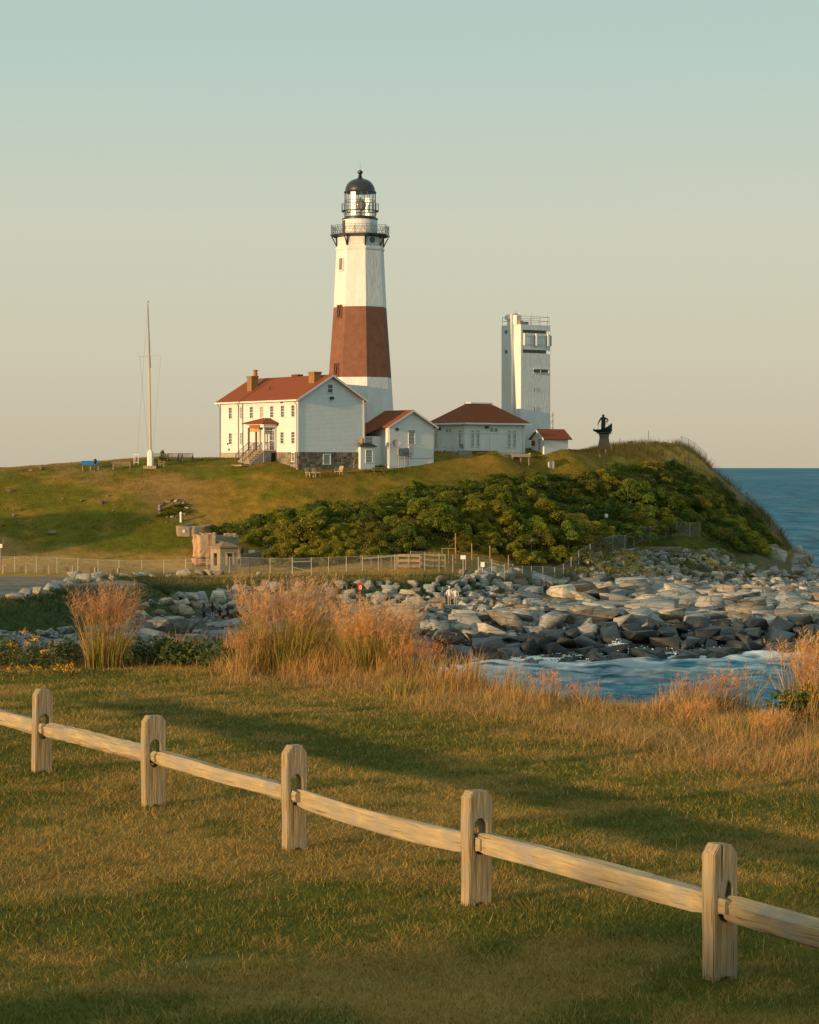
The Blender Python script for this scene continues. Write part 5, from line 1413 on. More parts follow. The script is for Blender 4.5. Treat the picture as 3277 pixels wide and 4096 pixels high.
# posts on the right crest
for k, (px, D, h) in enumerate(((2423, 314, .6), (2446, 317, .6), (2470, 320, .55), (2491, 322, .5), (2399, 311, .45))):
    o = MB().bbox(-.09, .09, -.09, .09, -.4, h, .02).build('pale_bollard', mat('cream_paint', (.62, .50, .32), .7), None, on_ground(px, D)); tag(o, 'short cream post in the row climbing the golden crest right of statue', 'post', 'cream posts on the right crest')
for px, D, h, w in ((2480, 324, 1.3, .04), (2595, 327, 1.9, .03)):
    o = MB().bbox(-w, w, -w, w, -.3, h, .008).build('thin_pole', M_greymetal, None, on_ground(px, D)); tag(o, 'thin grey pole standing on the skyline of the right crest', 'pole', 'thin poles on the right crest')
for px, D in ((2518, 324), (2528, 325)):
    o = MB().bbox(-.16, .16, -.1, .1, -.3, .75, .01).build('sign_post', M_greymetal, None, on_ground(px, D)); tag(o, 'small grey sign post on the right crest beyond the cream posts', 'sign', 'grey sign posts on the right crest')
# wire fence dropping down the seaward face
chain_fence('wire fence dropping down the seaward edge of the bluff', [(2725, 327), (2755, 328), (2780, 329), (2800, 329.5), (2825, 330)], 1.4, post_r=.03, pm=M_greymetal)
chain_fence('wire fence low on the seaward face above the rocks', [(2920, 326), (2945, 327), (2978, 328), (3002, 329)], 1.3, post_r=.03, pm=M_greymetal)
chain_fence('short wire fence by the rocks at the foot of the bluff', [(3085, 328), (3100, 328.5), (3118, 329)], 1.6, post_r=.03, pm=M_greymetal)
for px, D in ((2740, 322), (2756, 323.5)):
    o = MB().bbox(-.08, .08, -.08, .08, -.4, 1.5, .02).build('bluff_post', M_tanwood, None, on_ground(px, D)); tag(o, 'tan timber post at the top of the seaward slope', 'post', 'timber posts on the seaward slope')
# driftwood planks
o = rough_block(blk(-2.6, 2.6, -.25, .25, 0, .5), 5, .06, 31); dw = link('driftwood_log', o, M_greywood, None, on_ground(2640, 287, .5), R(-6)); tag(dw, 'long grey driftwood timber lying below the wire fence', 'log')
o = rough_block(blk(-1.6, 1.6, -.2, .2, 0, .4), 5, .05, 32); dw = link('driftwood_log', o, M_greywood, None, on_ground(2560, 296, 1.2), R(5)); tag(dw, 'pale timber lying in dark shrubs at the right of slope', 'log')
# ------------------------------------------------------------------ boulders
def ray_ground(px, py, d0=246.0, d1=300.0):
    """distance at which the ground meets the sight line through a photo point"""
    D = np.linspace(d0, d1, 400)
    g_ = ground_h(gx(px, D), D); s_ = pz(py, D)
    k = np.nonzero(g_ >= s_)[0]
    return float(D[k[0]]) if len(k) else d1
def ico(sub):
    bm = bmesh.new(); bmesh.ops.create_icosphere(bm, subdivisions=sub, radius=1)
    bm.verts.index_update()
    v = np.array([q.co for q in bm.verts]); f = np.array([[w.index for w in q.verts] for q in bm.faces]); bm.free()
    return v / np.linalg.norm(v, axis=1)[:, None], f
ICO = {3: ico(3), 4: ico(4)}
def rock_shape(seed, flat=False):
    """angular quarry block: convex hull of scattered points with chamfered edges"""
    r_ = np.random.default_rng(seed); bm = bmesh.new()
    for k in range(12 if flat else 13):
        p = r_.uniform(-1, 1, 3); q = (np.abs(p) ** 5).sum() ** .2; p = p / q * r_.uniform(.86, 1.0)
        if flat: p[2] = np.clip(p[2] * 1.6, -.8, .8) + .12 * p[0] * r_.uniform(-1, 1)
        bm.verts.new(p)
    r = bmesh.ops.convex_hull(bm, input=bm.verts[:], use_existing_faces=False)
    bmesh.ops.delete(bm, geom=[g for g in bm.verts if not g.link_faces], context='VERTS')
    bmesh.ops.dissolve_limit(bm, angle_limit=.22, verts=bm.verts[:], edges=bm.edges[:])
    bmesh.ops.bevel(bm, geom=bm.edges[:], offset=.032, segments=1, affect='EDGES', clamp_overlap=True)
    bmesh.ops.triangulate(bm, faces=bm.faces[:])
    bm.verts.index_update()
    co = np.array([v.co for v in bm.verts]); f = np.array([[w.index for w in q.verts] for q in bm.faces]); bm.free()
    co = co + .012 * r_.normal(size=co.shape)
    return co, f
def rock_mat(name, c, c2, rough, spec=.3):
    m = mat(name, c, rough, color2=c2, scale=1.9, bump=.10, bscale=3.0, spec=spec, rand=.38, stretch=(1, 1, 2.6))
    n, l = m.node_tree.nodes, m.node_tree.links
    # cracks and bedding seams
    b = n['Principled BSDF']; src = b.inputs['Base Color'].links[0].from_socket
    tc = n.new('ShaderNodeTexCoord'); mp = n.new('ShaderNodeMapping'); mp.inputs['Scale'].default_value = (.8, .8, 2.4); mp.inputs['Rotation'].default_value = (.3, .2, 0)
    vo = n.new('ShaderNodeTexVoronoi'); vo.feature = 'DISTANCE_TO_EDGE'; vo.inputs['Scale'].default_value = 1.5
    nn = n.new('ShaderNodeTexNoise'); nn.inputs['Scale'].default_value = 2.0; nn.inputs['Detail'].default_value = 4
    ad = n.new('ShaderNodeMix'); ad.data_type = 'RGBA'; ad.inputs[0].default_value = .22
    l.new(tc.outputs['Object'], mp.inputs[0]); l.new(mp.outputs[0], nn.inputs['Vector']); l.new(mp.outputs[0], ad.inputs[6]); l.new(nn.outputs['Color'], ad.inputs[7]); l.new(ad.outputs[2], vo.inputs['Vector'])
    rp = n.new('ShaderNodeValToRGB'); rp.color_ramp.elements[0].position = .0; rp.color_ramp.elements[0].color = (.35, .33, .30, 1); rp.color_ramp.elements[1].position = .07; rp.color_ramp.elements[1].color = (1, 1, 1, 1)
    mu = n.new('ShaderNodeMix'); mu.data_type = 'RGBA'; mu.blend_type = 'MULTIPLY'; mu.inputs[0].default_value = .8
    l.new(vo.outputs['Distance'], rp.inputs[0]); l.new(src, mu.inputs[6]); l.new(rp.outputs[0], mu.inputs[7]); l.new(mu.outputs[2], b.inputs['Base Color'])
    return m
M_rk = {'tan': rock_mat('tan_rock', (.39, .345, .28), (.225, .21, .18), .85), 'grey': rock_mat('grey_rock', (.325, .32, .30), (.17, .175, .175), .85),
        'pale': rock_mat('pale_rock', (.50, .44, .34), (.34, .30, .235), .85), 'dark': rock_mat('wet_dark_rock', (.030, .036, .040), (.010, .014, .017), .42, .5), 'brown': rock_mat('brown_rock', (.26, .19, .125), (.15, .12, .09), .9)}
ROCKV = [(rock_shape(s),) * 2 for s in range(100, 108)] + [(rock_shape(s, True),) * 2 for s in range(120, 126)]
_rm = {}
def rock_mesh(k, mname):
    if (k, mname) not in _rm:
        me = mesh_np('boulder', ROCKV[k][0][0], ROCKV[k][0][1]); me.materials.append(M_rk[mname]); _rm[(k, mname)] = me
    return _rm[(k, mname)]
# candidate boulders: (x, y, z, rx, ry, rz, yaw, tilt, variant, material, zone)
cand = []
rr_ = np.random.default_rng(5)
# slabs that carry people come first
for (x, y, z) in PEOPLE:
    if y < 232: continue
    cand.append((x, y + .2, z, 1.1 + (.5 if y < 240 else 0), .9, .55, .2, 0, 8 + len(cand) % 6, 'tan', 'stand'))
cand = [c for i, c in enumerate(cand) if i in (0, 2, 4)] if len(cand) > 4 else cand
for px, py, D in ((862, 2484, 226.6),):
    x, y, z = stand(px, py, D); cand.append((x, y, z, 2.9, 1.9, .6, .1, 0, 9, 'grey', 'stand'))
keep = [(c[0], c[1], c[3]) for c in cand]
N = 60000
cx0 = rr_.uniform(-48, 74, N); cy0 = rr_.uniform(176, 345, N)
cz0 = ground_h(cx0, cy0)
cpx = CX + cx0 * FPX / cy0
u0 = rr_.random(N)
pool = []
for x, y, z, px, q in zip(cx0, cy0, cz0, cpx, u0):
    if px < -150 or px > 3420: continue
    py = CY - (z - EYE) * FPX / y
    if py < np.interp(px, [-150, 480, 560, 800, 900, 1000, 1300, 1840, 1860], [2540, 2520, 2415, 2385, 2360, 2345, 2340, 2335, 2200]): continue
    bank_left = x < 12 and 2.5 < z < 5.45 and y > 205
    mound = 1850 < px < 2060 and 244 < y < 257 and z < 5.6
    low_left = px < 700 and y < 206 and 1.0 < z < 4.2
    if z < -1.0: continue
    if (770 < px < 960 and 214 < y < 231) or (1755 < px < 1865 and 227 < y < 239) or (2125 < px < 2220 and 249 < y < 261) or (3105 < px < 3175 and 312 < y < 330): continue
    if bank_left or mound: r, zone, mt, fl = (.42 + .62 * q ** 2), 'bank', rr_.choice(['grey', 'grey', 'tan', 'brown', 'pale']), .72
    elif low_left: r, zone, mt, fl = .40 + .42 * q ** 2, 'lowleft', rr_.choice(['grey', 'tan', 'grey']), .65
    elif (z < 3.9 or (px > 2080 and z < 7 and y < np.interp(px, *FENCE_LINE) - .5)) and y < 345:
        if z < (1.75 if x > 16 else 1.4) and y < 262: r, zone, mt, fl = .6 + .95 * q ** 1.7, 'wet', 'dark', .62
        elif y < 272 - 6 * (q - .5) and not (x > 62): r, zone, mt, fl = .42 + 1.7 * q ** 2.6, 'bench', rr_.choice(['tan', 'grey', 'grey', 'pale', 'grey', 'tan', 'brown']), .34 + .35 * rr_.random() ** 2
        else: r, zone, mt, fl = .26 + .60 * q ** 2.4, 'rubble', rr_.choice(['tan', 'grey', 'brown', 'grey', 'tan', 'pale']), .72
        if x > 40 and y > 312: r *= 1.25
    elif x > 44 and y > 312 and z < 8.5 and rr_.random() < .5: r, zone, mt, fl = .6 + .9 * q, 'bluff', rr_.choice(['tan', 'grey', 'brown']), .75
    else: continue
    pool.append((r, x, y, z, zone, mt, fl))
pool.sort(key=lambda p: -p[0] * (1.35 if p[4] == 'bench' else 1))
cell = {}
def near(x, y, r):
    i, j = int(x // 3), int(y // 3)
    for a in (i - 1, i, i + 1):
        for b2_ in (j - 1, j, j + 1):
            for (X_, Y_, R_) in cell.get((a, b2_), ()):
                if (X_ - x) ** 2 + (Y_ - y) ** 2 < (.70 * (r + R_)) ** 2: return True
    return False
for x, y, r in keep: cell.setdefault((int(x // 3), int(y // 3)), []).append((x, y, r))
for r, x, y, z, zone, mt, fl in pool:
    if near(x, y, r): continue
    cell.setdefault((int(x // 3), int(y // 3)), []).append((x, y, r))
    v = rr_.integers(8, 14) if zone in ('bench',) or (zone == 'wet' and rr_.random() < .6) else rr_.integers(0, 8)
    rz_ = r * fl * rr_.uniform(.8, 1.25)
    tilt = {'bench': .22, 'wet': .45, 'rubble': .5, 'bank': .5}.get(zone, .4)
    dz = {'bench': .16, 'wet': .22, 'bank': .25, 'rubble': .2}.get(zone, .2)
    cand.append((x, y, z + dz * r - (.0 if zone != 'bench' else .1), r * 1.15, r * rr_.uniform(.7, 1.0), rz_, rr_.uniform(0, 6.28), tilt * rr_.uniform(-1, 1), int(v), mt, zone))
LBL = {'bench': ('broad flat slab on the stone bench above the dark waterline', 'flat slabs on the stone bench'), 'stand': ('flat slab with people standing on it', 'slabs people stand on'),
       'wet': ('dark wet boulder at the foam along the waterline', 'wet boulders at the waterline'), 'rubble': ('small rubble boulder below the shrubby slope and climbing fence', 'rubble below the shrub slope'),
       'bank': ('grey boulder heaped on the bank below the terrace wire fence', 'boulders on the bank'), 'lowleft': ('grey boulder at the foot of the green bank at left', 'boulders below the green bank'), 'bluff': ('boulder at the foot of the seaward bluff at far right', 'boulders under the bluff')}
def rot_mat(yaw, tilt, k): return Euler((tilt, tilt * .6 * math.sin(k), yaw)).to_matrix()
order = sorted(range(len(cand)), key=lambda i: -(cand[i][3] * cand[i][5]) ** .5 / cand[i][1] - (5 if cand[i][10] == 'stand' else 0))
inview = [i for i in order if 0 < CX + cand[i][0] * FPX / cand[i][1] < 3277 and pz(2620, cand[i][1]) < cand[i][2] + 1 + (2 if CX + cand[i][0] * FPX / cand[i][1] > 1700 else 0)]
single = set(inview[:290])
ROCK_ITEMS = []
bv, bf, bc, off = {}, {}, {}, {}
for i, (x, y, z, rx, ry, rz_, yaw, tilt, k, mt, zone) in enumerate(cand):
    top = z
    if zone == 'stand': z = z - .62 * rz_ * .98
    if i in single:
        o = link('boulder', rock_mesh(k, mt), None, None, (x, y, z))
        o.rotation_euler = (tilt, tilt * .6 * math.sin(i), yaw); o.scale = (rx, ry, rz_)
        tag(o, LBL[zone][0], 'rock', LBL[zone][1])
        size_w = 'huge' if rx > 1.9 else 'large' if rx > 1.25 else 'medium' if rx > .85 else 'small'
        ROCK_ITEMS.append((o, f"{size_w} {({'dark': 'dark wet', 'tan': 'tan', 'grey': 'grey', 'pale': 'pale', 'brown': 'brown'})[mt]} {'slab' if zone in ('bench', 'stand') else 'boulder'}", CX + x * FPX / y, y))
    else:
        co, f = ROCKV[k][1]
        M_ = np.array(rot_mat(yaw, tilt, i))
        p = (co * np.array([rx, ry, rz_])) @ M_.T + np.array([x, y, z])
        bv.setdefault(mt, []).append(p); bf.setdefault(mt, []).append(f + off.get(mt, 0)); off[mt] = off.get(mt, 0) + len(co)
LANDMARKS = [(80, 205, 'the green bank'), (420, 205, 'the left plume grass'), (860, 227, 'the four walkers'), (1145, 225, 'the tallest plume grass'), (1441, 225, 'the red life-ring stand'), (1810, 236, 'the white-clad pair'), (1900, 250, 'the braced fence gate'), (2052, 258, 'the fence corner'), (2173, 258, 'the dark-clad couple'), (2475, 219, 'the breaking wave'), (2640, 287, 'the driftwood timber'), (2850, 228, 'the foaming waterline'), (2950, 262, 'the broad stone bench'), (3141, 324, 'the lone white-shirted person'), (3180, 240, 'the right frame edge'), (1950, 215, 'the russet grass clump'), (3150, 332, 'the seaward bluff')]
ordinal_labels(ROCK_ITEMS, LANDMARKS)
allv, allf, mi, o_ = [], [], [], 0
names = list(bv)
for q, mt in enumerate(names):
    a = np.concatenate(bv[mt]); f = np.concatenate(bf[mt]); allv.append(a); allf.append(f + o_); o_ += len(a); mi.append(np.full(len(f), q, np.int32))
if allv:
    me = mesh_np('small_boulders', np.concatenate(allv), np.concatenate(allf))
    for mt in names: me.materials.append(M_rk[mt])
    me.polygons.foreach_set('material_index', np.concatenate(mi)); me.update()
    tag(link('small_boulders', me), 'mass of smaller grey and tan boulders filling the shore', 'rocks', kind='stuff')
print('boulders', len(cand), 'single', len(single))
# pebbly fill between them
PBN = 7000
bx_, by_ = rr_.uniform(-46, 70, PBN), rr_.uniform(190, 335, PBN); bz_ = ground_h(bx_, by_)
ok = (bz_ > -.2) & (bz_ < 3.6); bx_, by_, bz_ = bx_[ok], by_[ok], bz_[ok]
v1, f1 = ico(1) if False else (lambda a: a)(ico(2))
sc_ = rr_.uniform(.12, .34, len(bx_))
co = (v1[None] * rr_.uniform(.6, 1.2, (len(bx_), len(v1), 1)) * np.array([1, 1, .6]) * sc_[:, None, None] + np.stack([bx_, by_, bz_ + .08], 1)[:, None]).reshape(-1, 3)
fc = (f1[None] + (np.arange(len(bx_)) * len(v1))[:, None, None]).reshape(-1, 3)
tag(link('cobbles', mesh_np('cobbles', co, fc), M_rk['grey']), 'loose cobbles lying between the boulders', 'rocks', kind='stuff')

# stones along the edge of the gravel track, and stones on the hill
LONE = {}
def lone_rock(px, py, size_px, mt, label, group, d0=200, d1=300, k=None, flat=.7, up=.3):
    D = ray_ground(px, py, d0, d1); r = size_px * D / FPX / 2
    o = link('boulder', rock_mesh(k if k is not None else random.randrange(8), mt), None, None, (gx(px, D), D, gz(gx(px, D), D) + r * up * flat))
    o.scale = (r * 1.15, r * .9, r * flat); o.rotation_euler = (random.uniform(-.2, .2), random.uniform(-.2, .2), random.uniform(0, 6.28))
    tag(o, label, 'rock', group)
    LONE.setdefault(group, []).append((o, ('large ' if size_px > 60 else 'small ' if size_px < 16 else '') + {'pale': 'pale stone', 'tan': 'tan stone', 'grey': 'grey stone', 'brown': 'brown stone'}[mt] + {'stones edging the gravel terrace': ' edging the gravel terrace', 'stones on the hillside': ' on the hillside grass', 'stones of the rock garden': ' of rock garden'}[group], px, D))
for px, py, s in ((60, 2398, 110), (115, 2386, 120), (150, 2372, 100), (125, 2366, 80), (205, 2360, 130), (245, 2345, 110), (285, 2333, 120), (335, 2326, 120), (300, 2318, 130), (375, 2324, 90), (392, 2312, 90), (430, 2312, 80), (455, 2320, 90), (500, 2312, 80), (530, 2314, 70), (555, 2308, 80), (580, 2306, 90), (620, 2310, 70), (675, 2308, 50), (735, 2302, 90), (790, 2302, 80), (828, 2300, 80), (868, 2300, 80), (1035, 2298, 45)):
    lone_rock(px, py, s * .62, random.choice(['pale', 'tan', 'pale', 'grey']), 'pale stone in the row edging the gravel terrace', 'stones edging the gravel terrace', 196, 262)
for px, py, s in ((42, 1968, 34), (170, 1878, 36), (125, 1884, 20), (214, 2008, 12), (251, 1996, 12), (327, 2006, 24), (405, 2014, 30), (432, 1987, 22), (451, 2045, 14), (84, 2041, 22), (58, 2064, 22), (15, 2102, 22), (141, 2112, 16), (86, 2100, 18), (210, 2134, 44), (28, 2037, 12), (52, 2037, 12), (376, 2112, 12), (428, 2118, 12), (412, 2034, 8), (458, 2110, 12), (490, 2112, 12), (516, 2118, 14), (530, 2080, 12), (600, 2088, 12), (668, 2092, 12), (690, 2095, 14)):
    lone_rock(px, py, s * .85, random.choice(['brown', 'tan']), 'pale stone lying on the grassy hillside left of the bushes', 'stones on the hillside', 250, 290)
# rock garden
for k in range(34):
    a = k / 34 * 6.283; px = 697 + 62 * math.cos(a) * random.uniform(.75, 1.05); py = 2036 + 36 * math.sin(a) * random.uniform(.8, 1.1)
    lone_rock(px, py, random.uniform(12, 24), random.choice(['pale', 'tan', 'brown']), 'small stone in the rock garden on the hillside', 'stones of the rock garden', 250, 290)
HILL_MARKS = [(60, 205, 'the left frame edge'), (300, 225, 'the gravel track'), (550, 242, 'the wooden stakes'), (850, 246, 'the pillbox'), (1035, 248, 'the pillbox'), (170, 282, 'the blue information board'), (60, 270, 'the left frame edge'), (420, 272, 'the middle of the hill'), (210, 262, 'the shaded hollow'), (500, 262, 'the shadow tip'), (650, 268, 'its rim'), (745, 268, 'its rim')]
for g_, it in LONE.items(): ordinal_labels(it, HILL_MARKS)
# ------------------------------------------------------------------ leafy crowns
def leaf_cloud(seed, blobs, n, size, flat=1.0, up=.25):
    """leaf-sized faces spread through overlapping lobes; blobs: (x, y, z, r)"""
    r_ = np.random.default_rng(seed)
    B_ = np.array(blobs); w = B_[:, 3] ** 2; w /= w.sum()
    k = r_.choice(len(B_), n, p=w)
    d = r_.normal(size=(n, 3)); d /= np.linalg.norm(d, axis=1)[:, None]; d[:, 2] = np.where(d[:, 2] < -.35, -d[:, 2], d[:, 2])
    rad = B_[k, 3] * (1 - .45 * r_.random(n) ** 2.2) * (1 + .22 * (fbm(d[:, 0] * 3 + k, d[:, 1] * 3 + d[:, 2] * 2, seed) - .5))
    c = B_[k, :3] + d * rad[:, None] * np.array([1, 1, flat])
    inside = np.zeros(n, bool)
    for b2_ in B_:
        inside |= np.linalg.norm(c - b2_[:3], axis=1) < b2_[3] * .60
    c, d = c[~inside], d[~inside]; n = len(c)
    nrm = d * .75 + r_.normal(size=(n, 3)) * .55 + np.array([0, 0, up]); nrm /= np.linalg.norm(nrm, axis=1)[:, None]
    t = np.cross(nrm, r_.normal(size=(n, 3))); t /= np.linalg.norm(t, axis=1)[:, None]; b3 = np.cross(nrm, t)
    s = size * r_.uniform(.6, 1.3, n)[:, None]
    vs = np.stack([c - t * s * .5, c + b3 * s * .30, c + t * s * .5, c - b3 * s * .30], 1).reshape(-1, 3)
    fs = np.arange(n * 4).reshape(n, 4)
    tone = (.35 + 1.3 * fbm(c[:, 0] * 1.7 + seed, c[:, 1] * 1.7 + c[:, 2] * 1.9, seed + 3, 3)) * r_.uniform(.75, 1.25, n)
    return vs, fs, np.repeat(tone[:, None], 4, 0)
def shrub_proto(seed, w, h):
    r_ = random.Random(seed)
    blobs = [(0, 0, h * .45, min(w, h) * .55)]
    for k in range(r_.randint(20, 26)):
        a = r_.uniform(0, 6.28); t = r_.random() ** .6; q = w * t * 1.05
        rr0 = r_.uniform(.14, .30) * h
        blobs.append((math.cos(a) * q, math.sin(a) * q, h * (1 - .75 * t * t) * r_.uniform(.55, 1.0) - rr0 * .3, rr0))
    return blobs
def branches(seed, h, w, n=7, r0=.06):
    r_ = random.Random(seed); q = MB()
    for k in range(n):
        a = r_.uniform(0, 6.28); e_ = w * r_.uniform(.3, .7)
        q.tube([(r_.uniform(-.1, .1), r_.uniform(-.1, .1), -.25), (math.cos(a) * e_ * .4, math.sin(a) * e_ * .4, h * .4), (math.cos(a) * e_, math.sin(a) * e_, h * r_.uniform(.7, .95))], [r0, r0 * .7, r0 * .25], 5, cap=False)
    return q
M_bark = mat('shrub_bark', (.12, .09, .065), .9, var=.2)
LEAF = {'green': (.185, .215, .018), 'dark': (.13, .175, .020), 'olive': (.25, .235, .02), 'gold': (.40, .30, .03), 'russet': (.28, .20, .035)}
def leaf_mat(k):
    m = mat('leaves_' + k, LEAF[k], .65, spec=.25, translucent=.42, attr='Col', rand=.30, var=.25, scale=.9)
    return m
SHV = []
for k in range(7):
    w, h = random.uniform(1.5, 1.9), random.uniform(1.7, 2.2)
    vs, fs, tone = leaf_cloud(300 + k, shrub_proto(40 + k, w, h), 7000, .135)
    SHV.append((vs, fs, tone, branches(70 + k, h, w)))
_sm = {}
def shrub(x, y, kind, sc, v, label, group, rz=0.0, cat='shrub', zoff=-.15, name='shrub'):
    key = (v, kind)
    if key not in _sm:
        vs, fs, tone, br = SHV[v]
        a = mesh_np('foliage', vs, fs, np.array(LEAF[kind]) * tone * np.where(tone > 1.15, np.array([1.18, 1.0, .9]), np.array([.95, 1.0, 1.05]))); a.materials.append(leaf_mat(kind)); b2_ = br.mesh('stems'); b2_.materials.append(M_bark); _sm[key] = (a, b2_)
    r = empty(name, (x, y, gz(x, y) + zoff), rz); r.scale = sc
    tag(r, label, cat, group)
    link('foliage', _sm[key][0], None, r); link('stems', _sm[key][1], None, r)
    return r
def in_poly(px, py):
    c = False; n_ = len(POLY); j = n_ - 1
    for i in range(n_):
        xi, yi = POLY[i]; xj, yj = POLY[j]
        if (yi > py) != (yj > py) and px < (xj - xi) * (py - yi) / (yj - yi) + xi: c = not c
        j = i
    return c
SHN = 6000
rs_ = np.random.default_rng(17)
hx_ = rs_.uniform(-24, 54, SHN); hy_ = rs_.uniform(250, 332, SHN); hz_ = ground_h(hx_, hy_)
placed = []; SHRUB_ITEMS = []
for x, y, z in zip(hx_, hy_, hz_):
    px = CX + x * FPX / y; py = CY - (z - EYE) * FPX / y
    if not in_poly(px, py): continue
    if px > 2052 and y < np.interp(px, *FENCE_LINE) + 1.6: continue
    top_edge = not in_poly(px, py - 60); top2 = not in_poly(px, py - 125); low_edge = not in_poly(px, py + 30)
    r = rs_.uniform(1.1, 2.2) * (.45 if top_edge else .70 if top2 else .66 if low_edge else 1.0)
    if px > 2650: r *= .85
    if any((x - a) ** 2 + (y - b2_) ** 2 < (.56 * (r + c)) ** 2 for a, b2_, c in placed): continue
    placed.append((x, y, r))
print('shrubs', len(placed))
KLAB = {'green': 'leafy mid-green bush growing on the slope below the white buildings', 'dark': 'deep green bush in the dense thicket on the slope', 'olive': 'olive-brown bush on the sunlit part of the slope', 'gold': 'golden yellow bush glowing among green ones on the slope', 'russet': 'russet-leaved bush on the lower sunlit slope'}
for k, (x, y, r) in enumerate(placed):
    px = CX + x * FPX / y
    f = float(vnoise(np.array([x * .13]), np.array([y * .13]), 44)[0]); q = rs_.random()
    right = sstep(1900, 2600, px)
    if q < .07 + .02 * right: kind = 'gold'  # gold and olive shares raised to put sunlit tops into the colour
    elif q < .09 - .06 * right: kind = 'russet'
    elif f + .5 * (q - .5) + .26 * right > .72: kind = 'dark'
    elif f + .5 * (q - .5) - .16 * right < .50: kind = 'olive'
    else: kind = 'green'
    tall = rs_.uniform(.75, 1.15) * (.7 if kind == 'gold' else 1)
    so_ = shrub(x, y, kind, (r * .86, r * .86, r * .80 * tall), int(rs_.integers(0, 7)), KLAB[kind], kind + ' bushes of the slope thicket', rs_.uniform(0, 6.28), zoff=-.25)
    SHRUB_ITEMS.append((so_, ('large ' if r > 1.7 else 'small ' if r < 1.05 else 'medium ') + {'green': 'mid-green bush', 'dark': 'deep green bush', 'olive': 'olive bush', 'gold': 'golden yellow bush', 'russet': 'russet bush'}[kind], px, y))
SLOPE_MARKS = [(857, 258, 'the bunker ruin'), (1100, 262, 'the slat fence'), (1290, 268, 'the mid terrace fence'), (1660, 256, 'the wooden landing'), (1900, 262, 'the tall timber stakes'), (2126, 272, 'the small white slope notice'), (2426, 288, 'the right-hand white notice'), (2083, 301, 'the brown information board'), (2420, 316, 'the statue'), (2640, 292, 'the driftwood timber'), (2740, 322, 'the seaward timber posts'), (2900, 326, 'the seaward wire fence'), (2650, 310, 'the golden crest'), (1650, 285, 'the link building lawn'), (1400, 274, 'the adirondack lawn'), (3050, 325, 'the bluff foot'), (2250, 286, 'the middle of thicket'), (2850, 308, 'the right thicket end')]
ordinal_labels(SHRUB_ITEMS, SLOPE_MARKS)
# undergrowth knitting the bushes together
NU = 90000
xu = rs_.uniform(-24, 55, NU * 4); yu = rs_.uniform(250, 332, NU * 4); zu = ground_h(xu, yu)
ok = in_poly_np(CX + xu * FPX / yu, CY - (zu - EYE) * FPX / yu) & ((yu > np.interp(CX + xu * FPX / yu, *FENCE_LINE) + .6) | (CX + xu * FPX / yu < 2052)) | ((CX + xu * FPX / yu > 2052) & (yu < np.interp(CX + xu * FPX / yu, *FENCE_LINE) + .6) & (zu > 4.0) & (yu < 318) & (fbm(xu * .5, yu * .5, 230, 3) > .47)); xu, yu, zu = xu[ok][:NU], yu[ok][:NU], zu[ok][:NU]; nu = len(xu)
hu = .2 + 1.9 * fbm(xu * .55, yu * .55, 210, 4) ** 1.4
pu = np.stack([xu, yu, zu + hu * rs_.uniform(.55, 1.0, nu)], 1)
nr = rs_.normal(size=(nu, 3)) * .6 + np.array([-.2, -.45, .7]); nr /= np.linalg.norm(nr, axis=1)[:, None]
tu = np.cross(nr, rs_.normal(size=(nu, 3))); tu /= np.linalg.norm(tu, axis=1)[:, None]; bu_ = np.cross(nr, tu); su = rs_.uniform(.10, .24, nu)[:, None]
vu = np.stack([pu - tu * su * .5, pu + bu_ * su * .32, pu + tu * su * .5, pu - bu_ * su * .32], 1).reshape(-1, 3)
cu = fbm(xu * .3, yu * .3, 220, 3)[:, None]; cu = np.array([.085, .115, .016]) * (1 - sstep(.4, .62, cu)) + np.array([.20, .175, .022]) * sstep(.4, .62, cu)
tag(link('undergrowth', mesh_np('undergrowth', vu, np.arange(nu * 4).reshape(nu, 4), np.repeat(cu * rs_.uniform(.7, 1.35, (nu, 1)), 4, 0)), mat('undergrowth_leaf', attr='Col', rough=.7, translucent=.35)), 'low tangled undergrowth between the bushes of the slope', 'undergrowth', kind='stuff')
# rock garden plants
for px, py, s in ((690, 2035, .55), (720, 2026, .45), (668, 2040, .40), (740, 2045, .4), (705, 2050, .5), (655, 2062, .45), (750, 2052, .35), (680, 2052, .4)):
    D = ray_ground(px, py, 250, 290); shrub(gx(px, D), D, random.choice(['green', 'dark', 'olive']), (s, s, s * .6), random.randrange(7), 'low plant growing between stones of the rock garden', 'rock garden plants', random.uniform(0, 6), cat='plant', name='low_plant')
# planted tufts by the walls and single things
for px, D, s, lab in ((1920, 295.6, .42, 'grassy tuft left under the hip-roofed building wall'), (1977, 296.1, .45, 'grassy tuft right of the first under the hip-roofed building wall'), (2064, 298.5, .42, 'low planting below the right windows of hip-roofed building'), (2146, 301.5, .4, 'low planting between the hip-roofed building and shed')):
    shrub(gx(px, D), D, 'olive', (s, s * .6, s * .55), random.randrange(7), lab, None, cat='plant', name='planting')
shrub(gx(652, 284.5), 284.5, 'dark', (.28, .28, .72), 2, 'dark upright bush in a pot between the crest benches', None, name='potted_bush')
for px, D, s in ((2560, 329, .5), (2620, 330, .6), (2660, 330, .45)): shrub(gx(px, D), D, 'green', (s, s, s * .5), random.randrange(7), 'low green bush on the skyline of the right crest', 'skyline bushes', name='shrub')

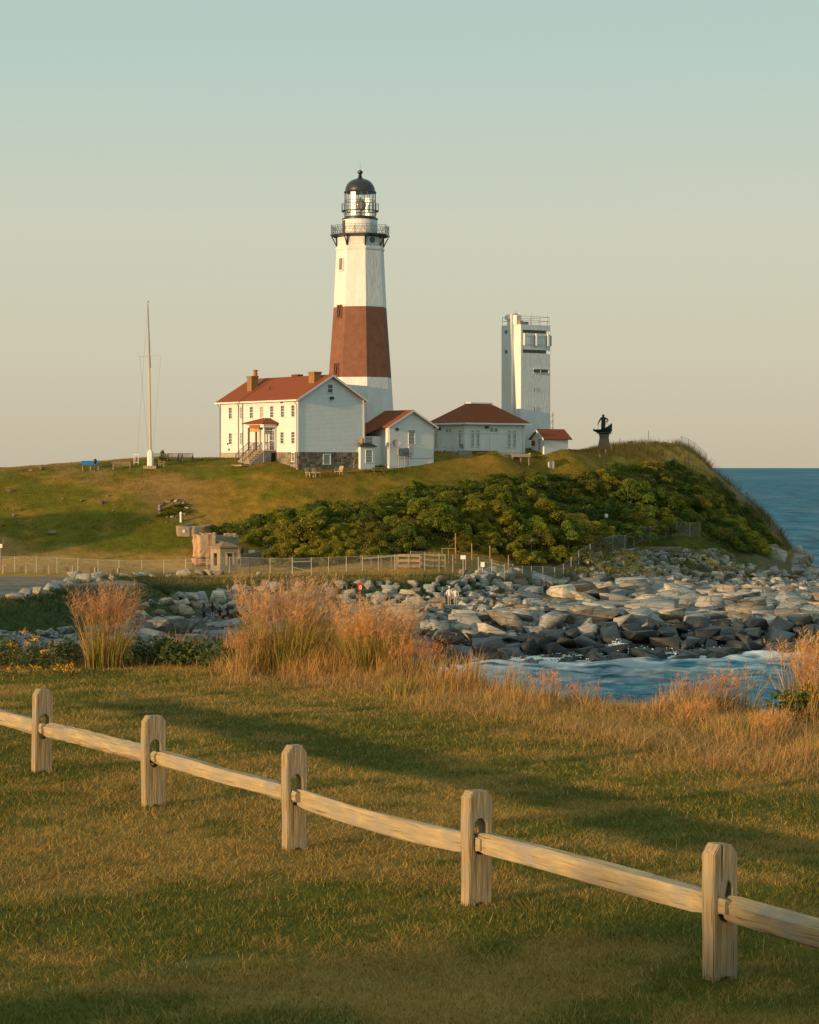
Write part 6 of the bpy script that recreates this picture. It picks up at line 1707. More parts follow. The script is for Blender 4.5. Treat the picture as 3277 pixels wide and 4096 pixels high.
# ------------------------------------------------------------------ trees and buildings off to the left and behind (they shade the lawn and the cove)
def tree_proto(seed, h, w):
    r_ = random.Random(seed)
    blobs = [(0, 0, h * .66, w * .36)]
    for k in range(13):
        a = r_.uniform(0, 6.28); q = w * r_.uniform(.15, .45)
        blobs.append((math.cos(a) * q, math.sin(a) * q, h * r_.uniform(.42, .90), w * r_.uniform(.14, .24)))
    vs, fs, tone = leaf_cloud(seed, blobs, 5200, .30)
    tk = MB(); tk.tube([(0, 0, -.5), (.1, .05, h * .3), (0, .1, h * .75)], [w * .05, w * .04, w * .015], 8)
    for k in range(7):
        a = r_.uniform(0, 6.28); tk.tube([(0, 0, h * r_.uniform(.25, .5)), (math.cos(a) * w * .2, math.sin(a) * w * .2, h * .6), (math.cos(a) * w * .38, math.sin(a) * w * .38, h * .75)], [w * .025, w * .018, w * .006], 5)
    return mesh_np('crown', vs, fs, np.array(LEAF['green']) * tone), tk.mesh('trunk')
TP = [tree_proto(900 + k, 6.0, 5.5) for k in range(3)]
for a, b2_ in TP: a.materials.append(leaf_mat('green')); b2_.materials.append(M_bark)
def tree(x, y, sc, v, label, group):
    r = empty('broadleaf_tree', (x, y, gz(x, y)), random.uniform(0, 6.28)); r.scale = sc
    tag(r, label, 'tree', group); link('crown', TP[v][0], None, r); link('trunk', TP[v][1], None, r)
def sun_line(p, q):
    """ground point p metres across and q metres up the sun's bearing"""
    c_, s_ = math.cos(SUN_AZ), math.sin(SUN_AZ)
    return (p * c_ - q * s_, -p * s_ - q * c_)
SHADE_TREES = [(*sun_line(p, q), s) for p, q, s in ((-4, 45, 1.06), (-8, 44, 1.0), (-11.3, 46, .92), (-13.4, 50, .86), (-17.2, 46, .66), (-21.4, 46, .75), (-24.4, 49, .62), (-28.6, 46, .66))]
for k, (x, y, s) in enumerate(SHADE_TREES): tree(x, y, (s, s, s), k % 3, 'broadleaf tree in the row behind the lawn', 'trees behind the lawn')
for k, (x, y, s) in enumerate(((-80, 96, .62), (-83, 104, .66), (-81, 112, .62), (-84, 119, .68), (-82, 127, .62), (-85, 134, .6), (-83, 141, .5), (-90, 110, .75), (-91, 125, .7), (-84, 147, .45), (-88, 156, .5), (-91, 164, .45), (-94, 171, .5), (-97, 178, .5), (-98, 186, .5), (-88, 168, .4), (-103, 192, .55))): tree(x, y, (s * 1.3, s * 1.3, s), k % 3, 'windswept tree on the bluff left of the cove', 'trees on the left bluff')
gb = empty('visitor_building', (-97, 211.3, gz(-97, 215))); tag(gb, 'gabled visitor building beside the gravel terrace', 'building')
g0 = 22.0 - gb.location.z
MB().box(-4, 4, 0, 9, -2, g0 - 2.9).build('wall', M_whitepaint, gb)
q = MB(); q.prism([(-.5, g0 - 3.1), (9.5, g0 - 3.1), (3.0, g0)], 'x', -4.5, 4.5); q.build('roof', M_roof, gb)
window(gb, 0, 0, 1.2, 1.2, 1.4, 'y', 2, 4)
# ------------------------------------------------------------------ split-rail fence
def wood(name, c, c2, axis_stretch):
    m = mat(name, c, .85, color2=c2, scale=3.0, stretch=axis_stretch, bump=.012, bscale=6.0, spec=.15, detail=12)
    n, l = m.node_tree.nodes, m.node_tree.links
    b = n['Principled BSDF']; src = b.inputs['Base Color'].links[0].from_socket
    # weather checks along the grain, and grey blotches
    tc = n.new('ShaderNodeTexCoord'); mp = n.new('ShaderNodeMapping'); mp.inputs['Scale'].default_value = tuple(5.0 * q if q > 1 else .9 for q in axis_stretch)
    nn = n.new('ShaderNodeTexNoise'); nn.inputs['Scale'].default_value = 1.5; nn.inputs['Detail'].default_value = 5
    rp = n.new('ShaderNodeValToRGB'); rp.color_ramp.elements[0].position = .33; rp.color_ramp.elements[0].color = (.30, .27, .24, 1); rp.color_ramp.elements[1].position = .43; rp.color_ramp.elements[1].color = (1, 1, 1, 1)
    mu = n.new('ShaderNodeMix'); mu.data_type = 'RGBA'; mu.blend_type = 'MULTIPLY'; mu.inputs[0].default_value = .85
    l.new(tc.outputs['Object'], mp.inputs[0]); l.new(mp.outputs[0], nn.inputs['Vector']); l.new(nn.outputs['Fac'], rp.inputs[0]); l.new(src, mu.inputs[6]); l.new(rp.outputs[0], mu.inputs[7])
    n3 = n.new('ShaderNodeTexNoise'); n3.inputs['Scale'].default_value = 3.5; n3.inputs['Detail'].default_value = 4; l.new(tc.outputs['Object'], n3.inputs['Vector'])
    r3 = n.new('ShaderNodeValToRGB'); r3.color_ramp.elements[0].position = .45; r3.color_ramp.elements[1].position = .62; r3.color_ramp.elements[0].color = (0, 0, 0, 1); r3.color_ramp.elements[1].color = (.7, .7, .7, 1)
    gm = n.new('ShaderNodeMix'); gm.data_type = 'RGBA'; gm.inputs[7].default_value = (.27, .25, .21, 1)
    l.new(n3.outputs['Fac'], r3.inputs[0]); l.new(r3.outputs[0], gm.inputs[0]); l.new(mu.outputs[2], gm.inputs[6]); l.new(gm.outputs[2], b.inputs['Base Color'])
    return m
M_post = wood('weathered_post_wood', (.42, .32, .18), (.24, .18, .105), (9, 9, .8))
M_rail = wood('weathered_rail_wood', (.46, .36, .205), (.28, .215, .125), (.8, 9, 9))
FD = Vector((-1.52, 2.65, 0)).normalized()       # along the fence, away from the camera
FANG = math.atan2(FD.y, FD.x) - math.pi / 2      # post faces look back along the fence
fence0 = Vector((2.03, 15.55, 0))
def post_xy(k): return fence0 + Vector((-1.52, 2.65, 0)) * k
fn = empty('split_rail_fence', (0, 20, LAWN)); tag(fn, 'weathered split-rail wooden fence crossing the lawn in the foreground', 'fence')
FO = Vector(fn.location)
def post_mesh(seed, crack):
    r_ = random.Random(seed); h, w = .89 + r_.uniform(-.03, .03), .105 + r_.uniform(-.008, .008)
    c = r_.uniform(.034, .056)
    j = lambda a: r_.uniform(-a, a)
    outer = [(-w + j(.004), -.25), (w + j(.004), -.25), (w + j(.004), .3), (w + .004, .6), (w, h - c * 1.3), (w - c, h - .004 + j(.004))]
    if crack: outer += [(-.024, h), (-.026, h * .86), (-.030, h * .76), (-.031, h * .86), (-.0285, h)]
    outer += [(-w + c, h + j(.004)), (-w + .002, h - c * 1.4), (-w - .003, .55), (-w + .002, .25)]
    def slot(z0, z1, rr0): 
        top = [(rr0 * math.cos(a), z1 - rr0 + rr0 * math.sin(a)) for a in np.linspace(0, math.pi, 9)]
        bot = [(rr0 * math.cos(a), z0 + rr0 + rr0 * math.sin(a)) for a in np.linspace(math.pi, 2 * math.pi, 9)]
        return top + bot
    dh_ = r_.uniform(-.02, .02)
    loops = [outer, slot(.375 + dh_, .645 + dh_, .058 + r_.uniform(-.006, .004)), slot(-.21, .022, .055)]
    bm = bmesh.new(); es = []
    for lp in loops:
        vs = [bm.verts.new((x, 0, z)) for x, z in lp]
        es += [bm.edges.new((vs[i], vs[(i + 1) % len(vs)])) for i in range(len(vs))]
    bmesh.ops.triangle_fill(bm, use_beauty=True, use_dissolve=False, edges=es)
    ex = bmesh.ops.extrude_face_region(bm, geom=bm.faces[:])
    t = .125
    for v in ex['geom']:
        if isinstance(v, bmesh.types.BMVert): v.co.y += t
    for v in bm.verts: v.co.y -= t / 2; v.co.x += .004 * math.sin(v.co.z * 6 + seed); v.co.y += .004 * math.sin(v.co.z * 5 + seed * 2)
    bmesh.ops.recalc_face_normals(bm, faces=bm.faces[:])
    sharp = [e_ for e_ in bm.edges if len(e_.link_faces) == 2 and e_.calc_face_angle(0) > 1.0]
    bmesh.ops.bevel(bm, geom=sharp, offset=.007, segments=2, affect='EDGES', clamp_overlap=True)
    me = bpy.data.meshes.new('post'); bm.to_mesh(me); bm.free()
    return me
for k in range(-1, 7):
    p = post_xy(k); z = gz(p.x, p.y)
    o = link('post', post_mesh(50 + k, k == 0), M_post, fn, (p.x - FO.x, p.y - FO.y, z - FO.z), FANG)
    o.rotation_euler = (0, random.uniform(-.012, .012), FANG + random.uniform(-.04, .04))
def rail_mesh(seed, L_, hh, ww, rough, sag, square):
    r_ = np.random.default_rng(seed); n_ = 40; m_ = 9 if not square else 12
    facet = r_.uniform(-.20, .10, m_) if not square else r_.uniform(-.04, .04, m_); tw = r_.uniform(-.3, .3) if not square else 0
    t = np.linspace(0, 1, n_ + 1); vs = []
    dz_ = sag * 4 * t * (1 - t)
    for i, s in enumerate(t):
        endp = min(s, 1 - s) * L_
        tap = .42 + .58 * min(1, max(0, (endp - .02) / .42))
        tap2 = .58 + .42 * min(1, max(0, (endp - .02) / .30))
        for k in range(m_):
            a = 2 * math.pi * k / m_ + math.pi / m_ + tw * s
            e_ = .45 if square else .8
            cx_, sx_ = math.cos(a), math.sin(a)
            x = abs(cx_) ** e_ * math.copysign(1, cx_) * ww / 2 * tap; z = abs(sx_) ** e_ * math.copysign(1, sx_) * hh / 2 * tap2
            jit = rough * (r_.random() - .5) + facet[k] + .05 * math.sin(s * 7 + k * 2.1 + seed)
            vs.append((s * L_, x * (1 + jit), z * (1 + jit) + dz_[i] + .006 * math.sin(s * 9 + seed) * (0 if square else 1)))
    fs = [(i * m_ + k, i * m_ + (k + 1) % m_, (i + 1) * m_ + (k + 1) % m_, (i + 1) * m_ + k) for i in range(n_) for k in range(m_)]
    fs += [tuple(range(m_)), tuple(range(n_ * m_, (n_ + 1) * m_))[::-1]]
    me = bpy.data.meshes.new('rail'); me.from_pydata(vs, [], fs); me.update()
    bm = bmesh.new(); bm.from_mesh(me); bmesh.ops.recalc_face_normals(bm, faces=bm.faces[:])
    for f in bm.faces: f.smooth = True
    for e_ in bm.edges:
        if len(e_.link_faces) == 2 and e_.calc_face_angle(0) > .45: e_.smooth = False
    bm.to_mesh(me); bm.free()
    return me
RAILS = {-1: (.185, .12, .05, -.01, False), 0: (.165, .125, .02, .0, True), 1: (.165, .075, .02, -.045, True), 2: (.165, .13, .10, .012, False), 3: (.175, .14, .14, .015, False), 4: (.165, .13, .03, 0, True), 5: (.165, .12, .05, 0, False)}
side = Vector((FD.y, -FD.x, 0))
for k, (hh, ww, rg, sag, sq_) in RAILS.items():
    a, b2_ = post_xy(k), post_xy(k + 1)
    za, zb_ = gz(a.x, a.y) + .455 + random.uniform(-.012, .02), gz(b2_.x, b2_.y) + .455 + random.uniform(-.012, .02)
    d = FD
    a2 = a - d * .13 - side * .030; b3 = b2_ + d * .16 + side * .026
    # the near end lies left in its slot, the far end right
    L_ = (b3 - a2).length
    o = link('rail', rail_mesh(80 + k, L_, hh, ww, rg, sag, sq_), M_rail, fn, (a2.x - FO.x, a2.y - FO.y, za - FO.z + .02))
    v = Vector((b3.x - a2.x, b3.y - a2.y, zb_ - za)); o.rotation_euler = v.to_track_quat('X', 'Z').to_euler()

# ------------------------------------------------------------------ blades and stems
def ribbons(root, h, w, lean, nseg, cb, ct, power=1.8, droop=.12):
    N_ = len(root); t = np.linspace(0, 1, nseg + 1)
    ang = rng.uniform(0, 2 * np.pi, N_); wd = np.stack([np.cos(ang), np.sin(ang), np.zeros(N_)], 1)
    vs = np.empty((N_, 2 * nseg + 1, 3), np.float32); cs = np.empty((N_, 2 * nseg + 1, 3), np.float32)
    ln_ = np.linalg.norm(lean, axis=1)
    for k, s in enumerate(t):
        p = root + np.stack([lean[:, 0] * h * s ** power, lean[:, 1] * h * s ** power, h * (s - droop * ln_ * s ** 2.5)], 1)
        col = cb * (1 - s) + ct * s
        if k < nseg:
            ww = (w * (1 - .75 * s))[:, None] * wd * .5
            vs[:, 2 * k] = p - ww; vs[:, 2 * k + 1] = p + ww; cs[:, 2 * k] = col; cs[:, 2 * k + 1] = col
        else:
            vs[:, 2 * k] = p; cs[:, 2 * k] = col
    tri = []
    for k in range(nseg - 1): tri += [(2 * k, 2 * k + 1, 2 * k + 3), (2 * k, 2 * k + 3, 2 * k + 2)]
    tri.append((2 * nseg - 2, 2 * nseg - 1, 2 * nseg))
    tri = np.array(tri)
    f = (tri[None] + (np.arange(N_) * (2 * nseg + 1))[:, None, None]).reshape(-1, 3)
    return vs.reshape(-1, 3), f, cs.reshape(-1, 3)
def merge(parts):
    V, F, C, o = [], [], [], 0
    for v, f, c in parts: V.append(v); F.append(f + o); C.append(c); o += len(v)
    return np.concatenate(V), np.concatenate(F), np.concatenate(C)
M_blade = mat('grass_blades', attr='Col', rough=.7, spec=.2, translucent=.30)
def C3(c, n_, v=.2): return np.array(c)[None] * (1 + v * (rng.random((n_, 1)) - .5) * 2) * (1 + .10 * (rng.random((n_, 3)) - .5))

# lawn
NL = 720000
uu = rng.random(NL); Dn = 11.0 * (48 / 11.0) ** (uu ** .85)
hwid = Dn * 1638.5 / FPX + 4.2
xl = rng.uniform(-1, 1, NL) * hwid
ok = Dn < edge_y(xl) + .5
xl, yl = xl[ok], Dn[ok]
zl = ground_h(xl, yl)
dryn = .5 * fbm(xl * .45, yl * .45, 61) + .5 * fbm(xl * 1.7, yl * 1.7, 62)
fine = fbm(xl * 4, yl * 4, 64, 3)
bare = fbm(xl * .8 + 40, yl * .8, 63)
ed = sstep(-9, -3, yl - edge_y(xl)) * sstep(-3, 4, xl + (yl - 30) * .3)
kk = rng.random(len(xl)) > .8 * sstep(.79, .84, bare)
xl, yl, zl, dryn, fine, ed = xl[kk], yl[kk], zl[kk], dryn[kk], fine[kk], ed[kk]
n_ = len(xl)
pd_ = np.clip(sstep(.43, .59, dryn) * .85 + .5 * (fine - .5) + .75 * ed + .06, 0, 1)
isdry = rng.random(n_) < pd_
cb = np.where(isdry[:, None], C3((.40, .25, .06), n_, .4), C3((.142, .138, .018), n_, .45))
cb = np.where((rng.random(n_) < .06)[:, None], C3((.54, .36, .12), n_, .2), cb)
hh = .82 * (.026 + .05 * rng.random(n_) + .06 * (rng.random(n_) > .988)) * (.5 + 1.1 * fine) * (1 + .7 * ed)
ln_ = rng.normal(0, .55, (n_, 2)); ln_[isdry] *= 1.5
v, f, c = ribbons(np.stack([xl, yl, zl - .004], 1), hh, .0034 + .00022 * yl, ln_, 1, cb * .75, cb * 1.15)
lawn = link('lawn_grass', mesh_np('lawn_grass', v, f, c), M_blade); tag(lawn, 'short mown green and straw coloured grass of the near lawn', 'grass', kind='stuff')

# dry standing grass along the edge of the bluff
TAN, TANL, RUS, GRN, OLV = (.43, .24, .075), (.62, .36, .13), (.54, .235, .065), (.10, .13, .025), (.20, .175, .035)
def grass_patch(n_, xs_, ys_, hs_, cb, ct, w=.008, lean=.22, nseg=3, wind=(.10, -.02)):
    z_ = ground_h(xs_, ys_)
    l_ = rng.normal(0, lean, (n_, 2)) + np.array(wind)
    return ribbons(np.stack([xs_, ys_, z_ - .02], 1), hs_, np.full(n_, w) * (.6 + .8 * rng.random(n_)), l_, nseg, cb, ct)
def top_h(px):
    """height of the standing grass along the photo's width"""
    return np.interp(px, [-1200, 200, 700, 900, 950, 1150, 1500, 1700, 1800, 1950, 2150, 2300, 2450, 2650, 2800, 2950, 3050, 3150, 3277, 3500], [.25, .25, .35, .55, .65, .6, .65, .62, .58, .44, .46, .32, .29, .26, .28, .31, .30, .36, .50, .5])
NT = 95000
yt = rng.uniform(25, 43, NT * 3); px_ = rng.uniform(-1300, 4600, NT * 3); xt = gx(px_, yt)
d_e = edge_y(xt) - yt
front = np.interp(px_, [-200, 800, 950, 1700, 2000, 2500, 2900, 3400], [1.2, 1.6, 4.8, 4.6, 3.4, 4.4, 5.6, 6.2])
clump = fbm(xt * .9, yt * .9, 101, 3)
pr_ = sstep(-.9, .0, -np.abs(d_e - front / 2) + front / 2) * sstep(.30, .56, clump + .08)
ok = (d_e > -.9) & (d_e < front + .6) & (rng.random(len(xt)) < pr_)
xt, yt, px_, clump, d_e, front = [a[ok][:NT] for a in (xt, yt, px_, clump, d_e, front)]
n_ = len(xt)
back = 1 - np.clip(d_e / front, 0, 1)
rag = fbm(xt * 1.5, yt * .9, 107, 3)
hs_ = top_h(px_) * (.35 + .65 * back) * (.35 + .80 * rng.random(n_)) * (.6 + .6 * clump) * (.35 + 1.5 * sstep(.34, .68, rag))
grn = (rng.random(n_) < .20 + .25 * sstep(.5, .65, fbm(xt * .6, yt * .6, 103, 3)))[:, None]
cb = np.where(grn, C3(OLV, n_, .3), C3((.34, .205, .06), n_, .3)); ct = np.where(grn, C3((.34, .25, .075), n_, .3), np.where((rng.random(n_) < .35)[:, None], C3(RUS, n_, .25), C3(TANL, n_, .3)))
parts = [grass_patch(n_, xt, yt, hs_, cb, ct, .0085, .24)]
# low tangled thatch at its foot
NB = 26000
k = rng.integers(0, n_, NB)
xb, yb = xt[k] + rng.normal(0, .25, NB), yt[k] - rng.random(NB) * .7
parts.append(grass_patch(NB, xb, yb, .10 + .22 * rng.random(NB), C3((.27, .17, .065), NB, .35), C3((.46, .30, .13), NB, .3), .008, .8, 2))
v, f, c = merge(parts)
tag(link('dry_grass', mesh_np('dry_grass', v, f, c), M_blade), 'standing dry golden grass along the edge of the bluff', 'grass', kind='stuff')

# tall ornamental clumps with feathery seed heads
def plume_clump(px, D, rad, h, n_, label, green=.5, plume=26, colp=(.46, .255, .125), lean=.13, name='plume_grass', fine=False, group=None, wind=(.07, 0)):
    x0 = gx(px, D); z0 = gz(x0, D)
    r = empty(name, (x0, D, z0 - .02)); tag(r, label, 'grass clump', group)
    a = rng.uniform(0, 6.283, n_); q = .75 * rad * np.sqrt(rng.random(n_))
    root = np.stack([q * np.cos(a) * 1.15, q * np.sin(a) * .7, np.zeros(n_)], 1)
    # leaves
    hl = h * rng.uniform(.25, .80, n_); out = np.stack([np.cos(a), np.sin(a)], 1) * (q / rad * .42)[:, None] + rng.normal(0, lean * 1.1, (n_, 2)) + np.array(wind)
    gmask = (rng.random(n_) < green)[:, None]
    lv = ribbons(root, hl, rng.uniform(.008, .017, n_), out, 4, np.where(gmask, C3((.175, .175, .020), n_, .3), C3((.34, .21, .07), n_, .3)), np.where(gmask, C3((.38, .30, .05), n_, .3), C3((.54, .34, .14), n_, .3)), droop=.3)
    link('leaves', mesh_np('leaves', *lv), M_blade, r)
    # stems
    ns = max(8, int(n_ * .30)); k = rng.integers(0, n_, ns)
    hs2 = h * (.52 + .52 * rng.beta(2.2, 1.6, ns)); o2_ = out[k] * .75 + rng.normal(0, lean * .45, (ns, 2))
    st_ = ribbons(root[k], hs2, np.full(ns, .006), o2_, 4, C3((.26, .17, .06), ns), C3((.40, .25, .11), ns))
    link('stems', mesh_np('stems', *st_), M_blade, r)
    if plume:
        t = rng.uniform(.66, 1.0, (ns, plume)) ** (.8 if not fine else 1)
        p0 = root[k][:, None] + np.stack([o2_[:, 0, None] * hs2[:, None] * t ** 1.8, o2_[:, 1, None] * hs2[:, None] * t ** 1.8, hs2[:, None] * t], -1)
        p0 = p0.reshape(-1, 3); m_ = len(p0)
        ln2 = (rng.uniform(.05, .21, m_) * np.repeat(1.15 - .8 * (t - .66) / .34, 1).ravel().clip(.3, 1.2)) * (.6 if fine else 1)
        colp = (colp[0] * 1.32, colp[1] * 1.27, colp[2] * 1.12)
        sp = ribbons(p0, ln2, np.full(m_, .009), rng.normal(0, .9, (m_, 2)) + np.array([.35, 0]), 1, C3(colp, m_, .3), C3(tuple(min(1, q_ * 1.2) for q_ in colp), m_, .3))
        link('seed_heads', mesh_np('seed_heads', *sp), M_blade, r)
    return r
plume_clump(420, 39.6, .38, 1.45, 420, 'feathery plume grass clump at left in front of the green bank', .7, 30, (.40, .225, .125), .10)
plume_clump(1145, 38.4, .72, 1.66, 900, 'largest plume grass clump, tallest and widest, with feathery tops', .8, 28, (.46, .28, .145))
plume_clump(1500, 37.8, .55, 1.34, 900, 'rounded clump of fine golden grass right of the largest clump', .75, 26, (.50, .285, .125), .14, 'fountain_grass', True)
plume_clump(1330, 38.6, .42, 1.22, 170, 'thin leaning plume grass between the two largest clumps', .25, 20, (.45, .26, .14), .2)
plume_clump(1000, 38.2, .36, .85, 260, 'short reddish grass clump left of the largest plume grass', .15, 12, (.42, .21, .10), .16, 'bunch_grass', True)
plume_clump(1660, 37.2, .40, .80, 300, 'reddish bunch grass right of the rounded golden clump', .12, 12, (.44, .20, .085), .16, 'bunch_grass', True)
plume_clump(1615, 35.0, .30, .50, 240, 'small bright green grass tuft in front of the golden clump', .95, 0, name='green_tuft')
plume_clump(2090, 36.5, .62, .98, 420, 'tall straight russet grass clump beside the cove water', .08, 12, (.46, .22, .09), .10, 'russet_grass', True)
plume_clump(2380, 34.8, .42, .86, 120, 'sparse wispy grass standing before the breaking wave', .12, 10, (.46, .27, .13), .12, 'wispy_grass', True)
plume_clump(2460, 34.6, .35, .84, 90, 'sparse wispy grass right of the breaking wave', .12, 10, (.46, .27, .13), .12, 'wispy_grass', True)
plume_clump(2985, 32.6, .22, .82, 70, 'thin upright grass tuft left of the tall right clump', .12, 12, (.46, .28, .13), .08, 'wispy_grass', True)
plume_clump(3195, 31.6, .24, 1.20, 190, 'tall pale plume grass at the right edge of the frame', .35, 22, (.50, .30, .12), .13)
plume_clump(3275, 31.4, .28, 1.05, 200, 'pinkish plume grass cut by the right frame edge', .3, 22, (.48, .28, .115), .15)
plume_clump(2820, 32.4, .5, .62, 240, 'low russet grass mound on the right of the bluff edge', .15, 8, (.42, .20, .08), .2, 'bunch_grass', True)
plume_clump(2950, 29.2, .5, .48, 300, 'low dark green and brown tussock in the dry grass at right', .6, 0, name='tussock')
plume_clump(2300, 33.6, .45, .40, 220, 'low reddish tussock at the lawn edge in the middle', .15, 6, (.40, .20, .09), .25, 'tussock', True)

for px, D, h, n_, lab in ((2250, 35.2, .74, 70, 'ragged russet tuft just right of the tall russet clump'), (2580, 34.2, .70, 60, 'thin ragged tuft right of the wispy pair'), (2690, 33.6, .62, 70, 'low ragged tuft in the middle of the right grass band'), (2890, 32.6, .78, 80, 'ragged golden tuft left of the thin upright one'), (2180, 33.8, .55, 120, 'low ragged tuft before the tall russet clump'), (2760, 30.4, .42, 160, 'short ragged tuft at the front of right grass band'), (3080, 28.4, .50, 200, 'short dense tuft at the lower right of grass band')):
    plume_clump(px, D, .22, h, n_, lab, .15, 10, (.46, .24, .09), .16, 'ragged_grass', True)

# leafy plants on the left edge, with yellow flowers
M_pleaf = mat('plant_leaf', attr='Col', rough=.6, translucent=.3)
M_flower = mat('yellow_flower', (.50, .27, .025), .7, var=.2)
def leafy_plant(px, D, h, rad, n_, label, col=(.055, .085, .025), flowers=0, fcol=None, name='leafy_plant', group=None, cat='plant', lsize=.07):
    x0 = gx(px, D); z0 = gz(x0, D); r = empty(name, (x0, D, z0 - .02)); tag(r, label, cat, group)
    ns = max(5, n_ // 16); a = rng.uniform(0, 6.283, ns); q = rad * np.sqrt(rng.random(ns))
    st_root = np.stack([q * np.cos(a), q * np.sin(a) * .7, np.zeros(ns)], 1); hs2 = h * rng.uniform(.55, 1.05, ns); lean = rng.normal(0, .16, (ns, 2))
    link('stems', mesh_np('stems', *ribbons(st_root, hs2, np.full(ns, .008), lean, 3, C3((.10, .085, .03), ns), C3(col, ns))), M_pleaf, r)
    k = rng.integers(0, ns, n_); t = rng.uniform(.1, 1, n_)
    p = st_root[k] + np.stack([lean[k, 0] * hs2[k] * t ** 1.8, lean[k, 1] * hs2[k] * t ** 1.8, hs2[k] * t], 1)
    d = rng.normal(size=(n_, 3)); d[:, 2] = np.abs(d[:, 2]) * .5; d /= np.linalg.norm(d, axis=1)[:, None]
    s2 = np.cross(d, rng.normal(size=(n_, 3))); s2 /= np.linalg.norm(s2, axis=1)[:, None]; L_ = lsize * rng.uniform(.6, 1.4, n_)[:, None]
    vs = np.stack([p, p + d * L_ * .5 + s2 * L_ * .22, p + d * L_, p + d * L_ * .5 - s2 * L_ * .22], 1).reshape(-1, 3)
    link('leaves', mesh_np('leaves', vs, np.arange(n_ * 4).reshape(n_, 4), np.repeat(C3(col, n_, .4), 4, 0)), M_pleaf, r)
    for j in range(flowers):
        i = int(rng.integers(0, ns)); tip = st_root[i] + np.array([lean[i, 0] * hs2[i], lean[i, 1] * hs2[i], hs2[i] + .01])
        m_ = 60; dd = rng.normal(0, 1, (m_, 3)) * np.array([.045, .045, .022]); pp = tip + dd
        sv = np.stack([pp + rng.normal(0, .011, (m_, 3)) for _ in range(3)], 1).reshape(-1, 3)
        link('flower_head', mesh_np('flower_head', sv, np.arange(m_ * 3).reshape(m_, 3)), fcol or M_flower, r)['kind'] = 'stuff'
    return r
GP = [(40, 40.2, .60, .55, 620, 3), (150, 39.6, .46, .5, 620, 4), (250, 40.4, .55, .45, 480, 2), (330, 40.8, .46, .4, 400, 1), (-60, 39.8, .6, .5, 300, 2)]
GL = ['goldenrod bush at the left frame edge', 'dark leafy bush thick with yellow flowers near the left edge', 'green leafy bush just left of the left plume grass', 'low green bush touching the left plume grass', 'goldenrod bush mostly cut by left edge']
for (px, D, h, r_, n_, fl), lab in zip(GP, GL): leafy_plant(px, D, h, r_, n_, lab, flowers=fl, name='flowering_bush', cat='bush')
for (px, D, h, r_, n_), lab in zip([(560, 40.4, .48, .5, 520), (680, 40.2, .50, .5, 520), (790, 40.0, .46, .45, 420), (880, 39.5, .40, .35, 240)], ['broad-leaved green bush right of the left plume grass', 'broad-leaved green bush with yellowing leaves in the middle of three', 'green bush among dry stems left of short reddish clump', 'thin green plant at the foot of the short reddish clump']):
    leafy_plant(px, D, h, r_, n_, lab, col=(.07, .105, .026), name='broadleaf_bush', cat='bush', lsize=.10)
leafy_plant(1765, 37.6, .95, .16, 90, 'dark dock plant with rusty seed spike beside russet grass', col=(.10, .085, .03), name='dock_plant')
leafy_plant(1770, 37.3, .50, .3, 160, 'green leafy weed at the foot of the dock plant', col=(.085, .11, .03), name='leafy_weed')
leafy_plant(3160, 31.2, .40, .30, 360, 'glossy green leafy bush with yellow flowers at the right edge', col=(.075, .115, .022), flowers=5, name='flowering_bush', cat='bush', lsize=.10)
leafy_plant(3230, 31.2, .45, .35, 300, 'green leafy bush under the pink plume grass at right edge', col=(.07, .105, .022), flowers=3, name='flowering_bush', cat='bush', lsize=.10)
for px, D in ((225, 38.3), (140, 38.4), (270, 38.2), (310, 38.0), (20, 38.2)): leafy_plant(px, D, .16, .18, 70, 'tiny yellow flowering weed at the lawn edge on the left', col=(.10, .12, .03), flowers=2, name='small_weed', group='yellow weeds at lawn edge', lsize=.05)
# long grass on the far bank and rough tufts of the hill
NBK = 36000
xb = rng.uniform(-44, 12, NBK * 4); yb = rng.uniform(184, 262, NBK * 4); zb2 = ground_h(xb, yb)
bank = ((zb2 > 2.9) & (zb2 < 5.75) & (yb < 252)) | ((zb2 > 5) & (zb2 < 6.6) & (yb < 243) & (xb > -35 + (yb - 202) * .40))
pxb = CX + xb * FPX / yb
dens = np.where((pxb > 560) & (zb2 < 4.6), .12, 1.0)
ok = bank & (rng.random(len(xb)) < dens); xb, yb, zb2 = xb[ok][:NBK], yb[ok][:NBK], zb2[ok][:NBK]; n_ = len(xb)
t_ = sstep(.42, .62, fbm(xb * .25, yb * .25, 120, 3))[:, None]
cb = C3((.040, .062, .020), n_, .3) * (1 - t_) + C3((.085, .095, .030), n_, .3) * t_
v, f, c = ribbons(np.stack([xb, yb, zb2 - .05], 1), rng.uniform(.25, .75, n_), np.full(n_, .045), rng.normal(0, .5, (n_, 2)) + np.array([.2, -.1]), 2, cb * .8, cb * 1.25)
tag(link('bank_grass', mesh_np('bank_grass', v, f, c), M_blade), 'long green grass covering the bank below the gravel terrace', 'grass', kind='stuff')
NH = 200000
xh = rng.uniform(-52, 54, NH * 2); yh = rng.uniform(247, 332, NH * 2); zh = ground_h(xh, yh)
pk_ = (zh > 5.6) & (zh < 20.3) & (fbm(xh * .4, yh * .4, 130, 3) > .42); xh, yh, zh = xh[pk_][:NH], yh[pk_][:NH], zh[pk_][:NH]; n_ = len(xh)
def hill_col(x, y, z):
    return ground_col(x, y, z)
hc = hill_col(xh, yh, zh) * rng.uniform(.55, 1.5, (n_, 1)) * (.7 + .6 * fbm(xh * .8, yh * .8, 140, 3))[:, None]
gold = sstep(22, 27, xh) * sstep(308, 316, yh)
hgt = (.08 + .14 * rng.random(n_)) * (1 + 4.5 * gold) + .25 * sstep(38, 44, xh) * sstep(300, 312, yh)
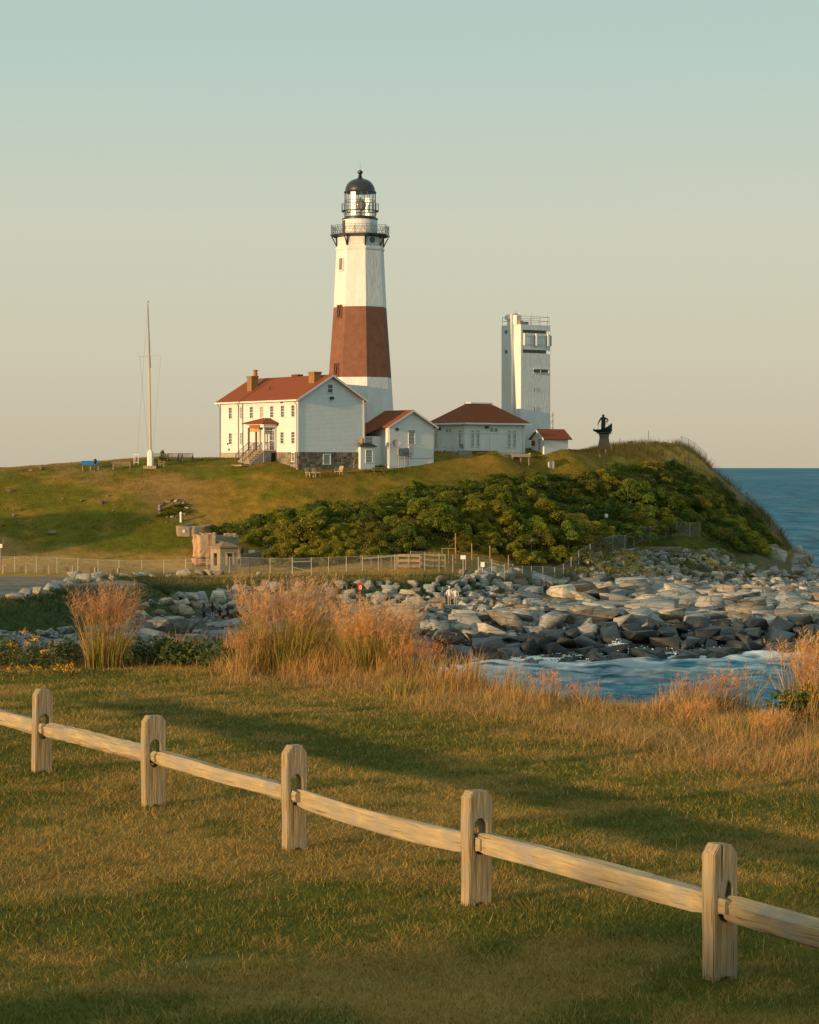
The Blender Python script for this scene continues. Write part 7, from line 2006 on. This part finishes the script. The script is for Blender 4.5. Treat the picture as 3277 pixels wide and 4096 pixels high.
v, f, c = ribbons(np.stack([xh, yh, zh - .02], 1), hgt, np.full(n_, .05), rng.normal(0, .5, (n_, 2)), 1, hc * .9, hc * 1.2)
tag(link('hill_grass', mesh_np('hill_grass', v, f, c), M_blade), 'short rough grass of the sunlit hill', 'grass', kind='stuff')

# breaking wave: spray and foam lumps against the dark stones
sp_ = empty('breaking_wave', (gx(2475, 219), 219, 0)); sp_['kind'] = 'stuff'
tag(sp_, 'white breaking wave splashing against the dark rocks', 'wave', kind='stuff')
M_foam = mat('sea_foam', (.82, .84, .82), .8, var=.05)
pv, pf, o_ = [], [], 0
vi, fi = ico(2)
for (px, D, n_, wx, hz2) in ((2470, 216.8, 2600, 1.2, .95), (2560, 217.4, 1500, 2.0, .40), (2700, 218.3, 1100, 2.4, .30), (2880, 219.3, 1100, 2.2, .35), (2250, 213.5, 700, 1.5, .25), (3200, 222.2, 400, .8, .45), (1950, 210, 900, 2.0, .25), (2080, 211, 900, 2.0, .22)):
    x = gx(px, D) + rng.normal(0, wx, n_); y = D + rng.normal(0, .5, n_); env = np.exp(-((x - gx(px, D)) / wx) ** 2)
    z = np.abs(rng.normal(0, .5, n_)) * hz2 * env + .05
    s = rng.uniform(.015, .085, n_) * (1 - .5 * z / (z.max() + .01))
    co = (vi[None] * s[:, None, None] * np.array([1.6, 1, .8]) + np.stack([x, y, z], 1)[:, None]).reshape(-1, 3)
    pv.append(co); pf.append((fi[None] + (np.arange(n_) * len(vi))[:, None, None]).reshape(-1, 3) + o_); o_ += len(co)
me = mesh_np('spray', np.concatenate(pv) - np.array(sp_.location), np.concatenate(pf), smooth=True)
link('spray', me, M_foam, sp_)

# look-alikes that still share a label are told apart by their order from the left
WORDS = ['leftmost', 'second', 'third', 'fourth', 'fifth', 'sixth', 'seventh', 'eighth', 'ninth', 'tenth', 'eleventh', 'twelfth', 'thirteenth', 'fourteenth', 'fifteenth', 'sixteenth', 'seventeenth', 'eighteenth', 'nineteenth', 'twentieth']
same = {}
for o in SC.objects:
    if o.parent is None and 'label' in o and o.get('kind') is None: same.setdefault(o['label'], []).append(o)
for lab, L_ in same.items():
    if 1 < len(L_) <= 20:
        L_.sort(key=lambda q: q.location.x / max(q.location.y, 5))
        for k, o in enumerate(L_):
            new = f'{lab}, {WORDS[k]}' + ('' if k == 0 else ' from left')
            if len(new.split()) <= 16: o['label'] = new
